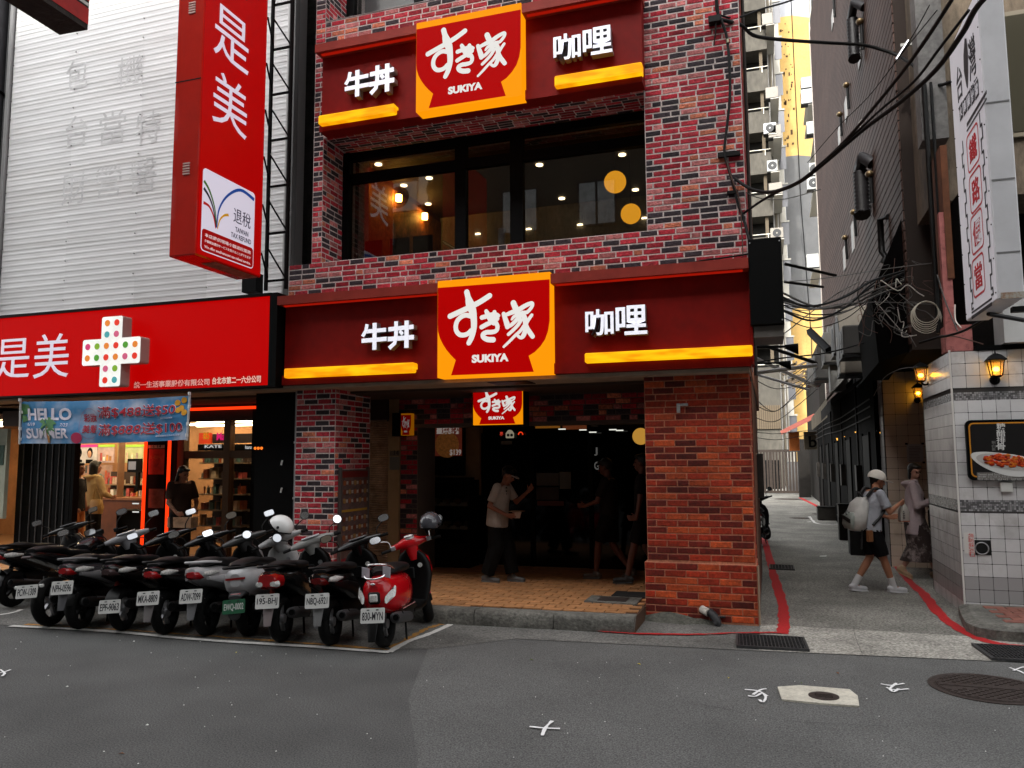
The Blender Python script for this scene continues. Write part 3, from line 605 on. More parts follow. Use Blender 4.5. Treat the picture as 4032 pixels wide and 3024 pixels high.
# arcade floor ------------------------------------------------------
fz = .16
kf = lambda x: 7.78+(x+3.45)*(.12/2.3)            # kerb face line
MB().add([(-13, 7.5, 0), (-3.6, 7.80, 0), (-1.33, 7.92, 0), (-1.33, 12, 0), (-13, 12, 0)]+[(-13, 7.5+.15, fz-.012), (-3.6, 7.95, fz-.012), (-1.33, 8.05, fz-.012), (-1.33, 13, fz-.012), (-13, 13, fz-.012)], [(5, 6, 7, 8, 9), (0, 1, 6, 5), (1, 2, 7, 6), (2, 3, 8, 7)]).build('arcade_base', M('arcade_grout', (.06, .03, .016), .9), kind='structure')
MB().box(-1.33, XR-.32, FY+.6, 13, 0, fz-.012).build('arcade_base', MATS['arcade_grout'], kind='structure')
kerbm = M('kerb_stone', (.13, .125, .11), .85, n=(30, .4, 4, .35), bump=(40, .8, .015), dirt=(9, .7, (.035, .034, .03), .5))
kt = thing('kerb', 'weathered concrete kerb in front of the tan tiled arcade floor', 'kerb', (-3, 7.9, 0))
xk = [-1.33, -2.15, -3.0, -3.9, -4.8, -5.7, -6.6, -7.5, -8.4, -9.3, -10.2, -11.5]
for i in range(len(xk)-1):
    a, b = xk[i+1]+.004, xk[i]-.004; mb = MB(); ya, yb = kf(a), kf(b)
    nseg = 5; V = []
    for j in range(nseg+1):
        x = a+(b-a)*j/nseg; y = ya+(yb-ya)*j/nseg; e = random.uniform(-.012, .006)
        V += [(x, y+.005, 0), (x, y+e*.3, fz-.04), (x, y+.03+e, fz+random.uniform(-.004, .003)), (x, y+.2, fz)]
    mb.add(V, [(4*j+k, 4*j+4+k, 4*j+5+k, 4*j+1+k) for j in range(nseg) for k in range(3)], 0, True); mb.add(V[:4], [(0, 1, 2, 3)]); mb.add(V[-4:], [(3, 2, 1, 0)])
    mb.build('kerb_stone', kerbm, kt)
tl = M('tan_floor_tile', (.42, .2, .085), .5, n=(12, .25, 50, .12), rnd=.2, dirt=(8, .35, (.12, .07, .04), .55))
ft = thing('tiled_floor', 'tan rectangular floor tiles of the restaurant arcade', 'floor', (-3, 9, fz)); ft['category'] = 'floor'
tmb = MB(); tmb.bbox(0, 1, 0, 1, -1, 0, .03); tmesh = tmb.mesh('tile', tl); tiles = []
for r in range(46):
    y = 7.99+r*.112; off = (.112 if r % 2 else 0)
    for c in range(24):
        x = -1.335-.224*(c+1)+off-.0
        if x+.224 > -1.335: continue
        if y < kf(x)+.2: continue
        if x < -5.2: continue
        if abs(x+.11-aZ(2415, 2365, fz).x) < .2 and abs(y+.05-aZ(2415, 2365, fz).y) < .16: continue
        tiles.append((x, y))
tiles.sort(key=lambda p: p[1])
rest = MB()
for k, (x, y) in enumerate(tiles):
    dz = random.uniform(-.0015, .0015)
    if k < 300:
        o = newobj('tile', tmesh, ft); mw = Matrix.Diagonal((.209, .104, .012, 1)); mw.translation = Vector((x, y, fz+dz))-org(ft); o.matrix_local = mw
    else: rest.add([(x+vx*.218, y+vy*.106, fz+vz*.012+dz) for vx, vy, vz in tmb.v], tmb.f)
for r in range(20):
    for c in range(60): 
        x, y = -5.25-.224*c, 8.0+r*.112
        if y > kf(x)+.2: rest.add([(x+vx*.218, y+vy*.106, fz+vz*.012) for vx, vy, vz in tmb.v], tmb.f)
rest.build('tiles_beyond', tl, ft, kind='stuff')
p = aZ(2415, 2365, fz)
t = thing('access_cover', 'square dark iron access cover let into the arcade floor tiles', 'manhole cover', (p.x, p.y, fz))
MB().box(p.x-.29, p.x+.29, p.y-.2, p.y+.2, fz-.005, fz+.014).build('frame', kerbm, t); MB().box(p.x-.16, p.x+.16, p.y-.12, p.y+.12, fz+.014, fz+.02).build('lid', iron, t)
p = aZ(2500, 2345, fz); MB().box(p.x-.25, p.x+.3, p.y-.14, p.y+.2, fz, fz+.012).build('floor_mat', M('rubber_mat', (.012, .012, .012), .9), None, 'black rubber mat on the arcade floor beside the brick pillar', 'mat')
# arcade ceiling, lintels
cl = thing('arcade_ceiling', 'cream painted arcade ceiling under the lower signboard', 'ceiling', (-3, 9.5, 2.66))
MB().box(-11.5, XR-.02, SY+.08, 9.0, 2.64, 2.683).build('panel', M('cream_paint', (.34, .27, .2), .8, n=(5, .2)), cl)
MB().box(-11.5, XR-.02, 9.0, 13.5, 2.61, 2.68).build('panel', M('dim_ceiling', (.05, .032, .022), .8), cl)  # rear part of the cream ceiling, its shade put into the colour
MB().box(aY(1925, 1510, SY+.2).x, aY(2080, 1505, SY+.2).x, SY+.15, SY+.5, 2.632, 2.641).build('ceiling_hatch', BK, cl)
# restaurant shop front ---------------------------------------------
BY = 11.4
darkm = M('dark_interior', (.002, .0015, .001), .6, spec=.1); creamd = M('dim_cream', (.2, .11, .05), .8, n=(4, .2))  # colours kept dark to carry the deep shade inside the arcade
sf = thing('shop_front', 'very dark restaurant shop front at the back of the arcade', 'shop front', (-3.5, BY, fz))
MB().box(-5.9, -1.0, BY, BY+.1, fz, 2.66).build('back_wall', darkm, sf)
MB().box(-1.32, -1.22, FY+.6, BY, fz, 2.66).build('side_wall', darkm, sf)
# rolling shutter + cream post + brick strip on the left
sy = 10.1
x0, x1 = aY(1458, 1800, sy).x, aY(1532, 1800, sy).x
sh = thing('rolling_shutter', 'ribbed metal rolling shutter with painted warm glints between brick pillar and cream post', 'shutter', ((x0+x1)/2, sy, fz)); sm = M('shutter_metal', (.5, .33, .22), .35, .5, n=(4, .5), dirt=(6, .5, (.08, .035, .02), .52))  # lighter tan base colour stands in for warm glints on the slats
n_ = 66
for i in range(n_):
    z = fz+i*(2.14/n_); mb = MB(); V = []
    for k in range(5): a = math.pi*k/4; V += [(x0, sy-.013*math.sin(a), z+.03*k/4), (x1, sy-.013*math.sin(a), z+.03*k/4)]
    mb.add(V, [(2*k, 2*k+1, 2*k+3, 2*k+2) for k in range(4)], 0, True); mb.build('slat', sm, sh)
MB().box(x0, x1+.02, sy-.1, sy+.1, 2.32, 2.62).build('shutter_box', M('brown_dark', (.03, .012, .006), .6), sh)
MB().box(x0, x1, sy+.01, sy+.03, fz, 2.3).build('backing', BK, sh)
x2 = aY(1576, 1800, sy).x
ps = thing('cream_post', 'cream painted post with small notices and a side signbox', 'post', ((x1+x2)/2, sy, fz))
MB().box(x1+.01, x2, sy-.05, sy+.15, fz, 2.62).build('post', M('cream_post', (.3, .19, .095), .7, n=(4, .15)), ps)
for py0, py1, c in ((1775, 1795, (.1, .08, .06)), (1798, 1850, (.12, .12, .1)), ):
    a = aY(1535, py0, sy-.05); b = aY(1574, py1, sy-.05); MB().box(a.x, b.x, sy-.054, sy-.0505, b.z, a.z).build('notice', M('notice%d' % py0, c, .6), ps)
a = aY(1537, 1788, sy-.055)
stamp('house_number', '14', aY(1552, 1792, sy-.055), X*.07, Z*.07, -Y_, .002, M('numeral', (.01, .01, .015), .6), ps)
a = aY(1553, 1628, sy-.1); b = aY(1576, 1716, sy-.1)
bx = thing('logo_signbox', 'small dim logo signbox hung in the arcade left of the poster', 'sign', (b.x, sy-.2, b.z), 'small hanging logo signs')
c0 = aY(1585, 1715, sy-.15); c1 = aY(1625, 1628, sy-.15)
MB().box(aY(1553, 1700, sy-.15).x, c0.x-.003, sy-.22, sy-.02, c0.z-.01, c1.z+.01).build('box', BK, bx)
logo(bx, Vector((c0.x, sy-.2, c0.z)), c1.x-c0.x, c1.z-c0.z, es=.16, suffix='_dim', d_=.1)
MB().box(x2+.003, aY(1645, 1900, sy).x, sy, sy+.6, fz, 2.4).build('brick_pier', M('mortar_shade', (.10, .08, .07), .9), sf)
bricks([((x2+.005, sy-.004, fz), X, Z, -Y_, aY(1645, 1900, sy).x-x2-.01, 2.2)], 'A', sf, 130, .2, .069, .013)
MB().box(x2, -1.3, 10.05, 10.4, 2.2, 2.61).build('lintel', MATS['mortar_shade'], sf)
bricks([((x2, 10.045, 2.24), X, Z, -Y_, -1.3-x2, .36)], 'A', sf, 100, .2, .069, .013)
# hanging lit logo
hb = thing('logo_signbox', 'bright lit logo signbox hanging above the restaurant entrance', 'sign', (-3.3, 9.6, 2.18), 'small hanging logo signs')
MB().box(-3.66, -2.955, 9.48, 9.7, 2.17, 2.70).build('box', BK, hb)
logo(hb, Vector((-3.645, 9.46, 2.185)), .675, .5, es=.85, suffix='_hang', d_=.02)
# poster wall with cream surround
pa = aY(1672, 1628, BY-.2); pb = aY(1888, 1880, BY-.2)
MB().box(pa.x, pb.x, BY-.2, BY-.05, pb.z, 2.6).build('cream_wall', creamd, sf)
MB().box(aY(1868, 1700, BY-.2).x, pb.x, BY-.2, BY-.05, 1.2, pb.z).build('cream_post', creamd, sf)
a = aY(1716, 1668, BY-.22); b = aY(1822, 1795, BY-.22); c = aY(1830, 1872, BY-.22)
po = thing('poster', 'dark framed food poster showing a bowl and the price 139', 'poster', ((a.x+b.x)/2, BY-.25, c.z))
MB().box(a.x-.04, b.x+.04, BY-.25, BY-.2, c.z, a.z+.05).build('frame', BK, po)
MB().box(a.x, b.x, BY-.256, BY-.25, b.z, a.z).build('print', M('poster_print', (.12, .022, .012), .4, n=(6, .6), emit=(.12, .02, .01), es=.3), po)  # faint glow added to print, bowl and lettering so the poster shows
mb = MB(); mb.cyl(((a.x+b.x)/2-.02, BY-.2565, (a.z+b.z)/2-.08), ((a.x+b.x)/2-.02, BY-.259, (a.z+b.z)/2-.08), .2, n=24); mb.build('bowl_print', M('food_print', (.3, .12, .035), .5, n=(22, .7), emit=(.25, .09, .02), es=.15), po)
stamp('poster_lettering', '薑燒豚丼', (a.x+.03, BY-.259, a.z-.17), X*(b.x-a.x-.05), Z*.14, -Y_, .002, M('poster_white', (.32, .28, .26), .5, emit=(.3, .26, .24), es=.5), po, .02)
stamp('price_lettering', '$139', (b.x-.2, BY-.259, b.z+.0), X*.19, Z*.1, -Y_, .002, MATS['poster_white'], po, .02)
# display cabinet with sample dishes
a = aY(1660, 1890, BY-.4); b = aY(1868, 2165, BY-.4)
dc = thing('display_cabinet', 'black display cabinet of sample dishes behind the employee', 'cabinet', ((a.x+b.x)/2, BY-.4, fz))
MB().box(a.x, b.x, BY-.25, BY-.2, fz, a.z).build('back_panel', darkm, dc); MB().box(a.x, a.x+.03, BY-.6, BY-.25, fz, a.z).build('side_panel', darkm, dc); MB().box(b.x-.03, b.x, BY-.6, BY-.25, fz, a.z).build('side_panel', darkm, dc)
MB().box(a.x+.03, b.x-.03, BY-.6, BY-.25, a.z-.03, a.z).build('cabinet_top', BK, dc)
for j, zz in enumerate((a.z-.36, a.z-.7, a.z-1.05)):
    MB().box(a.x+.03, b.x-.03, BY-.58, BY-.25, zz-.02, zz).build('shelf', M('shelf_edge', (.06, .05, .045), .4), dc)
    for k in range(5):
        xx = a.x+.1+k*(b.x-a.x-.2)/4; mb = MB(); mb.cyl((xx, BY-.42, zz), (xx, BY-.42, zz+.06), .04, .075, 12); mb.sphere((xx, BY-.42, zz+.055), (.07, .07, .03), 10, 4, 0, None, 0, 1); mb.build('sample_bowl', M('sample_food%d' % (k % 3), ((.08, .03, .015), (.05, .04, .03), (.09, .05, .02))[k % 3], .5), dc)
        MB().box(xx-.05, xx+.05, BY-.585, BY-.58, zz-.02, zz+.035).build('price_tag', M('tag_dim', (.07, .065, .05), .6), dc)
MB().box(a.x+.03, b.x-.03, BY-.6, BY-.25, fz, fz+.35).build('cabinet_base', darkm, dc)
# door glass with notices on the right half
gl = M('door_glass', (.001, .001, .001), .06, spec=.25)
for i, (u0, u1) in enumerate(((1890, 2100), (2105, 2330), (2335, 2600))):
    a = aY(u0, 2000, BY-.1); b = aY(u1, 2000, BY-.1); MB().box(a.x, b.x, BY-.12, BY-.1, fz, 2.15).build('door_panel', gl, sf)
    MB().box(b.x-.03, b.x+.03, BY-.16, BY-.121, fz, 2.15).build('door_post', BK, sf)
for (u0, v0, u1, v1, c, nm) in ((2112, 1862, 2200, 1912, (.07, .06, .05), 'notice'), (2203, 1858, 2248, 1925, (.1, .095, .08), 'notice'), (2112, 1918, 2200, 1968, (.035, .02, .015), 'notice'), (2115, 1972, 2220, 1992, (.08, .015, .008), 'notice'), (2325, 1652, 2355, 1680, (.06, .04, .03), 'notice'), (1972, 1736, 2016, 1750, (.1, .1, .08), 'door_label')):
    a = aY(u0, v0, BY-.17); b = aY(u1, v1, BY-.17); MB().box(a.x, b.x, BY-.172, BY-.165, b.z, a.z).build(nm, M('dim_print_%d' % int(c[0]*1000), c, .6), sf)
for (u0, v0, u1, v1, c, s_) in ((2108, 1641, 2205, 1685, (.35, .13, .015), .3), (2215, 1645, 2310, 1690, (.16, .04, .012), .35), (2385, 1635, 2533, 1648, (1, .35, .03), .55)):
    a = aY(u0, v0, BY-.18); b = aY(u1, v1, BY-.18); MB().box(a.x, b.x, BY-.186, BY-.174, b.z, a.z).build('menu_light', M('menu_light%d' % u0, c, .5, emit=c, es=s_), sf)
MB().sphere(aY(1758+1700-1240+305, 1718, BY-.3), .12, 16, 10).build('globe_light', E('dim_globe', (.8, .4, .06), .5), sf)
a = aY(1965, 1715, BY-.19)
for s_, px, py, ww, col, es in (('募', 1968, 1716, .055, (.8, .06, .03), .45), ('J', 2340, 1794, .05, (.25, .25, .24), .22), ('G', 2340, 1850, .075, (.25, .25, .24), .22)):
    p = aY(px, py, BY-.19); stamp('neon_letter', s_, p, X*ww, Z*(.12 if s_ in 'JG' else .06), -Y_, .004, M('neon_'+s_, col, .5, emit=col, es=es), sf, .02)
p = aY(2008, 1712, BY-.19)
mb = MB(); mb.bbox(p.x-.065, p.x+.065, BY-.2, BY-.188, p.z-.05, p.z+.035, .01); mb.cyl((p.x, BY-.199, p.z+.02), (p.x, BY-.188, p.z+.02), .055, n=20); mb.build('round_badge', M('badge_cream', (.5, .46, .33), .5, emit=(.5, .46, .33), es=.35), sf)
for dx in (-.025, .03):
    mb = MB(); mb.cyl((p.x+dx, BY-.206, p.z-.005), (p.x+dx, BY-.2, p.z-.005), .022, n=14); mb.build('badge_ring', BK, sf)
a = aY(2050, 1712, BY-.19); mb = MB(); mb.tube([(a.x+.035*math.cos(t_*.35), BY-.19, a.z+.04*math.sin(t_*.35)) for t_ in range(0, 10)], .009, 6); mb.build('neon_arch', E('neon_red', (1, .05, .01), .8), sf)
for i, (px, py) in enumerate(((2295, 1693), (2334, 1702), (2413, 1692), (2440, 1695), (2213, 1690))):
    p = aY(px, py, BY-.3); MB().box(p.x-.05, p.x+.05, BY-.32, BY-.28, p.z-.006, p.z+.008).build('downlight', E('far_downlight', (.9, .9, .8), .9), sf)
# menu board leaning on pillar side
mbd = thing('menu_board', 'tall menu board of small dish pictures standing against the brick pillar', 'menu', (-5.1, 9.2, fz))
fx = -5.17
ma = aX(1340, 1865, fx); mc = aX(1448, 1880, fx); zb = aX(1335, 2200, fx).z
y0, y1 = ma.y, mc.y
MB().box(fx-.015, fx+.01, y0, y1, .5, 1.62).build('board', M('menu_sheet', (.09, .055, .05), .6, n=(10, .4)), mbd)
for yy in (y0, y1): MB().box(fx-.02, fx+.02, yy-.015, yy+.015, fz, 1.65).build('post', M('alu_dim', (.16, .15, .14), .4, .7), mbd)
MB().box(fx+.01, fx+.014, y0+.03, y1-.03, 1.52, 1.6).build('title_strip', M('menu_red', (.12, .01, .008), .6), mbd)
MB().box(fx+.01, fx+.014, y0+.03, y1-.03, 1.08, 1.11).build('title_strip', M('menu_yellow', (.3, .17, .02), .6), mbd)
for r in range(8):
    for c in range(5):
        yy = y0+.09+c*(y1-y0-.18)/4; zz = 1.45-r*.115
        if abs(zz-1.095) < .04: continue
        mb = MB(); mb.cyl((fx+.01, yy, zz), (fx+.016, yy, zz), .035, n=10); mb.build('dish_picture', M('dish%d' % ((r+c) % 3), ((.2, .06, .02), (.12, .03, .015), (.22, .12, .04))[(r+c) % 3], .6), mbd)
        MB().box(fx+.01, fx+.0135, yy+.045, yy+.085, zz-.02, zz+.02).build('price_text', M('menu_text', (.28, .25, .22), .6), mbd)

# ================================================================== pharmacy (left)
ph = thing('pharmacy_building', 'building clad in ribbed pale metal sheets above the red pharmacy sign', 'building', (-8.6, 8.8, 0))
AW = 8.8
alum = M('pale_sheet_metal', (.62, .62, .625), .5, .1, n=(1.5, .1, 9, .05), dirt=(.9, .3, (.36, .33, .3), .5), bump=(3, .15, .01), rnd=.05, stretch=(.25, 1, 3))
def ribsheet(wd, ht, nr):
    mb = MB(); V = []; p = [(0, 0), (.25, 0), (.35, .0032), (.6, .0032), (.72, 0)]
    zs = []
    for i in range(nr):
        for a, d_ in p: zs.append(((i+a)/nr*ht, -d_))
    zs.append((ht, 0))
    for z, y in zs: V += [(0, y, z), (wd, y, z)]
    mb.add(V, [(2*i, 2*i+1, 2*i+3, 2*i+2) for i in range(len(zs)-1)]); return mb.mesh('metal_sheet', alum)
rs = ribsheet(1.32, .62, 7)
AX0, AX1 = -11.28, -6.1
for r in range(10):
    for c in range(4):
        x = AX0+.02+c*1.295; o = newobj('metal_sheet', rs, ph, (x, AW-.002*(c % 2)-.003*(r % 2), 3.78+r*.6)); o.rotation_euler = (random.uniform(-.004, .004), random.uniform(-.003, .003), 0)
mb = MB()
for r in range(21):
    for c in range(5): x = AX0+.04+c*1.295; z = 3.85+r*.3; mb.box(x-.009, x+.009, AW-.03, AW-.016, z-.009, z+.009)
mb.build('rivets', M('rivet', (.2, .2, .2), .5, .5), ph, kind='stuff')
MB().box(AX0-.05, AX1+.03, AW+.02, AW+.3, 2.7, 10).build('wall', M('wall_back', (.1, .1, .1), .9), ph)
MB().box(AX0-.06, AX0-.0, AW-.05, AW+.3, 3.6, 10).build('edge_trim', M('edge_metal', (.4, .4, .4), .4, .6), ph)
MB().box(AX1+.0, AX1+.06, AW-.07, AW+.3, 2.7, 10).build('edge_trim', MATS['edge_metal'], ph)
MB().box(AX0-.1, AX1, AW+.3, 16, 9.9, 10).build('roof', dcon, ph)
gm = M('ghost_lettering', (.5, .5, .505), .55, .1, n=(7, .25))       # marks of letters once fixed to the cladding
for s_, px, py, w_, h_ in (('包', 300, 290, .45, .48), ('機', 510, 280, .5, .5), ('台', 300, 515, .45, .5), ('當', 440, 500, .5, .52), ('特', 580, 500, .45, .5), ('財', 290, 740, .5, .5), ('營', 425, 710, .5, .5), ('醫', 560, 690, .5, .52)):
    p = aY(px, py, AW-.02); stamp('ghost_letter', s_, (p.x-w_/2, AW-.0086, p.z-h_/2), X*w_, Z*h_, -Y_, .0002, gm, ph, .0)
# neighbour on the far left
nb = thing('neighbour_building', 'dark building edge at the far left with a grey downpipe', 'building', (-12.5, 8.6, 0))
MB().box(-16, AX0-.08, 9.1, 12, 2.7, 12).build('wall', M('neighbour_wall', (.03, .03, .032), .8, n=(3, .3)), nb)
MB().cyl((AX0-.35, 8.7, 0), (AX0-.35, 8.7, 12), .2, n=16).build('column', M('neighbour_col', (.05, .05, .055), .6, n=(3, .3)), nb)
for zz in (4.5, 6.1, 7.6): MB().cyl((AX0-.35, 8.7, zz), (AX0-.35, 8.7, zz+.04), .215, n=16).build('column_joint', BK, nb)
MB().box(-20, AX0-.3, 13.6, 16, 0, 12).build('rear_wall', dcon, nb)
# fascia
fa = thing('pharmacy_signboard', 'long glossy red pharmacy fascia with a white dotted cross', 'sign', (-8.3, 8.3, 2.68))
redf = M('fascia_red', (.05, .0, .0), .6, spec=.05, emit=(.55, .0, .0), es=.75, n=(1.2, .18))
MB().box(-13.5, -5.945, 8.3, 8.72, 2.69, 3.83).build('face_panel', redf, fa)
MB().box(-13.5, -5.94, 8.28, 8.74, 3.832, 3.87).build('top_trim', BK, fa); MB().box(-5.943, -5.83, 8.26, 8.8, 2.66, 3.86).build('end_panel', BK, fa); MB().box(-13.5, -5.945, 8.29, 8.74, 2.66, 2.688).build('bottom_trim', BK, fa)
wl = M('fascia_white', (.6, .58, .65), .5, emit=(.6, .58, .68), es=.5)
def pxtext(s, x0, x1, y0, y1, Yp, name, mat, parent, bold=0, d_=.01):
    cy = (y0+y1)/2; a = aY(x0, cy, Yp); b = aY(x1, cy, Yp); lo_ = aY((x0+x1)/2, y1, Yp).z; hi = aY((x0+x1)/2, y0, Yp).z
    return stamp(name, s, (a.x, Yp, lo_), X*(b.x-a.x), Z*(hi-lo_), -Y_, d_, mat, parent, bold)
pxtext('是', -14, 118, 1335, 1490, 8.298, 'character', wl, fa, .0)
pxtext('美', 136, 272, 1315, 1487, 8.298, 'character', wl, fa, .0)
pxtext('康', -190, -60, 1340, 1495, 8.298, 'character', wl, fa, .0)
pxtext('統一生活事業股份有限公司', 528, 825, 1497, 1523, 8.298, 'company_lettering', M('fascia_small', (.65, .4, .35), .5, emit=(.65, .35, .3), es=.35), fa, .02, .004)
pxtext('台北市第二一六分公司', 836, 1027, 1482, 1510, 8.298, 'branch_lettering', M('fascia_small2', (.7, .6, .5), .5, emit=(.7, .55, .45), es=.4), fa, .02, .004)
# cross
cy0 = 8.12; cxl, cxr = aY(325, 1385, cy0).x, aY(552, 1385, cy0).x; czt, czb = aY(440, 1246, cy0).z, aY(430, 1522, cy0).z
cxm, czm = (cxl+cxr)/2, (czt+czb)/2; aw, ah = (cxr-cxl)/2, (czt-czb)/2; k_ = aw*.36
crm = M('cross_white', (.8, .8, .76), .4, emit=(.8, .8, .76), es=.62, n=(2.5, .22)); crs = M('cross_side', (.35, .33, .3), .5)
r_ = .03; P = []
for (x, z, q) in ((aw, k_, 0), (aw, -k_, 3), (k_, -k_, 9), (k_, -ah, 3), (-k_, -ah, 2), (-k_, -k_, 9), (-aw, -k_, 2), (-aw, k_, 1), (-k_, k_, 9), (-k_, ah, 1), (k_, ah, 0), (k_, k_, 9)):
    if q == 9: P.append((x, z)); continue
    sx, sz = math.copysign(1, x), math.copysign(1, z); A = [math.pi/2*i/4 for i in range(5)]; C = [(x-sx*r_+sx*r_*math.cos(a), z-sz*r_+sz*r_*math.sin(a)) for a in A]
    if q in (0, 2): C = C[::-1]
    P += C
cr = MB(); cr.prism(P, (cxm, cy0+.16, czm), X, Z, -Y_*.16, 0, 1); cro = cr.build('cross', [crm, crs], fa)
cols = {'o': (.75, .22, .02), 'r': (.75, .03, .01), 'c': (.06, .35, .38), 'm': (.62, .04, .16), 'g': (.2, .4, .02), 'd': (.07, .3, .02), 'p': (.6, .1, .2)}
rows = [('or', ), ('cp', ), ('mgordo', ), ('odropr', ), ('pg', ), ('rc', )]
for ri, (rw,) in enumerate(rows):
    z = czm+(2.5-ri)*ah/3*.98
    for ci, chh in enumerate(rw):
        x = cxm+(ci-(len(rw)-1)/2)*aw/3*.98; mb = MB(); mb.cyl((x, cy0+.001, z), (x, cy0-.004, z), .043, n=20); mb.build('dot', M('dot_'+chh, cols[chh], .5, emit=cols[chh], es=.45), cro)
# blade sign, red
bx0, bx1, by0, by1, bz = -6.27, -5.91, 6.85, 8.02, 4.0
bl = thing('blade_sign', 'tall red projecting pharmacy sign with white characters and a tax refund panel', 'sign', ((bx0+bx1)/2, (by0+by1)/2, bz))
bred = M('blade_red', (.08, .001, .001), .45, emit=(.5, .0, .0), es=.6, spec=.12, n=(1.5, .2)); bred2 = M('blade_red_edge', (.42, .012, .006), .16, n=(1.5, .15), bump=(2.2, .3, .03), coat=.6)
MB().bbox(bx0, bx1, by0, by1, bz, 10.5, .012).build('box', bred2, bl)
MB().box(bx1+.0005, bx1+.004, by0+.015, by1-.015, bz+.015, 10.5).build('face_panel', bred, bl)
MB().box(bx0, bx1, by0-.003, by0, 6.02, 6.032).build('seam', BK, bl)
for pz in (aY(724, 672, by0).z, aY(743, 40, by0).z):
    for i in range(5): MB().box(bx0+.16, bx0+.25, by0-.012, by0-.001, pz+i*.03-.05, pz+i*.03-.035).build('vent_louvre', M('vent_pale', (.6, .4, .36), .4, .3), bl)
fxp = bx1+.004
def side(s, px, py, w_, h_, mat, name, bold=0, X_=fxp, parent=bl, d_=.006, Nn=X, Un=Y_):
    p = aX(px, py, X_); return stamp(name, s, Vector((X_, p.y, p.z))-Un*(w_/2)-Z*(h_/2), Un*w_, Z*h_, Nn, d_, mat, parent, bold)
bw_ = M('blade_white', (.6, .57, .66), .5, emit=(.6, .57, .68), es=.5)
A_ = aX(843, 95, fxp); B_ = aX(980, 220, fxp)
for s_, (u0, v0), (u1, v1) in (('是', (843, 110), (980, 195)), ('美', (838, 368), (972, 453)), ('康', (855, -190), (990, -100))):
    a = aX(u0, v0, fxp); b = aX(u1, v1, fxp); cz = aX((u0+u1)/2, (v0+v1)/2, fxp).z; hh = 1.02
    stamp('character', s_, Vector((fxp, a.y, cz-.32)), Y_*(b.y-a.y), Z*.64, X, .006, bw_, bl, 0)
# tax refund panel
ty0, ty1 = aX(795, 800, fxp).y, aX(1000, 900, fxp).y; tz1 = aX(795, 655, fxp).z; tz0 = aX(790, 985, fxp).z; tzm = aX(790, 895, fxp).z
def rr(y0, y1, z0, z1, r):
    P = []
    for cx, cz, s0 in ((y1-r, z1-r, 0), (y0+r, z1-r, 1), (y0+r, z0+r, 2), (y1-r, z0+r, 3)): P += [(cx+r*math.cos(math.pi/2*(s0+i/4)), cz+r*math.sin(math.pi/2*(s0+i/4))) for i in range(5)]
    return P
mb = MB(); mb.prism(rr(ty0, ty1, tz0, tz1, .05), (fxp, 0, 0), Y_, Z, X*.003); tp = mb.build('tax_refund_panel', bw_, bl)
mb = MB(); mb.prism(rr(ty0+.012, ty1-.012, tz0+.012, tzm, .04), (fxp+.003, 0, 0), Y_, Z, X*.002); mb.build('red_caption', M('caption_red', (.3, .0, .0), .4, emit=(.3, 0, 0), es=.4), tp)
W1 = ty1-ty0; H1 = tz1-tzm
navy = M('print_navy', (.03, .02, .06), .5)
TP = lambda u, v, h=.003: Vector((fxp+h, ty0+u*W1, tzm+v*H1))
stamp('tax_lettering', '退稅', TP(.58, .32), Y_*W1*.34, Z*H1*.26, X, .002, navy, tp, .0)
stamp('tax_lettering', 'TAIWAN', TP(.62, .17), Y_*W1*.26, Z*H1*.085, X, .002, navy, tp, .01)
stamp('tax_lettering', 'TAX REFUND', TP(.54, .05), Y_*W1*.4, Z*H1*.085, X, .002, navy, tp, .01)
wcap = M('caption_white', (.7, .6, .6), .5, emit=(.7, .55, .55), es=.4)
H2 = tzm-tz0
for s_, v in (('本店提供現場小額退稅服務', .66), ('少額税金還付サービスを受けることができます', .42), ('We offer small-amount tax refund service.', .16)):
    stamp('caption_lettering', s_, Vector((fxp+.005, ty0+W1*.06, tz0+H2*v)), Y_*W1*.88, Z*H2*(.17 if v > .6 else .13), X, .002, wcap, tp, .01)
def band(name, pts, wd, col):
    mb = MB(); P = smoothpts([TP(u, v) for u, v in pts], 6); V = []
    for i, p in enumerate(P):
        t = (P[min(i+1, len(P)-1)]-P[max(i-1, 0)]).normalized(); nn = Vector((0, -t.z, t.y)); q = p+X*(.001+.0006*len(_bd)); ww = wd*(.35+.65*abs(1-i/(len(P)-1))) if True else wd
        V += [q+nn*ww, q-nn*ww]
    _bd.append(1); mb.add(V, [(2*i+1, 2*i, 2*i+2, 2*i+3) for i in range(len(P)-1)]); mb.build(name, M('ribbon_%d' % len(_bd), col, .5, emit=col, es=.3), tp)
_bd = []
band('emblem_ribbon', [(.02, .78), (.12, .66), (.22, .42), (.27, .12)], .018, (.05, .13, .02))
band('emblem_ribbon', [(.02, .66), (.12, .55), (.2, .38), (.26, .1)], .018, (.01, .01, .02))
band('emblem_ribbon', [(.02, .42), (.12, .4), (.2, .28), (.25, .08)], .018, (.45, .01, .01))
band('emblem_ribbon', [(.98, .88), (.7, .93), (.45, .72), (.3, .42), (.27, .1)], .022, (.01, .06, .3))
band('emblem_ribbon', [(.48, .4), (.4, .36), (.32, .25), (.28, .08)], .016, (.6, .3, .0))
MB().box(bx0+.14, bx1-.02, by0+.35, by1-.05, bz-.004, bz-.0005).build('rust_patch', M('rust_patch', (.22, .1, .07), .8, n=(12, .5)), bl)
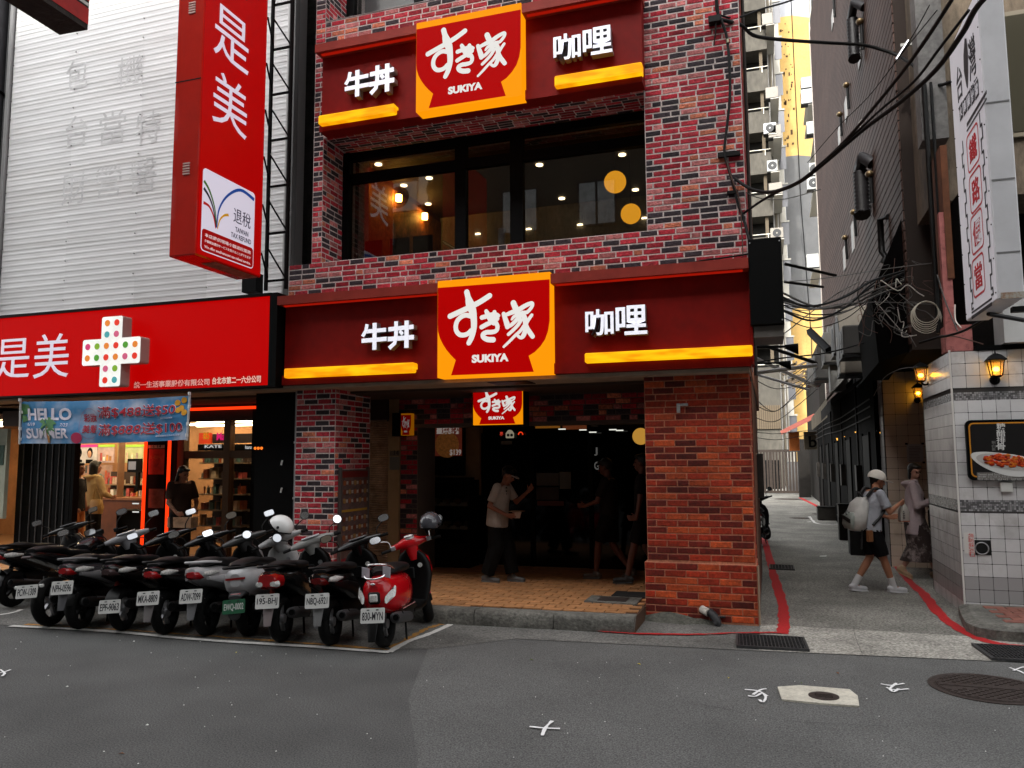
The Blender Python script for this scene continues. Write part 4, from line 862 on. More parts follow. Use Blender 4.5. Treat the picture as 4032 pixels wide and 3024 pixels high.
# truss behind it
tr = thing('sign_truss', 'black welded steel lattice frame holding the red projecting sign', 'frame', (-6.0, 8.3, 3.95))
for xx in (-6.02, -5.72): MB().box(xx-.018, xx+.018, 8.26, 8.296, 3.9, 10.5).build('upright', BK, tr)
for i in range(14):
    z = 4.02+i*.62
    MB().box(-6.02, -5.72, 8.27, 8.29, z-.014, z+.014).build('rung', BK, tr)
    MB().tube([(-6.02, 8.28, z+.45), (-5.72, 8.28, z)], .012, 5).build('brace', BK, tr)
    MB().tube([(-5.92, 8.03, z+.3), (-6.0, 8.28, z+.05)], .012, 5).build('strut', BK, tr)
MB().box(-6.52, -6.3, 8.45, 8.6, 3.95, 4.2).build('junction_box', BK, None, 'black junction box under the red projecting sign', 'box')
# dark recess between the buildings
rc = thing('recess_wall', 'dark narrow gap with rough wall between the metal cladding and the brick facade', 'wall', (-5.85, 9.6, 2.7))
MB().box(-7.2, -5.45, 9.5, 9.6, 2.7, 10).build('wall', M('recess', (.02, .017, .015), .9, n=(4, .7), bump=(12, 1, .03)), rc)
MB().box(-6.03, -5.93, 8.66, 8.76, 3.9, 10).build('steel_post', M('post_grey', (.12, .12, .12), .5, .5), rc)
p = aY(1140, 880, 8.7); MB().tube([(p.x-.0, 8.62, p.z-.15), (p.x+.06, 8.62, p.z+.14)], .014, 6).build('bar', M('stay2', (.3, .3, .3), .5), rc)
# top-left hanging sign corner
hs_ = thing('overhead_sign', 'underside corner of a dark weathered projecting sign at the top left', 'sign', (-6.6, 5.0, 5.4))
c0 = aY(272, 140, 5.2); c1 = aY(362, 112, 5.2); 
YN = 5.2
A0 = aY(275, 145, YN); B0 = aY(350, 110, YN-.0)
zs_ = A0.z
q0 = aZ(0, -10, zs_); q1 = aZ(235, 138, zs_); q2 = aZ(345, 118, zs_); q3 = aZ(362, -60, zs_)
u_ = (q1-q0).normalized()
mb = MB(); Pq = [aZ(0, -90, zs_), aZ(40, -30, zs_), q1, q2, q2+Vector((.0, 1.4, 0)), q1+Vector((-1.0, 1.6, 0))]
# box: runs from upper-left to its corner near (290,140); underside dark, right side shows red with a white line
e0 = q1-u_*2.2
nrm_ = Vector((u_.y, -u_.x, 0)); wv = (q2-q1)
mb = MB(); mb.add([e0, q1, q1+wv, e0+wv]+[v+Z*2.2 for v in (e0, q1, q1+wv, e0+wv)], [(0, 3, 2, 1), (0, 1, 5, 4), (1, 2, 6, 5), (2, 3, 7, 6), (4, 5, 6, 7)]); mb.build('box', M('rusty_underside', (.02, .015, .012), .8, n=(6, .6), bump=(10, .8, .02)), hs_)
for h0, h1, cc_, nm in ((.05, .2, (.35, .012, .01), 'red_band'), (.22, .25, (.55, .53, .5), 'white_band'), (.27, 2.2, (.3, .012, .01), 'red_band')):
    off = wv.normalized()*.004; mb = MB(); mb.add([e0+wv+off+Z*h0, q1+wv+off+Z*h0, q1+wv+off+Z*h1, e0+wv+off+Z*h1], [(0, 1, 2, 3)]); mb.build(nm, M('band_'+nm, cc_, .5, n=(5, .3)), hs_)
# black pier + downpipe between shops
pier = thing('black_pier', 'matt black pier between the pharmacy window and the brick pillar', 'pillar', (-6.2, 8.8, 0))
xa = aY(1000, 1900, 8.8).x
MB().box(xa, -5.86, 8.8, 9.5, 0, 2.66).build('pier', BK, pier)
pxx = aY(1166, 1900, 8.7).x
dp = thing('downpipe', 'thin grey downpipe running down the black pier', 'pipe', (pxx, 8.7, 0))
MB().cyl((pxx, 8.7, .05), (pxx, 8.7, 2.66), .032, n=12).build('pipe', M('pipe_grey', (.16, .17, .18), .4), dp)
for py in (1742, 1962): z = aY(1166, py, 8.7).z; MB().cyl((pxx, 8.7, z-.012), (pxx, 8.7, z+.012), .042, n=12).build('clamp', STEEL, dp)
for (px, py) in ((1110, 1822), (1108, 1930)):
    p = aY(px, py, 8.79); MB().tube([(p.x-.01, 8.79, p.z-.03), (p.x+.01, 8.785, p.z+.03)], .011, 6).build('hook', M('hook_white', (.7, .7, .7), .4), pier)
p = aY(1018, 1765, 8.79); 
for dx in (-.05, 0, .05): MB().sphere((p.x+dx, 8.785, p.z), (.022, .008, .02), 8, 6).build('amber_led', E('amber_led', (1, .2, .02), 1.2), pier)
# shop front
GY = 10.0
sfp = thing('pharmacy_shop_front', 'lit pharmacy shop front with bronze window frames and red neon tubes', 'shop front', (-9, GY, fz))
brz = M('bronze_frame', (.11, .065, .035), .4, .4)
def pbox(mb, x0, x1, y0, y1, Yp, d0, d1): a = aY(x0, y1, Yp); b = aY(x1, y0, Yp); mb.box(a.x, b.x, Yp+d0, Yp+d1, a.z, b.z)
WX = [aY(v, 1800, GY).x for v in (712, 728, 884, 908, 1004)]
ztp, zt1, zt2, zlow = aY(850, 1640, GY).z, aY(850, 1652, GY).z, aY(850, 1775, GY).z, aY(850, 1805, GY).z
MB().box(WX[0]-.05, WX[4]+.4, GY-.02, GY+.08, ztp, ztp+.14).build('transom', brz, sfp)
MB().box(WX[0]-.05, WX[4]+.4, GY-.02, GY+.08, zlow, zt2).build('transom', brz, sfp)
for a, b in ((WX[0]-.06, WX[1]), (WX[2], WX[3])): MB().box(a, b, GY-.03, GY+.09, .3, ztp).build('mullion', brz, sfp)
for a, b in ((WX[1], WX[2]), (WX[3], WX[4]+.4)):
    MB().box(a, b, GY+.03, GY+.036, zt2, ztp).build('pane', GLASS, sfp); MB().box(a, b, GY+.03, GY+.036, .3, zlow).build('pane', GLASS, sfp)
MB().box(WX[0]-.1, WX[4]+.4, GY-.03, GY+.1, fz, .3).build('sill', M('wood_plinth', (.2, .085, .03), .5, n=(6, .3), stretch=(1, 6, 20)), sfp)
neon = E('red_neon', (1, .035, .004), 1.5)
a = aY(752, 1612, GY-.1); b = aY(1002, 1600, GY-.1)
MB().tube([(aY(600, 1608, GY-.1).x, GY-.1, a.z), (b.x+.3, GY-.1, a.z)], .022, 8).build('neon_tube', neon, sfp)
for u, v0, v1 in ((568, 1745, 2080), (662, 1745, 2170)):
    a = aY(u, 1900, GY-.12); MB().tube([(a.x, GY-.12, .35), (a.x, GY-.12, aY(u, v0-80, GY-.12).z)], .025, 8).build('neon_tube', neon, sfp)
a = aY(578, 1900, GY); b = aY(655, 1900, GY)
MB().box(a.x, b.x, GY-.05, GY+.3, fz, 2.6).build('black_post', BK, sfp)
for (v0, v1, c, nm) in ((1752, 1765, (.45, .43, .36), 'sticker'), (1767, 1868, (.4, .025, .008), 'red_notice'), (1925, 2000, (.16, .08, .06), 'picture_notice')):
    p = aY(584, v1, GY-.055); q = aY(648, v0, GY-.055); MB().box(p.x, q.x, GY-.06, GY-.052, p.z, q.z).build(nm, M('pn_%d' % v0, c, .5, n=(9, .4)), sfp)
p = aY(592, 1808, GY-.062); stamp('notice_lettering', '統一健康中心', p, X*.22, Z*.06, -Y_, .002, M('notice_orange', (.6, .12, .03), .5), sfp)
p = aY(594, 1763, GY-.062); stamp('notice_lettering', '16 14', p, X*.2, Z*.04, -Y_, .002, BK, sfp)
MB().box(WX[4]-.02, WX[4]+.5, GY-.06, GY+.2, fz, 2.6).build('black_post', BK, sfp)
MB().box(aY(660, 1900, GY).x-.0, WX[0]-.05, GY-.04, GY+.1, fz, 2.6).build('black_post', BK, sfp)
MB().box(-12.5, -6.3, GY-.05, GY+.15, 2.36, 2.62).build('lintel', M('lintel_dark', (.02, .012, .008), .6), sfp)
# black folding shutter
fd = thing('folding_shutter', 'black corrugated folding door panels left of the pharmacy entrance', 'shutter', (-10.6, 9.0, 0))
edges = [84, 118, 145, 172, 198, 224, 248, 272]
for i in range(7):
    a = aY(edges[i], 2000, 9.0).x; b = aY(edges[i+1], 2000, 9.0).x; MB().box(a+.008, b-.008, 9.0, 9.04, .1, 2.6).build('panel', BK, fd)
    MB().box(a-.004, a+.004, 8.985, 9.0, .1, 2.6).build('edge_strip', M('grey_edge', (.12, .12, .12), .4, .4), fd)
MB().box(aY(272, 2000, 9.0).x, aY(284, 2000, 9).x, 9.0, 9.1, .1, 2.6).build('end_post', BK, fd)
lpn = thing('side_board', 'pale green and cream notice board at the far left edge', 'board', (-11.2, 8.9, 0))
a = aY(18, 1900, 8.8); MB().box(a.x-1, a.x, 8.8, 8.86, .9, 2.25).build('board', M('pale_green_board', (.42, .45, .36), .6, n=(4, .2)), lpn)
MB().box(a.x-1, a.x-.04, 8.79, 8.799, 1.7, 2.0).build('dark_print', M('green_print', (.05, .09, .07), .6), lpn)
MB().box(a.x, aY(84, 1900, 9).x, 9.0, 9.2, 0, 2.66).build('black_column', BK, lpn)
# interior
IY = 13.2
it = thing('pharmacy_interior', 'warm lit pharmacy interior with shelves of small goods', 'interior', (-9.5, 12, fz))
warm = M('interior_wall', (.42, .22, .1), .7, n=(2, .3)); MB().box(-16.5, -6.9, IY, IY+.1, fz, 2.66).build('back_wall', warm, it); MB().box(-6.9, -6.8, GY+.3, IY, fz, 2.66).build('side_wall', warm, it)
MB().box(-16.5, -6.9, GY+.2, IY, 2.5, 2.6).build('ceiling', M('interior_ceiling', (.22, .15, .09), .7), it); MB().box(-16.5, -6.9, GY+.1, IY, fz-.01, fz+.002).build('floor', M('interior_floor', (.25, .14, .07), .4), it)
MB().box(-16.6, -16.5, GY, IY, 0, 2.66).build('side_wall', warm, it)
tube_ = E('fluorescent_tube', (1, .78, .48), 30)
for px0, px1, py in ((776, 1000, 1662), (776, 1000, 1684), (776, 1000, 1700)):
    p = aZ(px0, py, 2.46); q = aZ(px1, py, 2.46)
    y = min(p.y, 12.9); a = aY(px0, py, y); MB().box(a.x, a.x+2.6, y-.025, y+.025, 2.44, 2.47).build('ceiling_tube', tube_, it)
for y in (10.28, 11.2, 12.4): MB().box(-15, -7 if y < 11 else -10.2, y-.03, y+.03, 2.44, 2.47).build('ceiling_tube', tube_, it)  # front tube added to light the shelf goods from the window side
goods = [M('goods%d' % i, c, .5, n=(9, .4), rnd=.45) for i, c in enumerate(((.65, .62, .55), (.35, .08, .03), (.55, .26, .07), (.12, .13, .12), (.65, .52, .36), (.4, .3, .25), (.55, .1, .08), (.15, .28, .25)))]
def shelfunit(name, label, x0, x1, y, z0, z1, nsh, dens, group='pharmacy shelving units', dep=.35, U=None):
    t = thing(name, label, 'shelf', ((x0+x1)/2, y, fz), group)
    MB().box(x0, x1, y+dep, y+dep+.03, z0, z1).build('back_panel', M('shelf_back', (.05, .03, .02), .7), t)
    for s_ in range(nsh):
        z = z0+(z1-z0)*s_/nsh; MB().box(x0, x1, y, y+dep, z, z+.02).build('shelf', M('shelf_board', (.3, .22, .14), .5), t)
        x = x0+.02
        while x < x1-.06:
            w_ = random.uniform(.035, .09); h_ = random.uniform(.08, (z1-z0)/nsh-.07); rows_ = random.randint(1, 2)
            if random.random() < dens:
                mb = MB(); yy = y+random.uniform(.02, .08)
                if random.random() < .3: mb.cyl((x+w_/2, yy+.05, z+.02), (x+w_/2, yy+.05, z+.02+h_*.8), w_*.32, n=8); mb.cyl((x+w_/2, yy+.05, z+.02+h_*.8), (x+w_/2, yy+.05, z+.02+h_), w_*.14, n=8)
                else: mb.box(x, x+w_-.01, yy, yy+.12, z+.02, z+.02+h_)
                mb.build('boxed_goods', random.choice(goods), t)
            x += w_+.005
shelfunit('goods_shelf', 'window shelf crammed with boxes and bottles, left of the two pharmacy panes', WX[1]-.1, WX[2]-.0, GY+.45, .45, 1.95, 6, .97)
shelfunit('goods_shelf', 'window shelf crammed with boxes and bottles behind the right pharmacy pane', WX[3]-.0, WX[4]+.2, GY+.45, .45, 1.95, 6, .97)
shelfunit('goods_shelf', 'dark goods shelf seen between the neon tubes behind the till', aY(380, 1900, 12.2).x, aY(560, 1900, 12.2).x, 12.2, .5, 1.55, 4, .7)
# header signs inside
a = aY(778, 1775, GY+.5); b = aY(896, 1748, GY+.5)
hd = thing('shelf_header', 'black shelf header lettered KATE behind the pharmacy window', 'sign', (a.x, GY+.5, a.z)); MB().box(a.x, b.x+.02, GY+.5, GY+.53, a.z, b.z).build('panel', BK, hd); stamp('lettering', 'KATE', aY(806, 1764, GY+.495), X*.33, Z*.05, -Y_, .004, E('header_white', (.8, .8, .8), .8), hd, .02)
a = aY(912, 1775, GY+.5); b = aY(1010, 1748, GY+.5)
hd = thing('shelf_header', 'black shelf header with small white script beside the right post', 'sign', (a.x, GY+.5, a.z)); MB().box(a.x, b.x, GY+.5, GY+.53, a.z, b.z).build('panel', BK, hd); stamp('lettering', 'hana', aY(966, 1768, GY+.495), X*.13, Z*.06, -Y_, .004, MATS['header_white'], hd)
a = aY(782, 1748, GY+.8); b = aY(832, 1704, GY+.8)
hd = thing('price_sign', 'glowing red square sign reading 85 inside the pharmacy', 'sign', (a.x, GY+.8, a.z)); MB().box(a.x, b.x, GY+.8, GY+.83, a.z, b.z).build('panel', M('red_panel_lit', (.4, .02, .005), .5, emit=(.4, .03, .0), es=.8), hd); stamp('lettering', '85', aY(800, 1730, GY+.795), X*.12, Z*.12, -Y_, .004, E('orange_lit', (.9, .3, .02), .9), hd, .02)
a = aY(832, 1746, GY+1.0); b = aY(1010, 1706, GY+1.0)
hd = thing('brand_header', 'dark header with pink neon lettering inside the pharmacy', 'sign', (a.x, GY+1, a.z)); MB().box(a.x, b.x, GY+1.0, GY+1.03, a.z, b.z).build('panel', M('deep_brown', (.02, .01, .008), .5), hd); stamp('lettering', 'Mai', aY(853, 1734, GY+.995), X*.2, Z*.13, -Y_, .004, E('pink_neon', (.9, .02, .2), .9), hd, .02)
# posters high on inner wall behind the banner (faces of models as plain portraits)
PY = 12.6
for (x0, x1, y0, y1, c, lab) in ((284, 382, 1760, 1825, (.45, .42, .38), 'wide portrait poster above the till'), (385, 448, 1760, 1822, (.42, .3, .26), 'pale pink cosmetics poster above the till'), (462, 562, 1760, 1822, (.4, .42, .2), 'green and white cosmetics poster above the till'), (284, 380, 1832, 1870, (.35, .2, .14), 'lower pink and cream shelf picture behind the customer'), (384, 440, 1830, 1890, (.3, .18, .12), 'cream portrait picture beside the wooden post')):
    a = aY(x0, y1, PY); b = aY(x1, y0, PY); t = thing('wall_poster', lab, 'poster', ((a.x+b.x)/2, PY, a.z)); MB().box(a.x, b.x, PY, PY+.03, a.z, b.z).build('print', M('wp%d_%d' % (x0, y0), c, .5, emit=c, es=.3, n=(4, .35)), t)
    if x0 == 284 and y0 == 1760:
        for cx_ in (.27, .72):
            u = a.x+(b.x-a.x)*cx_; zz = (a.z+b.z)/2
            MB().sphere((u, PY, zz+.05), (.075, .012, .105), 12, 8).build('portrait_hair', BK, t); MB().sphere((u, PY-.01, zz+.02), (.052, .01, .075), 12, 8).build('portrait_face', M('portrait_skin', (.5, .28, .18), .6), t); MB().box(u-.09, u+.09, PY-.012, PY-.002, a.z, a.z+.08).build('portrait_suit', BK, t)
    else:
        for k in range(4): u = a.x+(b.x-a.x)*(.15+.2*k); MB().box(u, u+.05, PY-.01, PY-.002, a.z+.04, a.z+random.uniform(.1, .22)).build('printed_product', random.choice(goods), t)
    if y0 == 1760: MB().box(a.x, b.x, PY-.01, PY+.03, b.z, b.z+.05).build('header_strip', M('hs%d' % x0, ((.5, .02, .16) if x0 == 284 else (.25, .42, .03)), .5, emit=((.5, .02, .16) if x0 == 284 else (.25, .42, .03)), es=.6), t)
a = aY(450, 2120, 11.6); b = aY(470, 1745, 11.6); MB().box(a.x, b.x, 11.6, 11.75, fz, 2.5).build('wooden_post', M('wood_post', (.2, .11, .06), .5, n=(3, .3)), it)
a = aY(380, 2120, 11.4); b = aY(560, 1970, 11.4)
ct = thing('till_counter', 'wooden till counter with screens behind the customer', 'counter', ((a.x+b.x)/2, 11.4, fz)); MB().box(a.x, b.x, 11.4, 11.9, fz, b.z).build('counter_body', M('counter_wood', (.16, .05, .015), .45, n=(3, .3)), ct); MB().box(a.x-.03, b.x+.03, 11.37, 11.93, b.z, b.z+.04).build('counter_top', M('counter_top', (.25, .1, .04), .4), ct)
a = aY(500, 1860, 11.5); b = aY(556, 1806, 11.5); t = thing('till_screen', 'dark till monitor standing on the counter', 'monitor', (a.x, 11.5, a.z)); MB().box(a.x, b.x, 11.5, 11.54, a.z, b.z).build('screen', BK, t); MB().box(a.x+.2, a.x+.26, 11.5, 11.56, a.z-.3, a.z).build('stand', BK, t); MB().box(a.x+.03, a.x+.2, 11.494, 11.5, a.z+.05, b.z-.05).build('display', M('screen_img', (.16, .17, .2), .4, emit=(.16, .17, .2), es=.4), t)
a = aY(455, 2120, 10.9); b = aY(560, 2010, 10.9)
t = thing('drinks_cooler', 'low black drinks cooler with small lit shelves by the entrance', 'cooler', (a.x, 10.9, fz)); MB().box(a.x, b.x, 10.9, 11.3, fz, b.z).build('body', BK, t)
for py in (1985, 2018): p = aY(520, py, 10.88); MB().box(p.x, p.x+.13, 10.885, 10.899, p.z, p.z+.02).build('shelf_light', E('cooler_light', (.8, .8, .75), .8), t)
a = aY(300, 2235, 9.9); b = aY(440, 2180, 9.9)
t = thing('wooden_step', 'orange brown timber step at the pharmacy entrance', 'step', (a.x, 9.9, 0)); MB().box(a.x-.4, b.x+.6, 9.9, 10.0, 0, .42).build('step', MATS['wood_plinth'], t)
# banner ------------------------------------------------------------
BN = 8.18
def bn(u, v, off=0):   # u,v in 0..1 on the banner
    tl, tr, br_, bl_ = (86, 1582), (748, 1557), (744, 1731), (80, 1746)
    x = (1-u)*(1-v)*bl_[0]+u*(1-v)*br_[0]+u*v*tr[0]+(1-u)*v*tl[0]; y = (1-u)*(1-v)*bl_[1]+u*(1-v)*br_[1]+u*v*tr[1]+(1-u)*v*tl[1]
    y += 6*math.sin(math.pi*u)
    p = aY(x, y, BN); p.y = BN+.018*math.sin(u*17+v*3)+.01*math.sin(v*11+u*5)-off; return p
ban = thing('banner', 'blue fabric sale banner reading HELLO SUMMER hung below the red fascia', 'banner', (-9.4, BN, 2.2))
bcm = bpy.data.materials.new('banner_cloth'); bcm.use_nodes = True; T_ = bcm.node_tree; L_ = T_.links; b_ = T_.nodes['Principled BSDF']; b_.inputs['Roughness'].default_value = .6
nz = T_.nodes.new('ShaderNodeTexNoise'); nz.inputs['Scale'].default_value = 2.2; nz.inputs['Detail'].default_value = 4
cr_ = T_.nodes.new('ShaderNodeValToRGB'); cr_.color_ramp.elements[0].position = .48; cr_.color_ramp.elements[0].color = (.035, .2, .42, 1); cr_.color_ramp.elements[1].position = .72; cr_.color_ramp.elements[1].color = (.42, .46, .56, 1)
tc_ = T_.nodes.new('ShaderNodeTexCoord'); L_.new(tc_.outputs['Object'], nz.inputs['Vector']); L_.new(nz.outputs['Fac'], cr_.inputs[0]); L_.new(cr_.outputs[0], b_.inputs['Base Color'])
nu, nv = 64, 10; mb = MB(); mb.add([bn(i/nu, j/nv) for j in range(nv+1) for i in range(nu+1)], [(j*(nu+1)+i, j*(nu+1)+i+1, (j+1)*(nu+1)+i+1, (j+1)*(nu+1)+i) for j in range(nv) for i in range(nu)], 0, True); cloth = mb.build('cloth', bcm, ban)
def btext(s, u0, u1, v0, v1, mat, bold=0, off=.008, name='banner_lettering'):
    G, F, asp = glyphs(s, bold); mb = MB(); mb.add([bn(u0+(u1-u0)*a, v0+(v1-v0)*b, off+c*.002) for a, b, c in G], F); return mb.build(name, mat, ban)
bwh = M('print_white', (.72, .68, .78), .6); brd = M('print_red', (.4, .004, .02), .6)
btext('HELLO', .04, .295, .55, .84, bwh, .035); btext('SUMMER', .03, .29, .12, .36, bwh, .03); btext('6/19', .04, .085, .42, .5, bwh); btext('7/23', .24, .28, .4, .48, bwh)
btext('彩妝', .365, .45, .5, .69, brd, .01); btext('美髮', .365, .45, .24, .43, brd, .01)
for s_, v0, v1 in (('滿$488送$50', .56, .86), ('滿$888送$100', .15, .45)): 
    btext(s_, .46, .925 if s_[-2:] == '50' else .965, v0, v1, bwh, .018, .006); btext(s_, .462, .923 if s_[-2:] == '50' else .963, v0+.012, v1-.012, brd, .004, .01)
btext('指定商品現折', .83, .91, .5, .54, bwh, 0, .009); btext('活動期間依店內公告為準', .8, .95, .1, .135, bwh, 0, .009)
mb = MB(); mb.add([bn(.405+.063*math.cos(a)*r, .46+.36*math.sin(a)*r, .007) for a in [i*math.pi/16 for i in range(32)] for r in (1, .985)], [(2*i, 2*i+1, (2*i+3) % 64, (2*i+2) % 64) for i in range(32)]); mb.build('printed_ring', brd, ban)
def bblob(name, pts, mat, off=.0075): mb = MB(); c = (sum(p[0] for p in pts)/len(pts), sum(p[1] for p in pts)/len(pts)); mb.add([bn(*c, off)]+[bn(*p, off) for p in pts], [(0, i+1, (i+1) % len(pts)+1) for i in range(len(pts))]); mb.build(name, mat, ban)
pg = M('palm_green', (.07, .2, .07), .6, n=(9, .4)); 
for a in range(8):
    an = a*math.pi/4+.3; cx_, cz_ = .165, .45; dx, dz = math.cos(an)*.058, math.sin(an)*.26
    bblob('printed_palm_leaf', [(cx_, cz_), (cx_+dx*.5-dz*.06, cz_+dz*.5+abs(dx)*1.2+.03), (cx_+dx, cz_+dz-.06), (cx_+dx*.5+dz*.05, cz_+dz*.5-.05)], pg, .0095+.0003*a)
bblob('printed_palm_trunk', [(.158, .4), (.17, .4), (.178, .02), (.162, .02)], M('palm_trunk', (.4, .18, .05), .6), .0095)
bblob('printed_ball', [(.335+.03*math.cos(a*.4), .13+.13*math.sin(a*.4)) for a in range(16)], M('ball_pink', (.45, .03, .09), .5), .009)
for cx_, cz_ in ((.93, .85), (.965, .9), (.955, .72), (.975, .62), (.94, .68)): bblob('printed_balloon', [(cx_+.016*math.cos(a*.5), cz_+.07*math.sin(a*.5)) for a in range(13)], M('balloon_gold', (.6, .28, .02), .4), .009)
bblob('printed_leaf', [(.0, .95), (.05, .93), (.06, .8), (.03, .7), (.0, .68)], pg, .009)
bblob('printed_leaf', [(.0, .68), (.03, .66), (.04, .55), (.01, .5)], pg, .0092)
for u in (0, 1):
    a = bn(u, -.02, .01); b = bn(u, 1.06, .01); MB().tube([a, b], .014, 8).build('banner_pole', M('pole_blue', (.06, .25, .5) if u else (.5, .5, .5), .4), ban)
    for v in (.1, .35, .75, 1.04): p = bn(u, v, .02); MB().cyl(p-Z*.02, p+Z*.02, .02, n=8).build('clip', M('clip_white', (.7, .7, .7), .5), ban)
# ================================================================== white tiled corner (right)
TX, TY = 2.0, 9.92
wt = thing('tiled_corner_building', 'white square-tiled street corner building with grey mosaic bands', 'building', (3.0, TY, 0))
grout = M('dark_grout', (.045, .042, .04), .9); wtile = M('white_wall_tile', (.52, .51, .51), .22, n=(1.5, .12), rnd=.08, dirt=(2.2, .5, (.22, .19, .16), .52)); gtile = M('grey_wall_tile', (.3, .29, .29), .25, rnd=.06); btile = M('beige_wall_tile', (.52, .42, .33), .3, n=(3, .06), rnd=.08)
MB().box(TX+.003, 6, TY+.003, 11.68, 0, 2.93).build('wall', grout, wt)
umb = MB(); umb.bbox(0, 1, 0, 1, 0, 1, .035)
ut = {k: umb.mesh('tile', m) for k, m in (('w', wtile), ('g', gtile), ('b', btile))}
cnt = [0]; restt = MB()
def tilewall(o, U, N, Wd, z0, z1, p, parent, kf_, limit, bands=()):
    nr = round((z1-z0)/p); h = (z1-z0)/nr; nc = int(Wd/p+.99); L = []
    for r in range(nr):
        zc = z0+(r+.5)*h
        if any(a <= zc <= b for a, b in bands): continue
        for c in range(nc):
            w_ = min(p, Wd-c*p)
            if w_ < .03: continue
            L.append((Vector(o)+U*(c*p+.0025)+Z*(z0+r*h+.0025), w_-.005, h-.005, kf_(r, zc)))
    L.sort(key=lambda q: (q[0]-EYEV).length)
    for q, w_, h_, k in L:
        if cnt[0] < limit:
            cnt[0] += 1; ob = newobj('tile', ut[k], parent); mw = Matrix((U*w_, N*.008, Z*h_)).transposed().to_4x4(); mw.translation = q-org(parent)-N*.001; ob.matrix_local = mw
        else: restt.add([q-N*.001+U*(x*w_)+N*(y*.008)+Z*(z*h_) for x, y, z in umb.v], umb.f, 'wgb'.index(k))
zA = (aY(3860, 1594, TY).z, aY(3860, 1543, TY).z); zB = (aY(3860, 2013, TY).z, aY(3860, 1962, TY).z)
kf2 = lambda r, z: 'g' if z < .42 and z > .13 else 'w'
tilewall((TX+.012, TY, 0), X, -Y_, 1.75, .0, 2.93, .1395, wt, kf2, 240, (zA, zB))
cnt[0] = 120
tilewall((TX, TY+.012, 0), Y_, -X, 1.66, .0, 2.93, .1395, wt, kf2, 298, (zA, zB))
restt.build('tiles_beyond', [wtile, gtile, btile], wt, kind='stuff') if restt.v else None
MB().box(TX-.008, TX+.01, TY-.008, TY+.01, 0, 2.95).build('corner_bead', M('bead_white', (.6, .58, .55), .4), wt)
mosm = [M('mosaic%d' % i, (v, v*.98, v), .25) for i, v in enumerate((.1, .17, .25, .32))]
mb = MB()
for (a, b) in (zA, zB):
    n_ = round((b-a)/.021); h = (b-a)/n_
    for r in range(n_):
        for c in range(int(1.75/.021)): x = TX+.012+c*.021; z = a+r*h; mb.quad((x+.001, TY-.004, z+.001), (x+.02, TY-.004, z+.001), (x+.02, TY-.004, z+h-.001), (x+.001, TY-.004, z+h-.001), random.randrange(4))
        for c in range(int(1.66/.021)): y = TY+.012+c*.021; z = a+r*h; mb.quad((TX-.004, y+.02, z+.001), (TX-.004, y+.001, z+.001), (TX-.004, y+.001, z+h-.001), (TX-.004, y+.02, z+h-.001), random.randrange(4))
mb.build('mosaic_band', mosm, wt, kind='stuff')
MB().box(TX+.7, 6, 11.68, 13.9, 0, 3.1).build('doorway_wall', M('doorway_dark', (.004, .003, .003), .8, spec=.1), wt)
# recess wall
NX = 1.79; NY = 13.9; nzt = aY(3575, 1462, NY).z
rw = thing('tiled_recess_wall', 'beige tiled recess wall lit by carriage lamps behind the woman', 'wall', (2.1, NY, 0))
MB().box(NX+.003, 2.9, NY+.003, NY+.5, 0, nzt).build('wall', grout, rw)
cnt = [0]; restt = MB()
tilewall((NX+.012, NY, 0), X, -Y_, 1.0, 0, nzt, .17, rw, lambda r, z: 'b', 200)
tilewall((NX, NY+.012, 0), Y_, -X, .45, 0, nzt, .17, rw, lambda r, z: 'g', 260)
p = aY(3597, 1775, NY-.01); t = thing('paper_notice', 'sheet of paper with printed lines taped to the beige tiled wall', 'notice', p)
q0 = aY(3573, 1820, NY-.012); q1 = aY(3633, 1748, NY-.012)
MB().box(q0.x, q1.x, NY-.012, NY-.009, q0.z, q1.z).build('sheet', M('paper', (.42, .42, .45), .7), t)
for i in range(11): z = q1.z-.05-i*.024; MB().box(q0.x+.03, q1.x-.03-random.uniform(0, .04), NY-.0135, NY-.012, z, z+.008).build('text_line', M('ink', (.12, .12, .14), .7), t)
for a, b in ((q0.x-.02, q1.z-.01), (q1.x-.02, q1.z-.01), (q1.x-.02, q0.z-.02)): MB().box(a, a+.04, NY-.0145, NY-.0125, b, b+.03).build('tape', BK, t)
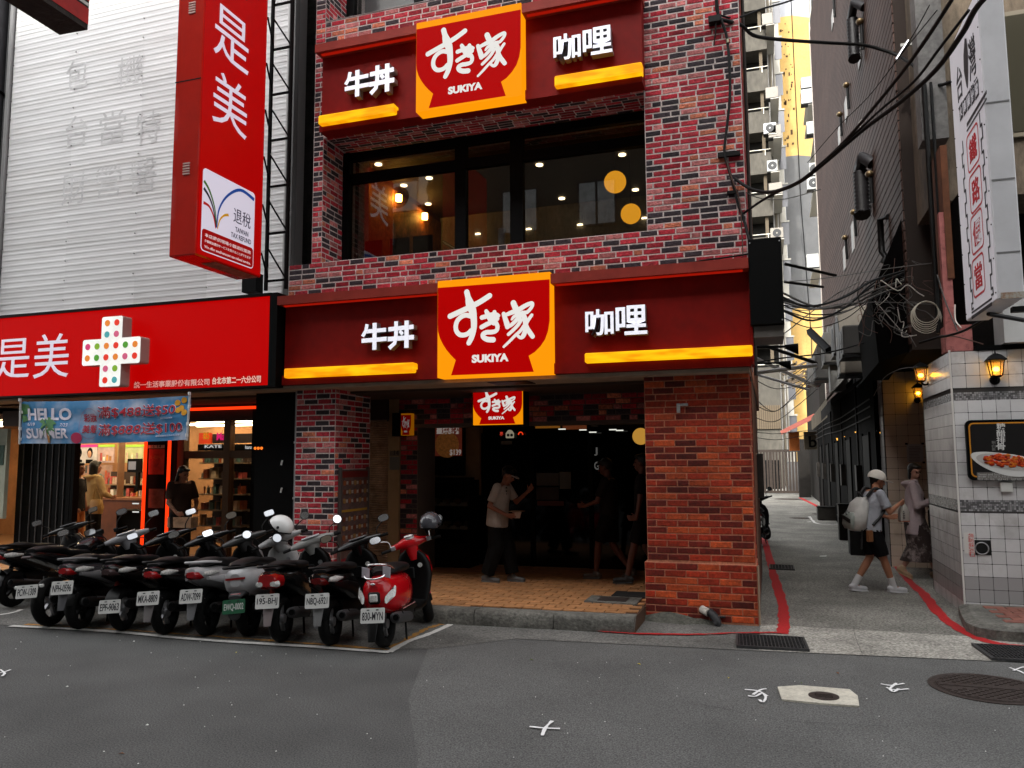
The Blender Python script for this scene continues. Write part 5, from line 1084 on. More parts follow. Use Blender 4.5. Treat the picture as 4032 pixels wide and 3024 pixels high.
# carriage lamps
def lamp(name, px, py, Yp, out, label, s=1.0):
    p = aY(px, py, Yp); t = thing(name, label, 'lamp', p, 'black carriage wall lamps'); w0, w1, h = .045*s, .065*s, .15*s
    c = p
    mb = MB()
    for a in range(4):
        an = math.pi/4+a*math.pi/2; dv = Vector((math.cos(an), math.sin(an), 0))
        mb.tube([c+dv*w0*1.35-Z*h*.5, c+dv*w1*1.35+Z*h*.5], .006*s, 5)
    mb.build('cage', BK, t)
    mb = MB(); sq = lambda r, z: [c+Vector((sx*r, sy*r, z)) for sx, sy in ((1, 1), (-1, 1), (-1, -1), (1, -1))]
    mb.loft([sq(w1*1.25, h*.5), sq(w1*1.3, h*.56), sq(w1*.75, h*.85), sq(w1*.25, h*1.0)], smooth=False); mb.cyl(c+Z*h, c+Z*h*1.3, .009*s, .003*s, 8); mb.build('hood', BK, t)
    mb = MB(); mb.loft([sq(w0*1.1, -h*.5), sq(w0*.7, -h*.62)], smooth=False); mb.build('base', BK, t)
    mb = MB(); mb.loft([sq(w0*.93, -h*.48), sq(w1*.93, h*.48)], cap=False, smooth=False); mb.build('glass', M('lamp_glass', (.9, .5, .2), .1, alpha=.25, emit=(.8, .3, .04), es=.25), t)
    mb = MB(); mb.sphere(c-Z*.01, (.03*s, .03*s, .024*s), 12, 8); mb.build('bulb', E('lamp_bulb', (1, .5, .02), 36), t)
    o = Vector(out); mb = MB(); mb.tube(smoothpts([c-Z*h*.6, c-Z*h*.85+o*.03, c+o*.09-Z*h*.75, c+o*.13-Z*h*.6], 4), .012*s, 6); mb.build('arm', BK, t)
    mb = MB(); mb.sphere(c+o*.10-Z*h*.75, .05*s, 12, 8); mb.build('wall_plate', BK, t)
lamp('wall_lamp', 3625, 1475, 11.2, (1.2, 0, 0), 'carriage lamp on the alley side of the tiled corner, nearest the street', 1.05)
lamp('wall_lamp', 3615, 1546, 13.7, (0, 1.1, 0), 'lower carriage lamp on the beige recess wall just below another', 1.0)
lamp('wall_lamp', 3922, 1450, TY-.1, (0, .8, 0), 'carriage lamp on the street face of the white tiled wall above the food poster', 1.1)
# food poster in black/orange frame
a = aY(3815, 1892, TY-.06); b = aY(4150, 1648, TY-.06)
fp = thing('food_poster', 'black food poster with orange border showing sweet and sour ribs on a plate', 'poster', (a.x, TY-.05, a.z))
def rrect(x0, x1, z0, z1, r): return [(cx+r*math.cos(math.pi/2*(s0+i/4)), cz+r*math.sin(math.pi/2*(s0+i/4))) for cx, cz, s0 in ((x1-r, z1-r, 0), (x0+r, z1-r, 1), (x0+r, z0+r, 2), (x1-r, z0+r, 3)) for i in range(5)]
mb = MB(); mb.prism(rrect(a.x, b.x, a.z, b.z, .06), (0, TY-.009, 0), X, Z, -Y_*.05); mb.build('frame', BK, fp)
mb = MB(); mb.prism(rrect(a.x+.028, b.x-.028, a.z+.035, b.z-.03, .05), (0, TY-.059, 0), X, Z, -Y_*.003); mb.build('orange_border', M('poster_orange', (.5, .2, .015), .4), fp)
mb = MB(); mb.prism(rrect(a.x+.042, b.x-.042, a.z+.05, b.z-.045, .04), (0, TY-.062, 0), X, Z, -Y_*.002); mb.build('print', M('poster_black', (.012, .011, .011), .3), fp)
Yq = TY-.0645
x0 = a.x; W0 = b.x-a.x; z0 = a.z
G_ = lambda px, py: aY(px, py, Yq)
for s_, py in (('糖', 1679), ('醋', 1706), ('排', 1732), ('骨', 1759)): q = G_(3940, py); stamp('poster_character', s_, (q.x-.04, Yq, q.z-.037), X*.085, Z*.074, -Y_, .002, M('print_pale', (.6, .6, .58), .5), fp, .01)
for s_, py in (('附', 1742), ('白', 1756), ('飯', 1769)): q = G_(3913, py); stamp('poster_character', s_, (q.x-.018, Yq, q.z-.018), X*.036, Z*.034, -Y_, .002, M('print_grey', (.22, .22, .21), .5), fp)
c = G_(3960, 1822)
mb = MB(); P = [(c.x+.33*math.cos(t_)-.06*math.sin(t_), c.z-.04*math.cos(t_)+.13*math.sin(t_)+.02*math.cos(2*t_)) for t_ in [i*math.pi/16 for i in range(32)]]; mb.prism(P, (0, Yq, 0), X, Z, -Y_*.004); mb.build('plate', M('plate_white', (.55, .55, .53), .35), fp)
mb = MB(); P = [(c.x+.28*math.cos(t_)-.05*math.sin(t_), c.z+.01-.03*math.cos(t_)+.09*math.sin(t_)) for t_ in [i*math.pi/16 for i in range(32)]]; mb.prism(P, (0, Yq-.004, 0), X, Z, -Y_*.003); mb.build('plate_well', M('plate_shade', (.38, .36, .34), .35), fp)
fm_ = [M('food_%d' % i, c_, .25, n=(30, .4)) for i, c_ in enumerate(((.4, .03, .006), (.45, .06, .01), (.2, .012, .004), (.42, .11, .012)))]
for i in range(95):
    t_ = random.uniform(0, 6.28); r = random.uniform(0, 1)**.5; q = Vector((c.x+.22*r*math.cos(t_), Yq-.009, c.z+.02-.02*math.cos(t_)+.062*r*math.sin(t_)))
    MB().sphere(q, (random.uniform(.018, .04), .006, random.uniform(.012, .024)), 7, 5).build('food_piece', random.choice(fm_), fp)
for i, s_ in enumerate(('Sweet and Sour Pork Ribs', '酢豚 (ごはん付き)', '탕수육 갈비 덮밥 제육')): q = G_(3852, 1868+i*10); stamp('poster_caption', s_, (q.x, Yq, q.z-.01), X*(.36, .32, .55)[i], Z*.022, -Y_, .001, M('print_grey2', (.4, .4, .38), .5) , fp)
q0 = G_(3848, 1889); q1 = G_(4032, 1860); MB().box(q0.x, q1.x+.2, Yq-.0002, Yq+.001, q0.z+.0, q1.z).build('caption_strip', M('caption_strip', (.13, .12, .11), .5), fp)
a = aY(3940, 1938, TY-.03); b = aY(3986, 1898, TY-.03); MB().bbox(a.x, b.x, TY-.04, TY-.007, a.z, b.z, .006).build('switch_box', M('switch_white', (.5, .5, .47), .4), None, 'small blank white switch box under the food poster', 'box')
a = aY(3800, 2180, TY-.03); b = aY(3835, 2098, TY-.03); t = thing('hydrant_label', 'white label with red fire water inlet lettering beside the round inlet', 'label', (a.x, TY-.01, a.z)); MB().box(a.x, b.x, TY-.013, TY-.0075, a.z, b.z).build('plate', M('label_white2', (.55, .53, .5), .5), t)
for i, s_ in enumerate('消防採水口'): stamp('label_character', s_, (a.x+.052, TY-.013, b.z-.055-i*.052), X*.045, Z*.045, -Y_, .001, M('label_red', (.55, .02, .015), .5), t)
mb = MB(); put(mb, 'TAKE WATER', (a.x+.042, TY-.013, b.z-.01), -Z*.24, X*.02, -Y_, .001); mb.build('label_lettering', MATS['label_red'], t)
a = aY(3842, 2185, TY-.03); b = aY(3902, 2128, TY-.03); t = thing('water_inlet', 'black square plate with a round fire water inlet in the white tiles', 'inlet', (a.x, TY-.01, a.z)); MB().box(a.x, b.x, TY-.012, TY-.0075, a.z, b.z).build('plate', M('inlet_black', (.008, .008, .008), .4), t)
cx_, cz_ = (a.x+b.x)/2-.012, (a.z+b.z)/2-.01; mb = MB(); mb.tube([(cx_+.065*math.cos(i*.35), TY-.018, cz_+.065*math.sin(i*.35)) for i in range(18)], .007, 6, closed=True); mb.build('ring', STEEL, t); MB().cyl((cx_, TY-.02, cz_), (cx_, TY-.012, cz_), .058, n=20).build('cap', M('inlet_cap', (.01, .01, .01), .3), t)
# raised kerb with red paving by the tiled corner
t = thing('corner_kerb', 'rounded concrete kerb with reddish paving at the foot of the tiled corner', 'kerb', (2.2, 9.0, 0))
P = [(1.93, 9.9), (1.84, 9.3), (1.80, 8.95), (1.84, 8.7), (1.98, 8.58), (2.2, 8.56), (4.5, 8.9), (4.5, 9.9)]
cx_, cy_ = 2.8, 9.4; inn = [(x+(cx_-x)*.09, y+(cy_-y)*.15) for x, y in P]
mb = MB(); n_ = len(P); mb.add([(x, y, 0) for x, y in P]+[(x, y, .1) for x, y in P]+[(x, y, .135) for x, y in inn], [(i, (i+1) % n_, n_+(i+1) % n_, n_+i) for i in range(n_)]+[(n_+i, n_+(i+1) % n_, 2*n_+(i+1) % n_, 2*n_+i) for i in range(n_)]+[tuple(range(2*n_, 3*n_))], 0); mb.build('kerb_stone', kerbm, t)
pvm = M('red_paver', (.2, .075, .055), .75, n=(20, .3), rnd=.2)
for r in range(7):
    for c in range(9):
        x, y = 2.12+c*.205+(r % 2)*.1, 8.83+r*.125
        if y < 9.75: mb = MB(); mb.bbox(x, x+.195, y, y+.115, .12, .143, .005); mb.build('paver', pvm, t)
# ---- white blade sign
sx0, sx1, sy0, sy1, sz0, sz1 = 1.78, 1.965, 7.0, 8.05, 2.98, 5.6
ws = thing('lunchbox_blade_sign', 'white projecting box sign with red vertical railway lunch box characters', 'sign', (1.87, 7.5, sz0))
wsm = M('white_sign_metal', (.6, .6, .62), .45, n=(2, .1), dirt=(3, .25, (.3, .27, .25), .55)); wsf = M('white_sign_face', (.66, .66, .7), .4, emit=(.6, .6, .66), es=.14, n=(1, .08))
MB().bbox(sx0, sx1, sy0, sy1, sz0, sz1, .008).build('box', wsm, ws); MB().box(sx0-.003, sx0-.0005, sy0+.012, sy1-.012, sz0+.012, sz1-.01).build('face_panel', wsf, ws)
for z in (3.35, 3.95, 4.6): MB().box(sx0+.01, sx1-.01, sy0-.004, sy0-.0005, z, z+.012).build('seam', M('seam_grey', (.2, .2, .2), .5), ws)
MB().box(sx0+.02, sx1, sy0-.006, sy0-.001, sz0+.0, sz0+.05).build('rusty_lip', M('rusty_lip', (.4, .38, .33), .6, dirt=(18, 1, (.25, .09, .02), .45)), ws)
for z in [sz0+.06+i*.28 for i in range(10)]:
    for y in (sy0+.03, sy1-.03): MB().sphere((sx0-.004, y, z), .007, 6, 4).build('screw', DK, ws)
fx_ = sx0-.004
def wst(s, px, py, w_, h_, mat, name, bold=0, d_=.003): p = aX(px, py, fx_); return stamp(name, s, Vector((fx_, p.y+w_/2, p.z-h_/2)), -Y_*w_, Z*h_, -X, d_, mat, ws, bold)
wred = M('sign_letter_red', (.5, .01, .02), .5); wblk = M('sign_letter_black', (.015, .015, .02), .5)
def wframe(yc, zc, w_, h_, r, th_, mat, name):
    def rp_(w2, h2, r2): return [(cx+r2*math.cos(math.pi/2*(s0+i/4)), cz+r2*math.sin(math.pi/2*(s0+i/4))) for cx, cz, s0 in ((w2/2-r2, h2/2-r2, 0), (-w2/2+r2, h2/2-r2, 1), (-w2/2+r2, -h2/2+r2, 2), (w2/2-r2, -h2/2+r2, 3)) for i in range(5)]
    A, B = rp_(w_, h_, r), rp_(w_-2*th_, h_-2*th_, r*.8); n = len(A); mb = MB(); mb.add([(fx_-.002, yc-u, zc+v) for u, v in A+B], [(i, (i+1) % n, n+(i+1) % n, n+i) for i in range(n)]); mb.build(name, mat, ws)
for s_, (px, py) in zip('鐵路便當', ((3831, 584), (3842, 748), (3847, 913), (3853, 1085))):
    wst(s_, px, py, .25, .22, wred, 'character', .012); p = aX(px, py, fx_); wframe(p.y, p.z, .40, .345, .06, .018, wred, 'character_frame')
for sg in (-1, 1):                                        # stepped rail border
    mb = MB(); pts = []; z = aX(3842, 470, fx_).z; zb = aX(3860, 1195, fx_).z; yc = aX(3842, 800, fx_).y; k = 0
    while z > zb:
        o_ = .30+(.05 if k % 2 else 0); z2 = max(z-.115, zb); mb.box(fx_-.003, fx_-.001, yc-sg*o_-.009, yc-sg*o_+.009, z2, z); 
        oo = .30+(.0 if k % 2 else .05); mb.box(fx_-.0034, fx_-.001, min(yc-sg*o_, yc-sg*oo)-.009, max(yc-sg*o_, yc-sg*oo)+.009, z2-.009, z2+.009); z = z2; k += 1
    mb.build('stepped_border', wblk, ws)
for py, th_ in ((430, .03), (455, .016), (1205, .016), (1225, .03)): p = aX(3845 if py < 800 else 3865, py, fx_); MB().box(fx_-.0035, fx_-.001, p.y-.33, p.y+.33, p.z-th_/2, p.z+th_/2).build('border_bar', wblk, ws)
wst('台', 3778, 325, .2, .32, wblk, 'character'); wst('灣', 3828, 225, .22, .36, wblk, 'character')
p = aX(3805, 250, fx_); mb = MB(); mb.add([(fx_-.002, p.y-u*.9, p.z+v*.55) for u, v in ((0, .42), (.07, .36), (.09, .1), (.05, -.2), (0, -.42), (-.04, -.36), (-.1, -.05), (-.08, .2))], [tuple(range(8))]); mb.build('island_emblem', wblk, ws)
for i, s_ in enumerate('火車頭便當'):
    px, py = 3785+i*15.5, 455-i*22
    py -= 0; p = aX(px, py-15, fx_); MB().box(fx_-.003, fx_-.001, p.y-.055, p.y+.055, p.z-.07, p.z+.07).build('character_tile', wblk, ws); stamp('character', s_, Vector((fx_-.003, p.y+.042, p.z-.05)), -Y_*.084, Z*.1, -X, .002, wsf, ws, .01)
mb = MB(); a = aX(3775, 440, fx_); b = aX(3848, 310, fx_); put(mb, 'Taiwan Railway Lunch Box Store', Vector((fx_, a.y, a.z-.0)), Vector((0, b.y-a.y, (b.z-a.z))), Z*.03, -X, .002); mb.build('small_lettering', wblk, ws)
MB().tube([(1.85, 7.6, 2.965), (2.6, 8.2, 2.9), (3.4, 9.2, 2.98)], .02, 6).build('support_arm', DK, ws); MB().box(1.97, 2.6, 7.35, 7.42, 2.93, 2.975).build('support_beam', DK, ws); MB().tube([(sx0+.1, 8.05, 5.0), (2.4, 9.9, 5.3)], .02, 6).build('support_arm', STEEL, ws)
# ---- building above tiles
bup = thing('corner_upper_building', 'stained brown concrete upper storeys above the white tiled corner', 'building', (3.5, 10.6, 3))
cb = M('brown_concrete', (.11, .085, .06), .9, n=(1.5, .4, 14, .25), bump=(20, .6, .02), dirt=(2.5, .7, (.02, .017, .014), .5), stretch=(1, 1, .4))
MB().box(2.05, 6, 10.6, 11.6, 4.9, 14).build('wall', cb, bup); MB().box(2.3, 6, 11.5, 11.68, 2.93, 5).build('void_wall', M('void', (.004, .003, .0025), .9, n=(4, .6), spec=.1), bup)
MB().box(1.93, 2.22, 10.3, 10.6, 5.6, 14).build('pilaster', M('grey_concrete', (.13, .125, .12), .9, n=(2, .3, 18, .2), dirt=(3, .5, (.04, .035, .03), .55)), bup)
for z in (6.4, 7.6, 8.8): MB().box(2.22, 6, 10.57, 10.6, z, z+.03).build('joint', BK, bup)
for x in (2.75, 3.5):
    MB().box(x, x+.5, 10.55, 10.62, 5.6, 7.2).build('window_frame', M('old_frame', (.2, .17, .12), .5), bup); MB().box(x+.06, x+.44, 10.54, 10.549, 5.66, 7.14).build('window_pane', M('old_pane', (.05, .045, .03), .2), bup)
MB().box(2.05, 2.12, 10.0, 10.6, 3.8, 5.4).build('corner_return', M('orange_rust', (.1, .035, .015), .9, n=(3, .5)), bup)
a = aY(3690, 1400, TY+.05); MB().box(TX-.02, TX+.25, TY+.03, TY+.3, 2.94, 3.24).build('pink_capital', M('pink_paint', (.33, .11, .1), .8, n=(8, .3), dirt=(7, .9, (.03, .01, .01), .53)), bup)
MB().box(TX+.0, TX+.1, TY+.1, TY+.2, 3.24, 4.6).build('pink_post', MATS['pink_paint'], bup)
MB().box(TX+.52, 6, TY-.15, TY+.25, 2.99, 3.62).build('white_fascia', M('fascia_board_white', (.42, .42, .41), .5, n=(2, .15)), bup); MB().box(TX+.26, 6, TY-.02, TY+.3, 2.932, 2.985).build('black_ledge', BK, bup)
MB().box(TX+.28, TX+.5, TY+.25, TY+1.4, 2.95, 4.9).build('void_panel', MATS['void'], bup)
MB().box(2.3, 6, 10.0, 13, 13.9, 14).build('roof', cb, bup)
# ---- brown tiled tall wall
bw2 = thing('brown_tiled_tower', 'tall brown strip-tiled side wall with flue pipes along the alley', 'building', (2.4, 18, 4))
BX = 1.9
brt = M('brown_strip_tile', (.06, .034, .027), .6, spec=.12, n=(1.2, .25, 30, .2), rnd=.1, dirt=(1.2, .3, (.05, .035, .03), .5))
MB().box(BX+.02, 4, 11.72, 28, 3.2, 17).build('wall', M('brown_joint', (.02, .013, .01), .9), bw2)
h_ = .145
for r in range(92):
    z = 3.3+r*h_; MB().box(BX-.0, BX+.02, 11.75, 27.9, z, z+h_-.022).build('tile_course', brt, bw2)
MB().box(BX-.015, BX+.03, 27.9, 28.1, 3.2, 17).build('edge_trim', M('pale_edge', (.45, .4, .35), .6), bw2)
wfm = M('flue_window', (.3, .29, .28), .4)
for px, y0, y1 in ((3280, 0, 100), (3388, 100, 250), (3334, 350, 465), (3307, 465, 570), (3425, 700, 840), (3362, 850, 985), (3328, 950, 1060)):
    a = aX(px, y1, BX-.01); b = aX(px+4, y0, BX-.01); MB().box(BX-.02, BX, a.y-.12, a.y+.28, a.z, min(b.z, 15)).build('narrow_window', wfm, bw2)
    c = aX(px, y0-15, BX-.06); MB().sphere((BX-.07, c.y, c.z), (.07, .09, .06), 10, 6).build('flue_cowl', M('brass_dull', (.18, .13, .07), .35, .7), bw2); MB().tube([(BX-.05, c.y, c.z), (BX-.04, c.y+.05, c.z-.5)], .03, 6).build('flue_pipe', DK, bw2)
rubber = M('black_duct', (.012, .011, .012), .5)
for (px, y0, y1, r) in ((3360, 65, 270, .1), (3392, 665, 870, .13)):
    b = aX(px, y0, BX-.14); c = aX(px, y1, BX-.14); pts = [(BX, b.y-.35, b.z-.05), (BX-.14, b.y-.25, b.z+.12), (BX-.17, b.y, b.z)]+[(BX-.16, b.y+.02*(i % 2), b.z+(c.z-b.z)*i/24) for i in range(1, 25)]
    rr_ = [r*.8]*3+[r*(1.08 if i % 2 else .88) for i in range(24)]; MB().tube(pts, rr_, 9).build('ribbed_duct', rubber, bw2)
a = aX(3465, 870, BX-.1); b = aX(3475, 1040, BX-.1); MB().tube([(BX, a.y-.2, a.z), (BX-.1, a.y, a.z+.02), (BX-.1, a.y, a.z-.5), (BX-.06, a.y-.1, a.z-.62), (BX-.1, a.y-.1, b.z)], .05, 7).build('drain_elbow', DK, bw2)
# dark canopy mass + ground-floor shops on the right side
shp = thing('alley_shop_row', 'near-black row of alley shops under messy awnings on the right', 'building', (1.9, 18, 0))
MB().box(1.72, 3.5, 14.4, 31, 0, 3.4).build('wall', M('near_black', (.0012, .001, .001), .8, n=(3, .4), spec=.04), shp)  # near-black wall colour with faint mottling
MB().box(1.86, 3.5, 31, 41, 0, 6).build('wall', M('very_dark_grey', (.012, .01, .008), .8, n=(3, .4), spec=.2), shp)
mb = MB(); mb.add([(1.5, 12.2, 4.1), (1.48, 13.9, 3.9), (1.9, 13.9, 4.6), (1.9, 11.9, 5.1), (1.55, 12.2, 3.1), (1.52, 13.9, 3.0), (1.9, 13.9, 3.0), (1.9, 11.9, 3.2)], [(0, 1, 2, 3), (4, 7, 6, 5), (0, 3, 7, 4), (1, 5, 6, 2), (0, 4, 5, 1)]); mb.build('black_canopy', MATS['near_black'], shp)
mb = MB(); mb.add([(1.2, 17.6, 3.0), (1.2, 24, 2.9), (1.75, 24, 3.5), (1.75, 17.6, 3.6), (1.2, 17.6, 2.6), (1.2, 24, 2.55)], [(0, 1, 2, 3), (4, 5, 1, 0)]); mb.build('stained_awning', M('stained_awning', (.2, .16, .1), .8, n=(3, .3), dirt=(5, .95, (.015, .01, .008), .45), stretch=(1, 3, .4)), shp)
for i, (px, py, yy) in enumerate(((3312, 1735, 22), (3345, 1729, 20), (3391, 1712, 17.5), (3472, 1706, 14.3))):
    p = aY(px, py, yy); t = thing('alley_lantern', ('small square glowing lantern furthest down the dark shop wall', 'small glowing lantern in the middle of the dark shop wall', 'largest glowing lantern of the row on the dark shop wall', 'tiny glowing lantern at the near end of the dark shop wall')[i], 'lamp', p, 'lanterns on the dark alley shops')
    s_ = .11 if i < 3 else .03; mb = MB(); mb.loft([[p+Vector((a*s_*.6, b*s_*.6, -s_)) for a, b in ((1, 1), (-1, 1), (-1, -1), (1, -1))], [p+Vector((a*s_, b*s_, s_*.6)) for a, b in ((1, 1), (-1, 1), (-1, -1), (1, -1))]], smooth=False); mb.build('glass', E('lantern_glow', (1, .48, .08), 1.5), t)
    mb = MB(); mb.loft([[p+Vector((a*s_*1.15, b*s_*1.15, s_*.6)) for a, b in ((1, 1), (-1, 1), (-1, -1), (1, -1))], [p+Vector((a*s_*.2, b*s_*.2, s_*1.3)) for a, b in ((1, 1), (-1, 1), (-1, -1), (1, -1))]], smooth=False); mb.build('hood', BK, t); MB().box(p.x, 1.73, p.y-.02, p.y+.02, p.z+s_, p.z+s_+.03).build('arm', BK, t)
def acunit(name, c, sx_, sy_, sz_, label, col=(.45, .43, .4), fan='-x', group='outdoor air conditioner units'):
    t = thing(name, label, 'air conditioner', c, group); c = Vector(c); m = M('ac_%d' % int(col[0]*100), col, .5, n=(4, .15), dirt=(4, .5, tuple(x*.35 for x in col), .55))
    MB().bbox(c.x-sx_/2, c.x+sx_/2, c.y-sy_/2, c.y+sy_/2, c.z, c.z+sz_, .02).build('casing', m, t)
    n_ = {'-x': -X, '-y': -Y_, 'y': Y_}[fan]; f = c+Z*sz_/2+Vector((n_.x*(sx_/2+.002), n_.y*(sy_/2+.002), 0))
    MB().cyl(f, f+n_*.008, sz_*.38, n=20).build('fan_grille', M('fan_dark', (.015, .015, .015), .5), t); MB().cyl(f+n_*.008, f+n_*.014, sz_*.08, n=10).build('fan_hub', m, t)
    MB().box(c.x-sx_/2-.02, c.x+sx_/2+.02, c.y-sy_/2, c.y+sy_/2, c.z-.05, c.z-.003).build('bracket', DK, t)
a = aY(3375, 1470, 15.5); 
acunit('outdoor_unit', (a.x+.02, 15.7, a.z+.0), .62, .5, 1.25, 'large beige outdoor unit casing high on the dark alley wall', (.2, .18, .15), '-x')
a = aY(3308, 1540, 19); MB().box(a.x-.2, a.x+.2, 19, 19.4, a.z, a.z+1.5).build('corrugated_panel', M('corr_grey', (.13, .13, .125), .5, .4, n=(6, .3), stretch=(14, 14, .5)), None, 'grey corrugated metal panel on the alley wall beside the outdoor unit', 'panel')
a = aY(3250, 1480, 18); MB().tube([aY(3190, 1305, 18), aY(3265, 1380, 17)], .09, 5).build('dark_awning_bar', BK, None, 'short slanting black awning edge sticking out over the alley', 'awning')
# far end of the alley ------------------------------------------------
fg = thing('alley_gate', 'brown barred metal gate closing the far end of the alley', 'gate', (.6, 41, 0))
gb = M('gate_brown', (.03, .02, .014), .6, n=(8, .3)); GYY = 41.0
gx0, gx1 = aY(2975, 1900, GYY).x, aY(3150, 1900, GYY).x; gz1 = aY(3060, 1775, GYY).z
for z in (.12, gz1): MB().box(gx0, gx1, GYY-.04, GYY+.04, z-.06, z+.06).build('rail', gb, fg)
for i in range(15): x = gx0+(gx1-gx0)*i/14; w_ = .07 if i in (5, 14) else .045; MB().box(x-w_, x+w_, GYY-.03, GYY+.03, .18, gz1-.06).build('bar', gb, fg)
MB().box(gx1+.1, gx1+.75, GYY-.5, GYY+.2, 0, gz1+.25).build('gate_pier', M('grey_pier', (.13, .125, .11), .8, n=(4, .3)), fg)
MB().box(gx1-.5, gx1+.4, GYY+2, GYY+2.3, 0, 1.6).build('white_low_wall', M('low_white', (.1, .1, .1), .7, dirt=(1.2, .6, (.15, .14, .12), .5)), fg)
cbld = thing('concrete_apartment_block', 'grey stained concrete block with open balconies beyond the alley gate', 'building', (-.5, 50, 0))
BYY = 50.0; fxl, fxr = -6.0, aY(3048, 900, BYY).x
fc = M('raw_concrete', (.075, .068, .055), .9, n=(.5, .25, 5, .2), dirt=(.6, .7, (.05, .045, .038), .5), stretch=(1, 1, .4)); vd = M('balcony_dark', (.006, .005, .003), .8)  # concrete albedo lowered so the sunlit block reads as shaded
MB().box(fxl, fxr, BYY+1.6, BYY+2.2, 0, 34).build('back_wall', vd, cbld)
st = 167/FPX*BYY; zr = aY(2990, 933, BYY).z
k0 = -3
for k in range(k0, 8):
    z = zr+k*st; lab = 'parapet'
    MB().box(fxl, fxr, BYY, BYY+.25, z-st*.52, z-.04).build('parapet', fc, cbld); MB().box(fxl, fxr, BYY+.25, BYY+1.6, z-st*.52, z-st*.46).build('slab', fc, cbld)
    MB().tube([(fxl, BYY-.05, z+.12), (fxr, BYY-.05, z+.12)], .03, 5).build('railing', M('rail_white', (.6, .57, .48), .5), cbld)
    for x in (fxr-.35, fxr-1.6): MB().box(x-.02, x+.02, BYY-.06, BYY-.03, z-.25, z+.12).build('rail_post', MATS['rail_white'], cbld)
    MB().box(fxr-.5, fxr-.3, BYY+.25, BYY+.6, z, z+st*.5).build('column', M('column_tan', (.09, .07, .045), .8), cbld)
MB().box(fxl, fxr, BYY, BYY+.3, 0, zr+k0*st-st*.52).build('lower_wall', fc, cbld)
a = aY(2970, 1690, BYY-.1); b = aY(3070, 1595, BYY-.1)
MB().box(a.x, fxr-.1, BYY-.1, BYY-.01, a.z, b.z).build('shutter_window', M('brown_slats', (.07, .05, .03), .7), cbld)
for i in range(13): x = a.x+(fxr-.1-a.x)*i/12; MB().box(x-.03, x+.03, BYY-.16, BYY-.1, a.z, b.z).build('slat', M('slat_tan', (.12, .09, .055), .7), cbld)
a = aY(2985, 1900, BYY-2); MB().box(fxl, a.x+1.2, BYY-2.2, BYY-2, 0, aY(2990, 1812, BYY-2).z).build('dark_opening', BK, cbld)
yel = thing('yellow_tower', 'sunlit yellow and grey painted tower at the end of the alley', 'building', (2.2, 56, 0))
YY = 56.0; yx0, yx1, yx2 = aY(3078, 400, YY).x, aY(3132, 400, YY).x, aY(3205, 400, YY).x
ym = M('yellow_render', (.66, .42, .14), .85, n=(.6, .1, 6, .06), dirt=(1.6, .55, (.35, .17, .05), .6)); gm2 = M('grey_render', (.15, .15, .15), .85, n=(.6, .15)); gm3 = M('pale_grey_render', (.42, .43, .46), .85, n=(.6, .1))
zs = [0, aY(3130, 1215, YY).z, aY(3130, 612, YY).z, aY(3130, 58, YY).z, 44]
for i, (m, nm) in enumerate(((ym, 'lower_yellow_wall'), (gm2, 'grey_wall'), (ym, 'upper_yellow_wall'), (gm3, 'top_wall'))):
    MB().box(yx0, yx1, YY, YY+1, zs[i], zs[i+1]-.003).build(nm, m, yel); mb = MB(); mb.add([(yx1, YY+.02, zs[i]), (yx2, YY+.7, zs[i]), (yx2, YY+.7, zs[i+1]), (yx1, YY+.02, zs[i+1])], [(0, 1, 2, 3)]); mb.build(nm, m, yel)
for i in range(40): z = random.uniform(zs[2]+.5, zs[3]-.5); x = random.uniform(yx0+.1, yx1-.1); s_ = random.uniform(.03, .09); MB().box(x-s_, x+s_*.6, YY-.02, YY-.001, z-s_, z+s_*random.choice((.6, 1, 3))).build('broken_render', M('broken_render', (.1, .06, .03), .9), yel)
MB().tube([(yx1-.05, YY-.1, 44), (yx1+.05, YY-.1, 20), (yx1+.35, YY-.1, 10), (yx1+.2, YY-.1, 2)], .03, 5).build('hanging_cable', CABLE, yel)
wb = thing('white_apartment_block', 'bright white apartment wall with pipes and unit brackets beside the yellow tower', 'building', (1, 52, 0))
wh = M('white_render', (.42, .4, .35), .7, n=(.8, .12), dirt=(.8, .35, (.3, .25, .18), .55))
wy = 53.0; wx0, wx1 = fxr+.02, aY(3080, 500, wy).x
MB().box(wx0, wx1, wy, wy+1, 0, 42).build('wall', wh, wb)
for k in range(15):
    z = 3+k*2.55; MB().box(wx0+.5, wx0+.95, wy-.02, wy-.001, z, z+1.5).build('window', M('far_window', (.12, .12, .13), .3), wb)
    MB().box(wx0+.45, wx0+1.0, wy-.08, wy-.021, z+1.5, z+1.6).build('lintel', wh, wb)
for i in range(5): x = wx0+.05+i*.085; MB().cyl((x, wy-.1, 0), (x, wy-.1, 42), .035, n=6).build('drainpipe', M('pipe%d' % (i % 3), ((.55, .53, .5), (.2, .17, .13), (.35, .3, .22))[i % 3], .5), wb)
wb2 = thing('white_side_block', 'narrow white building edge with stacked units right of the yellow tower', 'building', (3.4, 48, 0))
qx0, qx1 = aY(3188, 500, 50).x, aY(3262, 500, 50).x
MB().box(qx0+.35, qx1+.3, 50.2, 51, 0, 42).build('wall', wh, wb2)
for k in range(15): z = 3+k*2.55; MB().box(qx0+.5, qx0+.7, 50.17, 50.199, z, z+1.4).build('window', MATS['far_window'], wb2)
k_ = 0
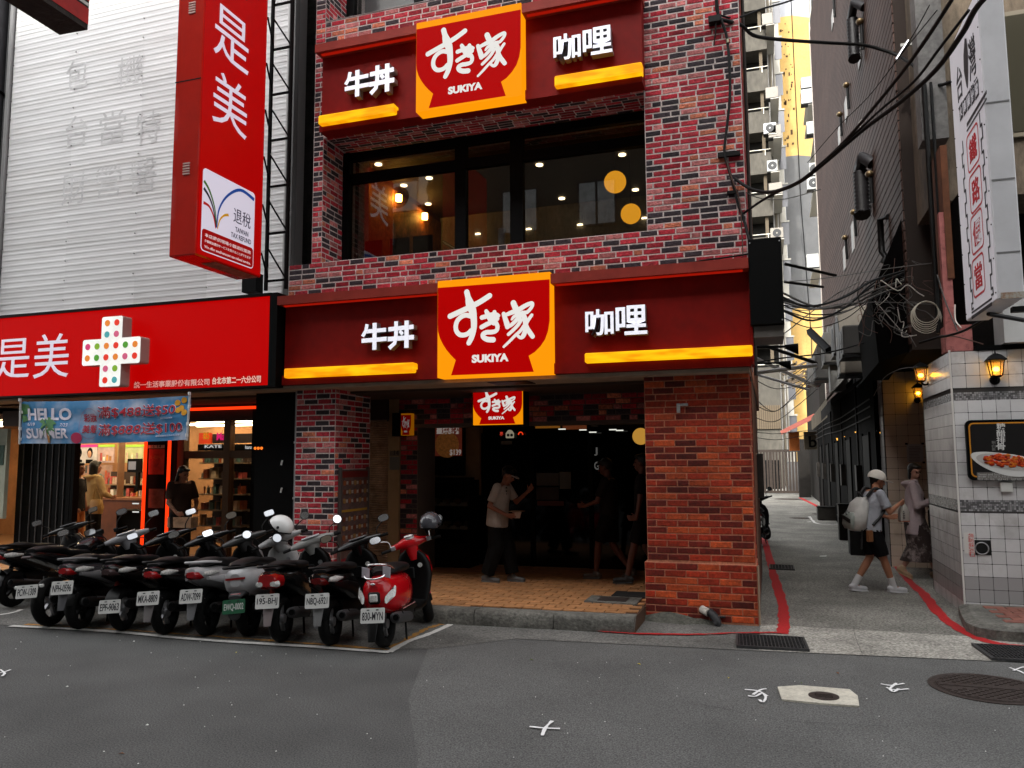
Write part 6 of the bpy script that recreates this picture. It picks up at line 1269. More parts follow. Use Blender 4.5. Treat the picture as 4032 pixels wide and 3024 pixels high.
for (px, py, lab) in ((3022, 60, 'topmost pale outdoor unit left of the yellow tower'), (3040, 350, 'pale outdoor unit in the upper column left of the yellow tower'), (3052, 505, 'pale outdoor unit at mid height left of the yellow tower'), (3032, 490, 'small pale outdoor unit behind the mid height one left of the yellow tower'), (3042, 640, 'pale outdoor unit level with the grey part of the yellow tower, left side'), (3055, 730, 'pale outdoor unit just under the long cable left of the grey wall'), (3060, 905, 'lowest pale outdoor unit left of the grey wall')):
    a = aY(px, py+30, 49.0); acunit('outdoor_unit', (a.x, 49.4, a.z), random.uniform(.6, .8), .5, random.uniform(.6, .85), lab, random.choice(((.32, .32, .3), (.2, .19, .17), (.4, .4, .4))), random.choice(('-y', '-x', '-x'))); MB().box(a.x-.1, a.x+.4, 49.1, 52.9, a.z-.1, a.z-.055).build('ledge', wh, wb)
for (px, py, lab) in ((3178, 300, 'topmost outdoor unit right of the yellow tower'), (3183, 360, 'second outdoor unit right of the yellow tower hung just under the top one'), (3205, 480, 'large pale outdoor unit right of the yellow tower'), (3210, 645, 'pale outdoor unit right of the grey tower wall'), (3205, 700, 'pale outdoor unit close above the cable crossing'), (3202, 1010, 'big white outdoor unit low on the right of the grey tower wall')):
    a = aY(px, py+40, 45.0); acunit('outdoor_unit', (a.x, 45.4, a.z), random.uniform(.55, .75), .5, random.uniform(.6, .9), lab, random.choice(((.32, .32, .3), (.2, .19, .17), (.4, .4, .4))), random.choice(('-y', '-x', '-x'))); MB().box(a.x, a.x+.5, 45.2, 50.2, a.z-.1, a.z-.055).build('ledge', wh, wb2)
pp = thing('pipe_bundle', 'bundle of dark vertical pipes between the brown tower and the pale buildings', 'pipes', (2.3, 29, 0))
for i, px in enumerate((3226, 3236, 3247, 3262)): a = aY(px, 600, 29.5); MB().cyl((a.x, 29.5, 3.5), (a.x, 29.5, 22), .05+.02*(i % 2), n=8).build('pipe', M('bundle_%d' % (i % 2), ((.06, .06, .06), (.14, .13, .12))[i % 2], .45, .3), pp)
for z in range(5, 22, 2): a = aY(3226, 600, 29.4); MB().box(a.x-.05, a.x+.4, 29.4, 29.45, z, z+.05).build('clamp', DK, pp)
# small roofs at the alley end
sd = thing('alley_shed', 'ramshackle shed with a rusty red sheet roof near the gate', 'shed', (1.9, 33, 0))
a = aY(3075, 1700, 33); b = aY(3250, 1630, 33)
mb = MB(); mb.add([(a.x, 32, a.z-.15), (b.x, 32, b.z), (b.x, 35, b.z+.3), (a.x, 35, a.z+.1)], [(0, 1, 2, 3)]); mb.build('roof_sheet', M('rusty_red_roof', (.25, .06, .04), .7, n=(3, .4)), sd)
MB().box(aY(3110, 1800, 34).x, aY(3150, 1800, 34).x, 34, 34.3, aY(3110, 1775, 34).z, aY(3110, 1700, 34).z).build('orange_panel', M('orange_panel', (.35, .1, .02), .8, n=(3, .4)), sd)
a = aY(3170, 1800, 33.5); MB().box(a.x, 1.9, 33.5, 34, aY(3170, 1770, 33.5).z, aY(3170, 1700, 33.5).z).build('sign_panel', M('old_sign', (.09, .075, .05), .7, n=(2, .4)), sd)
stamp('lettering', 'bI', aY(3185, 1762, 33.4), X*.45, Z*.45, -Y_, .02, BK, sd, .02)
a = aY(3105, 1440, 38); rub = MB()
for i in range(30): p = aY(3080+random.random()*130, 1430+random.random()*90, 38); rub.obox(p, Vector((random.uniform(.1, .35), 0, .1)), Vector((0, .2, 0)), Vector((random.uniform(-.05, .05), 0, .03)))
rub.build('junk_on_ledge', M('junk_brown', (.12, .09, .06), .9, n=(4, .5)), None, 'clutter of boards and rubble heaped on a ledge over the alley end', 'rubble', kind='stuff')
# crossing bars over the alley
for i, (u0, v0, u1, v1, yy, r, m) in enumerate(((2962, 1345, 3215, 1430, 20, .045, DK), (2962, 1405, 3210, 1520, 22, .05, STEEL), (2962, 1470, 3215, 1438, 18, .045, STEEL), (2962, 1470, 3185, 1535, 25, .04, STEEL), (3093, 1040, 3290, 1085, 14, .03, DK), (3090, 1110, 3240, 1130, 16, .03, DK))):
    MB().tube([aY(u0, v0, yy), aY(u1, v1, yy+1)], r, 6).build('crossbar', m, None, ('black steel bar crossing the alley under the dark signbox', 'slanting grey steel bar crossing the alley at mid height', 'bright steel tube crossing the alley nearly level', 'lowest slanting grey bar crossing the alley', 'dark bar joining the black signbox to the brown tower', 'dark bar just under the upper one beside the black signbox')[i], 'bar')
# lamps/cameras hanging off left wall
for i, (px, py) in enumerate(((3120-30, 1350+15), (3068, 1430))):
    p = aY(px, py, 13+2*i); t = thing('street_floodlight', ('black bell-shaped floodlight on an arm over the alley mouth', 'second black floodlight on an arm, lower and further in')[i], 'lamp', p); mb = MB(); mb.loft([sec(p+Vector((k*.05, 0, -.012*k)), Y_, Z, .03+.018*k, .03+.015*k, 10) for k in range(5)]); mb.build('shade', BK, t); MB().tube([(-.15, p.y, p.z+.02), p], .02, 6).build('arm', BK, t)
# black signbox at the alley mouth
sb = thing('black_signbox', 'black back of a projecting signbox at the alley mouth beside the lower signboard', 'sign', (.02, 8.3, 2.97))
MB().bbox(-.13, .20, 8.25, 8.95, 3.09, 3.995, .008).build('box', M('signbox_black', (.002, .002, .002), .6, spec=.1), sb); MB().box(-.1, .19, 8.3, 8.9, 2.97, 3.085).build('grey_base', M('signbox_grey', (.1, .09, .08), .6, n=(3, .3)), sb)
for x, z in ((-.11, 3.95), (.18, 3.95), (.18, 3.13)): MB().sphere((x, 8.246, z), .008, 6, 4).build('screw', STEEL, sb)
# alley-side end panel of the lower signboard
MB().box(XR+.003, XR+.03, SY+.0, FY, 2.7, 3.78).build('end_panel', M('sign_board_red'), lo)
# opposite side of the street (mirrored in the panes)
ob = thing('opposite_building', 'beige apartment row across the street, seen only mirrored in the windows', 'building', (0, -6, 0))
OY = -5.5; om = M('opposite_wall', (.075, .06, .042), .85, n=(.8, .25))
MB().box(-30, 22, OY-4, OY, 3.2, 20).build('wall', om, ob); MB().box(-30, 22, OY-4, OY-1.5, 0, 3.2).build('shop_wall', BK, ob)  # wall height set so its shadow covers the street facade
for i in range(-9, 8):
    for z in (4.0, 6.6, 9.2, 11.8):
        x = i*2.6-3
        MB().box(x, x+1.3, OY, OY+.04, z, z+1.5).build('window_frame', M('opp_frame', (.03, .02, .016), .5), ob); MB().box(x+.08, x+.6, OY+.04, OY+.05, z+.06, z+1.44).build('window_pane', M('opp_pane', (.4, .42, .42), .2, n=(4, .3)), ob); MB().box(x+.68, x+1.22, OY+.04, OY+.05, z+.06, z+1.44).build('window_pane', MATS['opp_pane'], ob)
MY = 2*WY-OY
for i, (px, py) in enumerate(((1582, 785), (1730, 750))):
    p = aY(px, py, MY-.5); acunit('outdoor_unit', (p.x, OY+.5, p.z-.5), 1.35, .5, 1.0, ('left outdoor unit mirrored in the upstairs window', 'right outdoor unit mirrored in the upstairs window')[i], (.6, .6, .58), 'y')
# ================================================================== scooters
def xf(mb, T): mb.v = [tuple(T @ Vector(v)) for v in mb.v]; return mb
RUB = M('tyre_rubber', (.002, .002, .002), .75, spec=.2, bump=(60, .3, .004)); TRIM = M('black_plastic', (.0015, .0015, .0016), .42, spec=.2, n=(8, .3)); SEATM = M('seat_vinyl', (.005, .005, .0055), .5, spec=.25, n=(12, .3), bump=(90, .2, .003))
GREYP = M('grey_plastic', (.04, .04, .042), .5, n=(10, .2)); ALU = M('cast_aluminium', (.3, .3, .31), .4, .7); MIR = M('mirror_glass', (.9, .9, .92), .02, 1); MIRL = M('mirror_glass_bright', (.4, .41, .43), .12, .9)
TAIL = M('tail_light_red', (.28, .004, .006), .12, coat=.6); AMB = M('lens_clear', (.5, .5, .48), .12, coat=.5, n=(60, .4)); PLW = M('plate_white', (.8, .8, .78), .4, n=(8, .08)); PLG = M('plate_green', (.02, .1, .05), .4); PLB = M('plate_black_text', (.02, .02, .025), .5)
NO_T = Matrix.Identity(4)
def secs(st, e=2.6, n=14): return [sec((x, y, z), Y_, Z, hw, hh, n, e) for x, y, z, hw, hh in st]
def scooter(name, label, pos, yaw, plate, style='sport', paint=(.003, .003, .0034), lean=4, steer=34, scale=.88, acc=None, cowl=None, tailm=None, plate_z=.50, mir='oval', platecol=PLW, plate_x=-.93, seed=0, rough=.25, helmet=None, group='scooters parked in a row at the kerb', shieldc=None, mudc=None, yellow=0):
    rd = random.Random(seed); t = thing(name, label, 'scooter', (0, 0, 0), group)
    P = M('paint_%s_%d' % (style, seed), paint, rough, coat=.35, n=(3, .12)); CWL = M('cowl_%d' % seed, cowl, .35, coat=.3, n=(6, .1)) if cowl else P; ACC = M('acc_%d' % seed, acc, .4, n=(6, .15)) if acc else TRIM
    RX, FX, WR = -.62, .62, .245
    def part(nm, mb, m, parent=t, T=None): 
        if T: xf(mb, T)
        return mb.build(nm, m, parent)
    ax = Vector((-.42, 0, .9)).normalized(); piv = Vector((.47, 0, .8))
    S = Matrix.Translation(piv) @ Matrix.Rotation(R_(steer), 4, ax) @ Matrix.Translation(-piv)
    def wheel(nm, cx, T=None):
        big = style == 'moto' and nm[0] == 'r'; wr = WR*(1.18 if big else 1); tw = .062 if not big else .08
        mb = MB(); n1, n2 = 28, 10; V = []
        for i in range(n1):
            a = 2*math.pi*i/n1
            for j in range(n2): b = 2*math.pi*j/n2; r = wr-.055+.055*math.cos(b); V.append((cx+r*math.cos(a), tw*math.sin(b), wr+r*math.sin(a)))
        mb.add(V, [(i*n2+j, i*n2+(j+1) % n2, ((i+1) % n1)*n2+(j+1) % n2, ((i+1) % n1)*n2+j) for i in range(n1) for j in range(n2)], 0, True)
        w_ = part(nm, mb, RUB, t, T)
        mb = MB(); 
        for k in range(5):
            a = k*2*math.pi/5; c, s_ = math.cos(a), math.sin(a); mb.obox(Vector((cx+c*wr*.36, 0, wr+s_*wr*.36)), Vector((c, 0, s_))*wr*.3, Vector((0, .02, 0)), Vector((-s_, 0, c))*.016)
        mb.cyl((cx, -.045, wr), (cx, .045, wr), .05, n=12); mb.tube([(cx+wr*.7*math.cos(a*math.pi/12), 0, wr+wr*.7*math.sin(a*math.pi/12)) for a in range(24)], .02, 6, closed=True)
        part('rim', mb, ALU if rd.random() < .5 else DK, w_, T)
    wheel('rear_wheel', RX); wheel('front_wheel', FX, S)
    # body shells
    if style == 'retro': B = [(-.86, 0, .60, .05, .08), (-.83, 0, .59, .12, .15), (-.72, 0, .56, .185, .19), (-.52, 0, .54, .215, .21), (-.30, 0, .53, .205, .21), (-.10, 0, .52, .16, .2), (-.0, 0, .5, .11, .18)]
    elif style == 'ev': B = [(-.88, 0, .65, .06, .07), (-.85, 0, .64, .14, .125), (-.74, 0, .62, .19, .16), (-.5, 0, .59, .2, .18), (-.28, 0, .57, .18, .2), (-.08, 0, .52, .14, .2), (.0, 0, .48, .11, .18)]
    elif style == 'moto': B = [(-1.0, 0, .88, .05, .03), (-.92, 0, .87, .10, .05), (-.7, 0, .82, .14, .075), (-.4, 0, .74, .15, .1), (-.1, 0, .62, .16, .17), (.12, 0, .6, .14, .18)]
    else: B = [(-.93, 0, .755, .045, .025), (-.88, 0, .74, .10, .055), (-.7, 0, .68, .15, .095), (-.45, 0, .62, .175, .14), (-.2, 0, .55, .165, .19), (-.02, 0, .47, .13, .19)]
    part('rear_body', MB().loft(secs(B)), P)
    sz = .79 if style != 'moto' else .9
    SB = {'moto': [(-.95, 0, .93, .07, .02), (-.8, 0, .93, .12, .04), (-.5, 0, .9, .14, .05), (-.42, 0, .85, .15, .05), (-.1, 0, .8, .14, .05), (.08, 0, .79, .1, .04)],
          'retro': [(-.62, 0, .765, .09, .03), (-.55, 0, .785, .14, .055), (-.35, 0, .79, .165, .06), (-.12, 0, .775, .15, .055), (.03, 0, .755, .09, .04)]}.get(style, [(-.84, 0, .80, .07, .02), (-.76, 0, .815, .12, .035), (-.5, 0, .82, .15, .045), (-.36, 0, .785, .16, .05), (-.1, 0, .765, .145, .05), (.05, 0, .75, .09, .04)])
    part('seat', MB().loft(secs(SB, 2.4)), SEATM)
    part('underbody', MB().loft(secs([(-.5, .02, .34, .13, .12), (-.3, .02, .34, .15, .13), (-.05, 0, .33, .16, .12), (.05, 0, .3, .15, .08)])), TRIM)
    part('floorboard', MB().loft(secs([(-.05, 0, .285, .16, .045), (.15, 0, .27, .18, .04), (.36, 0, .285, .17, .05), (.46, 0, .36, .15, .06)])), TRIM)
    SH = M('shield_%d' % seed, shieldc, .4, n=(6, .1)) if shieldc else TRIM
    st = [(.40, .30, .17, .05), (.43, .42, .20, .055), (.455, .6, .225, .06), (.45, .74, .21, .06), (.43, .84, .16, .055), (.42, .9, .08, .05)]
    part('leg_shield', MB().loft([sec((x, 0, z), Y_, X, hw, hh, 14, 3) for x, z, hw, hh in st]), SH)
    st = [(.50, .36, .10, .06), (.535, .5, .18, .07), (.55, .66, .2, .075), (.525, .8, .17, .07), (.48, .9, .07, .05)]
    part('front_apron', MB().loft([sec((x, 0, z), Y_, X, hw, hh, 14, 2.4) for x, z, hw, hh in st]), P)
    part('ignition_lock', MB().cyl((.388, -.1, .72), (.40, -.1, .72), .028, n=14), AMB if style in ('retro',) or rd.random() < .4 else STEEL)
    part('pocket_flap', MB().bbox(.375, .395, -.03, .13, .56, .7, .01), TRIM)
    # front fork, fender
    fk = MB(); fk.tube([(.52, .075, .56), (FX, .085, WR)], .024, 8); part('fork_leg', fk, DK, t, S); part('fork_leg', MB().tube([(.52, -.075, .56), (FX, -.085, WR)], .024, 8), DK, t, S)
    V = []; 
    for i in range(9):
        a = R_(20+i*17); r = WR+.035
        for j in range(5): b = (j-2)/2; V.append((FX+math.cos(a)*(r-.02*b*b), .085*b, WR+math.sin(a)*(r-.02*b*b)))
    part('front_fender', MB().add(V, [(i*5+j, i*5+j+1, i*5+5+j+1, i*5+5+j) for i in range(8) for j in range(4)], 0, True), P, t, S)
    # steering
    HZ = .98
    part('steering_stem', MB().tube([(.45, 0, .8), (.42, 0, HZ)], .04, 8), TRIM, t, S)
    if style == 'retro':
        part('handlebar_cowl', MB().loft([sec((.41-.02*abs(y)/.2, y, HZ+.0+.01*math.cos(y*8)), X, Z, hx, hz, 12, 2.3) for y, hx, hz in ((-.24, .03, .03), (-.15, .04, .04), (-.07, .085, .07), (.0, .1, .08), (.07, .085, .07), (.15, .04, .04), (.24, .03, .03))]), P, t, S)
        part('cowl_neck', MB().loft([sec((.40, 0, HZ-.2), Y_, X, .05, .04, 12), sec((.385, 0, HZ-.08), Y_, X, .075, .05, 12), sec((.39, 0, HZ), Y_, X, .09, .07, 12)]), P, t, S)
        part('dial', MB().cyl((.375, 0, HZ+.062), (.37, 0, HZ+.09), .062, .058, 18), M('dial_face', (.6, .6, .58), .3), t, S); part('dial_ring', MB().tube([(.372+.062*math.cos(a*.35)*1, .062*math.sin(a*.35), HZ+.085+.0*a) for a in range(18)], .007, 6, closed=True), CHROME, t, S)
    elif style == 'moto':
        part('handlebar_clamp', MB().loft(secs([(.36, 0, HZ, .05, .03), (.5, 0, HZ-.02, .06, .05)])), TRIM, t, S); part('instrument', MB().bbox(.42, .47, -.08, .08, HZ+.0, HZ+.08, .02), TRIM, t, S)
    else:
        part('handlebar_cowl', MB().loft([sec((.43-.10*(abs(y)/.26)**1.5, y, HZ+.0-.02*abs(y)), X, Z, hx, hz, 12, 2.4) for y, hx, hz in ((-.27, .025, .025), (-.2, .05, .04), (-.1, .085, .055), (0, .1, .065), (.1, .085, .055), (.2, .05, .04), (.27, .025, .025))]), CWL, t, S)
        part('cowl_neck', MB().loft([sec((.43, 0, .82), Y_, X, .07, .06, 12), sec((.42, 0, HZ-.03), Y_, X, .11, .08, 12)]), CWL, t, S)
        part('instrument', MB().loft([sec((.36, y, HZ+.052), X, Z, .05*k, .014, 10, 2.2) for y, k in ((-.11, .4), (-.07, .9), (0, 1), (.07, .9), (.11, .4))]), M('instrument_glass', (.05, .05, .055), .08, coat=1) if not cowl else M('instrument_silver', (.4, .4, .42), .15, coat=.6), t, S)
    for sg in (1, -1):
        y0 = sg*.22; part('grip', MB().tube([(.35, y0, HZ-.01), (.32, sg*.36, HZ-.015)], .019, 8), RUB, t, S); part('brake_lever', MB().tube([(.38, y0, HZ-.015), (.40, sg*.28, HZ-.02), (.37, sg*.36, HZ-.03)], .008, 6), STEEL, t, S)
        part('switch_block', MB().bbox(.325, .375, y0-.03 if sg > 0 else y0-.03, y0+.03, HZ-.03, HZ+.025, .008), ALU if style in ('retro', 'ev') else TRIM, t, S)
        mx = Vector((.36, sg*.24, HZ+.02)); 
        hd = mx+Vector((-.0+rd.uniform(-.02, .02), sg*(.11+rd.uniform(0, .05)), .15+rd.uniform(-.02, .05)))
        part('mirror_stem', MB().tube(smoothpts([mx, mx+Vector((.01, sg*.02, .07)), hd+Vector((.02, 0, -.03))], 3), .007, 6), CHROME if style == 'retro' else DK, t, S)
        hw, hh = (.058, .058) if mir == 'round' else (.072, .046) if mir == 'oval' else (.07, .042)
        nrm = Vector((-1, sg*-.05+rd.uniform(-.2, .2), rd.uniform(.15, .5))).normalized(); u = nrm.cross(Z).normalized(); v = u.cross(nrm)*-1
        e_ = 2 if mir == 'round' else 2.6 if mir == 'oval' else 4
        mh = part('mirror', MB().loft([sec(hd-nrm*.03, u, v, hw*.5, hh*.5, 14, e_), sec(hd-nrm*.015, u, v, hw*.95, hh*.95, 14, e_), sec(hd, u, v, hw, hh, 14, e_)]), TRIM, t, S)
        part('mirror_glass', MB().poly(sec(hd+nrm*.002, u, v, hw*.88, hh*.88, 16, e_)), MIRL if (seed+sg) % 3 else MIR, mh, S)
    # tail
    if style == 'sport':
        part('tail_light', MB().loft([sec((-.945, 0, .715), Y_, Z, .05, .03, 10), sec((-.90, 0, .71), Y_, Z, .085, .05, 10), sec((-.80, 0, .70), Y_, Z, .11, .055, 10)]), tailm or TAIL)
        for sg in (1, -1): part('turn_signal', MB().loft([sec((-.86, sg*.095, .715), Y_, Z, .02, .02, 8), sec((-.76, sg*.135, .71), Y_, Z, .03, .035, 8), sec((-.6, sg*.155, .70), Y_, Z, .008, .012, 8)]), AMB)
        part('grab_rail', MB().tube(smoothpts([(-.5, .13, .80), (-.8, .12, .84), (-.92, .05, .85), (-.92, -.05, .85), (-.8, -.12, .84), (-.5, -.13, .80)], 4), .014, 7), ACC)
        for sg in (1, -1): part('side_trim', MB().loft([sec((-.8, sg*.125, .66), Y_, Z, .02, .02, 8), sec((-.5, sg*.168, .6), Y_, Z, .018, .06, 8), sec((-.15, sg*.160, .5), Y_, Z, .014, .08, 8)]), ACC)
    elif style == 'round':
        part('tail_light', MB().loft([sec((-.955, 0, .70), Y_, Z, .09, .06, 12, 3), sec((-.90, 0, .69), Y_, Z, .125, .085, 12, 3), sec((-.8, 0, .68), Y_, Z, .14, .08, 12, 3)]), TAIL)
        for sg in (1, -1): part('turn_signal', MB().loft([sec((-.962, sg*.07, .665), Y_, Z, .03, .025, 8), sec((-.92, sg*.095, .66), Y_, Z, .042, .035, 8)]), AMB)
        part('grab_rail', MB().tube(smoothpts([(-.5, .14, .79), (-.8, .14, .84), (-.96, .07, .85), (-.96, -.07, .85), (-.8, -.14, .84), (-.5, -.14, .79)], 4), .015, 7), TRIM)
    elif style == 'retro':
        part('tail_light', MB().bbox(-.885, -.82, -.055, .055, .50, .60, .02), AMB); part('tail_light_frame', MB().bbox(-.875, -.8, -.066, .066, .485, .615, .02), TRIM)
        for sg in (1, -1): part('turn_signal', MB().loft([sec((-.84, sg*.13, .53), Vector((.3, sg*.8, 0)).normalized(), Vector((.4, 0, 1)).normalized(), .02, .045, 8), sec((-.77, sg*.195, .60), Vector((.5, sg*.6, 0)).normalized(), Vector((.4, 0, 1)).normalized(), .016, .06, 8)]), M('lens_white', (.6, .6, .58), .2, coat=.5, n=(60, .3)))
        part('grab_rail', MB().tube(smoothpts([(-.55, .12, .80), (-.70, .12, .86), (-.80, .06, .88), (-.80, -.06, .88), (-.70, -.12, .86), (-.55, -.12, .80)], 4), .011, 8), CHROME); part('grab_rail', MB().tube(smoothpts([(-.72, .12, .83), (-.83, .1, .76), (-.87, 0, .74), (-.83, -.1, .76), (-.72, -.12, .83)], 4), .011, 8), CHROME)
        part('emblem', MB().sphere((-.872, 0, .69), (.01, .03, .012), 8, 6), CHROME)
        for sg in (1, -1): part('side_script', MB().box(-.6, -.2, sg*.2155-.0015, sg*.2155+.0015, .388, .394), M('script_pale', (.6, .3, .28), .4))
        for sy_ in (.1, -.13): part('paper_tag', MB().obox(Vector((-.80, sy_, .80)), Vector((.005, 0, .0)), Vector((0, .04, .01)), Vector((-.01, -.008, .055))), M('paper_lilac', (.5, .47, .52), .7))
    elif style == 'ev':
        part('tail_light', MB().box(-.885, -.86, -.11, .11, .655, .68), TAIL); part('lower_reflector', MB().bbox(-.90, -.86, -.06, .06, .485, .51, .006), TAIL)
        part('grab_rail', MB().tube(smoothpts([(-.5, .15, .76), (-.8, .15, .79), (-.92, .08, .795), (-.92, -.08, .795), (-.8, -.15, .79), (-.5, -.15, .76)], 4), .016, 7), TRIM); part('tail_fender', MB().loft(secs([(-.92, 0, .47, .07, .02), (-.85, 0, .5, .1, .04), (-.7, 0, .5, .1, .05)])), GREYP)
        part('round_flap', MB().sphere((-.95, 0, .30), (.015, .075, .07), 14, 8), GREYP)
    elif style == 'moto':
        part('tail_light', MB().bbox(-1.03, -.98, -.06, .06, .845, .875, .01), M('smoked_lens', (.05, .03, .03), .1)); part('plate_arm', MB().tube([(-.45, .0, .42), (-.7, 0, .5), (-1.0, 0, .50)], .022, 6), TRIM)
        for sg in (1, -1): part('turn_signal', MB().bbox(-1.0, -.96, sg*.15-.025, sg*.15+.025, .50, .54, .01), AMB)
        part('swingarm', MB().tube([(-.1, -.1, .35), (-.62, -.1, .29)], .03, 6), DK); part('fuel_tank', MB().loft(secs([(.02, 0, .84, .1, .06), (.15, 0, .88, .15, .1), (.32, 0, .88, .13, .1), (.42, 0, .85, .07, .06)])), P)
    # plate, mudflap
    pm_ = Matrix.Translation((plate_x-.02, 0, plate_z)) @ Matrix.Rotation(R_(14), 4, 'Y')
    part('mudguard', MB().loft([sec((-.70, 0, .40), Y_, X, .05, .03, 8), sec((-.86, 0, plate_z+.03), Y_, X, .06, .02, 8), sec((-.93, 0, plate_z-.08), Y_, X, .06, .014, 8), sec((-.985, 0, plate_z-.25), Y_, X, .04, .01, 8)]) if style not in ('ev', 'moto') and plate_z > .36 else MB().tube([(-.7, 0, .38), (plate_x, 0, plate_z)], .03, 6), M('mud_%d' % seed, mudc, .6) if mudc else TRIM)
    rp_ = [(cx+.014*math.cos(math.pi/2*(s0+i/3)), cz+.014*math.sin(math.pi/2*(s0+i/3))) for cx, cz, s0 in ((.13-.014, .075-.014, 0), (-.13+.014, .075-.014, 1), (-.13+.014, -.075+.014, 2), (.13-.014, -.075+.014, 3)) for i in range(4)]
    mb = MB(); mb.prism([(a, b) for a, b in rp_], (0, 0, 0), -Y_, Z, -X*.004); pl = part('number_plate', mb, platecol, t, pm_)
    mb = MB(); put(mb, plate, (-.004, .112, -.047), -Y_*.224, Z*.082, -X, .002, .012); part('plate_lettering', mb, PLB if platecol is PLW else PLW, pl, pm_)
    for sg in (1, -1): part('plate_bolt', MB().box(-.008, -.004, sg*.05-.014, sg*.05+.014, .05, .06), PLB, pl, pm_)
    if yellow: part('side_sticker', MB().box(-.4, -.3, -.185, -.18, .55, .58), GREYP)
    # engine side, muffler, stand, shock
    MU = DK if rd.random() < .7 else GREYP
    part('muffler', MB().loft([sec((x, -.155-.02*k, z), Y_, Z, r, r, 12, 2) for k, (x, z, r) in enumerate(((-.2, .24, .03), (-.32, .26, .055), (-.7, .32, .062), (-.86, .345, .055), (-.88, .35, .04)))]), MU); part('muffler_tip', MB().cyl((-.88, -.235, .35), (-.895, -.235, .352), .03, n=12), BK); part('heat_shield', MB().loft([sec((-.35, -.205, .29), Y_, Z, .012, .03, 8), sec((-.68, -.235, .345), Y_, Z, .012, .035, 8)]), GREYP)
    part('engine_case', MB().loft(secs([(-.72, .11, .26, .035, .07), (-.6, .12, .27, .045, .09), (-.3, .12, .27, .05, .09), (-.1, .11, .27, .04, .07)])), ALU if rd.random() < .25 else TRIM)
    part('shock_absorber', MB().tube([(-.58, .13, .3), (-.5, .13, .58)], [.026, .03], 8), M('spring_red', (.25, .02, .01), .4) if rd.random() < .3 else DK)
    part('stand', MB().tube([(-.22, .1, .25), (-.33, .16, .02)], .012, 6), DK); part('stand', MB().tube([(-.22, -.1, .25), (-.33, -.14, .02)], .012, 6), DK)
    if style != 'moto': part('rear_fender', MB().add([(RX+math.cos(R_(40+i*14))*(WR+.03), b*.08, WR+math.sin(R_(40+i*14))*(WR+.03)) for i in range(10) for b in (-1, 0, 1)], [(i*3+j, i*3+j+1, i*3+4+j, i*3+3+j) for i in range(9) for j in range(2)], 0, True), TRIM)
    # place: rear contact at pos
    Mx = Matrix.Translation((pos[0], pos[1], .006)) @ Matrix.Rotation(R_(90-yaw), 4, 'Z') @ Matrix.Scale(scale, 4) @ Matrix.Rotation(R_(-lean), 4, 'X') @ Matrix.Translation((-RX, 0, 0))
    t.matrix_world = Mx; t['_'] = 0; del t['_']
    return t, Mx, S
SCO = []
def SCT(*a, **k): r = scooter('scooter', *a, **k); SCO.append(r); return r
dsil = (.16, .16, .165)
SCT('black motorcycle-style machine with a big exposed rear wheel and plate PCW-1309, leftmost of the row', (-7.3, 6.5), -14, 'PCW-1309', 'moto', seed=1, plate_z=.47, plate_x=-1.0, mir='oval', lean=5, steer=35)
SCT('dark grey scooter with bright red tail light and silver side panel, plate NPH-0596', (-6.86, 6.47), -14, 'NPH-0596', 'sport', (.03, .03, .033), seed=2, acc=dsil, plate_z=.53, mir='hex', mudc=(.05, .05, .055), cowl=(.2, .2, .21))
SCT('all-black scooter with plate EPF-9063 hanging very low behind its seat', (-6.37, 6.54), -13, 'EPF-9063', 'sport', seed=3, plate_z=.32, plate_x=-.86, mir='hex', tailm=M('smoked_lens', (.05, .03, .03), .1), steer=36)
SCT('black scooter with wide red and clear tail lights, plate MKA-8809', (-5.82, 6.52), -12, 'MKA-8809', 'sport', seed=4, plate_z=.46, mir='oval', mudc=(.11, .1, .1))
SCT('scooter with pearl white tail panels and white grab rail, plate ADW-7099', (-5.38, 6.6), -12, 'ADW-7099', 'sport', (.4, .4, .41), seed=5, acc=(.45, .45, .46), plate_z=.49, mudc=(.1, .1, .105), mir='hex', cowl=(.03, .03, .03))
SCT('rounded matt white electric scooter with a thin red light bar and green plate EWQ-0002', (-4.97, 6.72), -12, 'EWQ-0002', 'ev', (.46, .46, .47), seed=6, plate_z=.38, platecol=PLG, mir='round', rough=.5, shieldc=(.4, .4, .4), cowl=(.3, .3, .3), lean=6)
SCT('black scooter with a large rounded dark red tail light and plate 195-BHJ', (-4.5, 6.58), -12, '195-BHJ', 'round', (.006, .006, .006), seed=7, plate_z=.49, mir='round', mudc=(.16, .13, .13), cowl=(.2, .2, .19))
SCT('black touring scooter with slim tail light and grey mudflap, plate NBQ-6921', (-3.97, 6.60), -10, 'NBQ-6921', 'sport', seed=8, plate_z=.52, mir='oval', mudc=(.12, .12, .12), tailm=M('dark_tail', (.09, .004, .004), .1))
SCT('glossy red retro scooter with chrome rear rail and plate 830-MYN, rightmost of the row', (-3.44, 6.66), -7, '830-MYN', 'retro', (.45, .004, .008), seed=9, plate_z=.385, plate_x=-.9, mir='oval', lean=4, rough=.18, steer=28)
# partial ones
SCT('dark scooter cut off by the left edge of the picture', (-8.7, 7.2), -5, 'MTR-2210', 'sport', (.01, .01, .01), seed=10, mir='hex')
a = aZ(2975, 2150, 0); SCT('black scooter parked alone along the left wall of the alley', (a.x+.07, a.y), 3, 'NKB-720', 'round', (.004, .004, .004), seed=11, mir='round', group='scooters parked away from the row', lean=4)
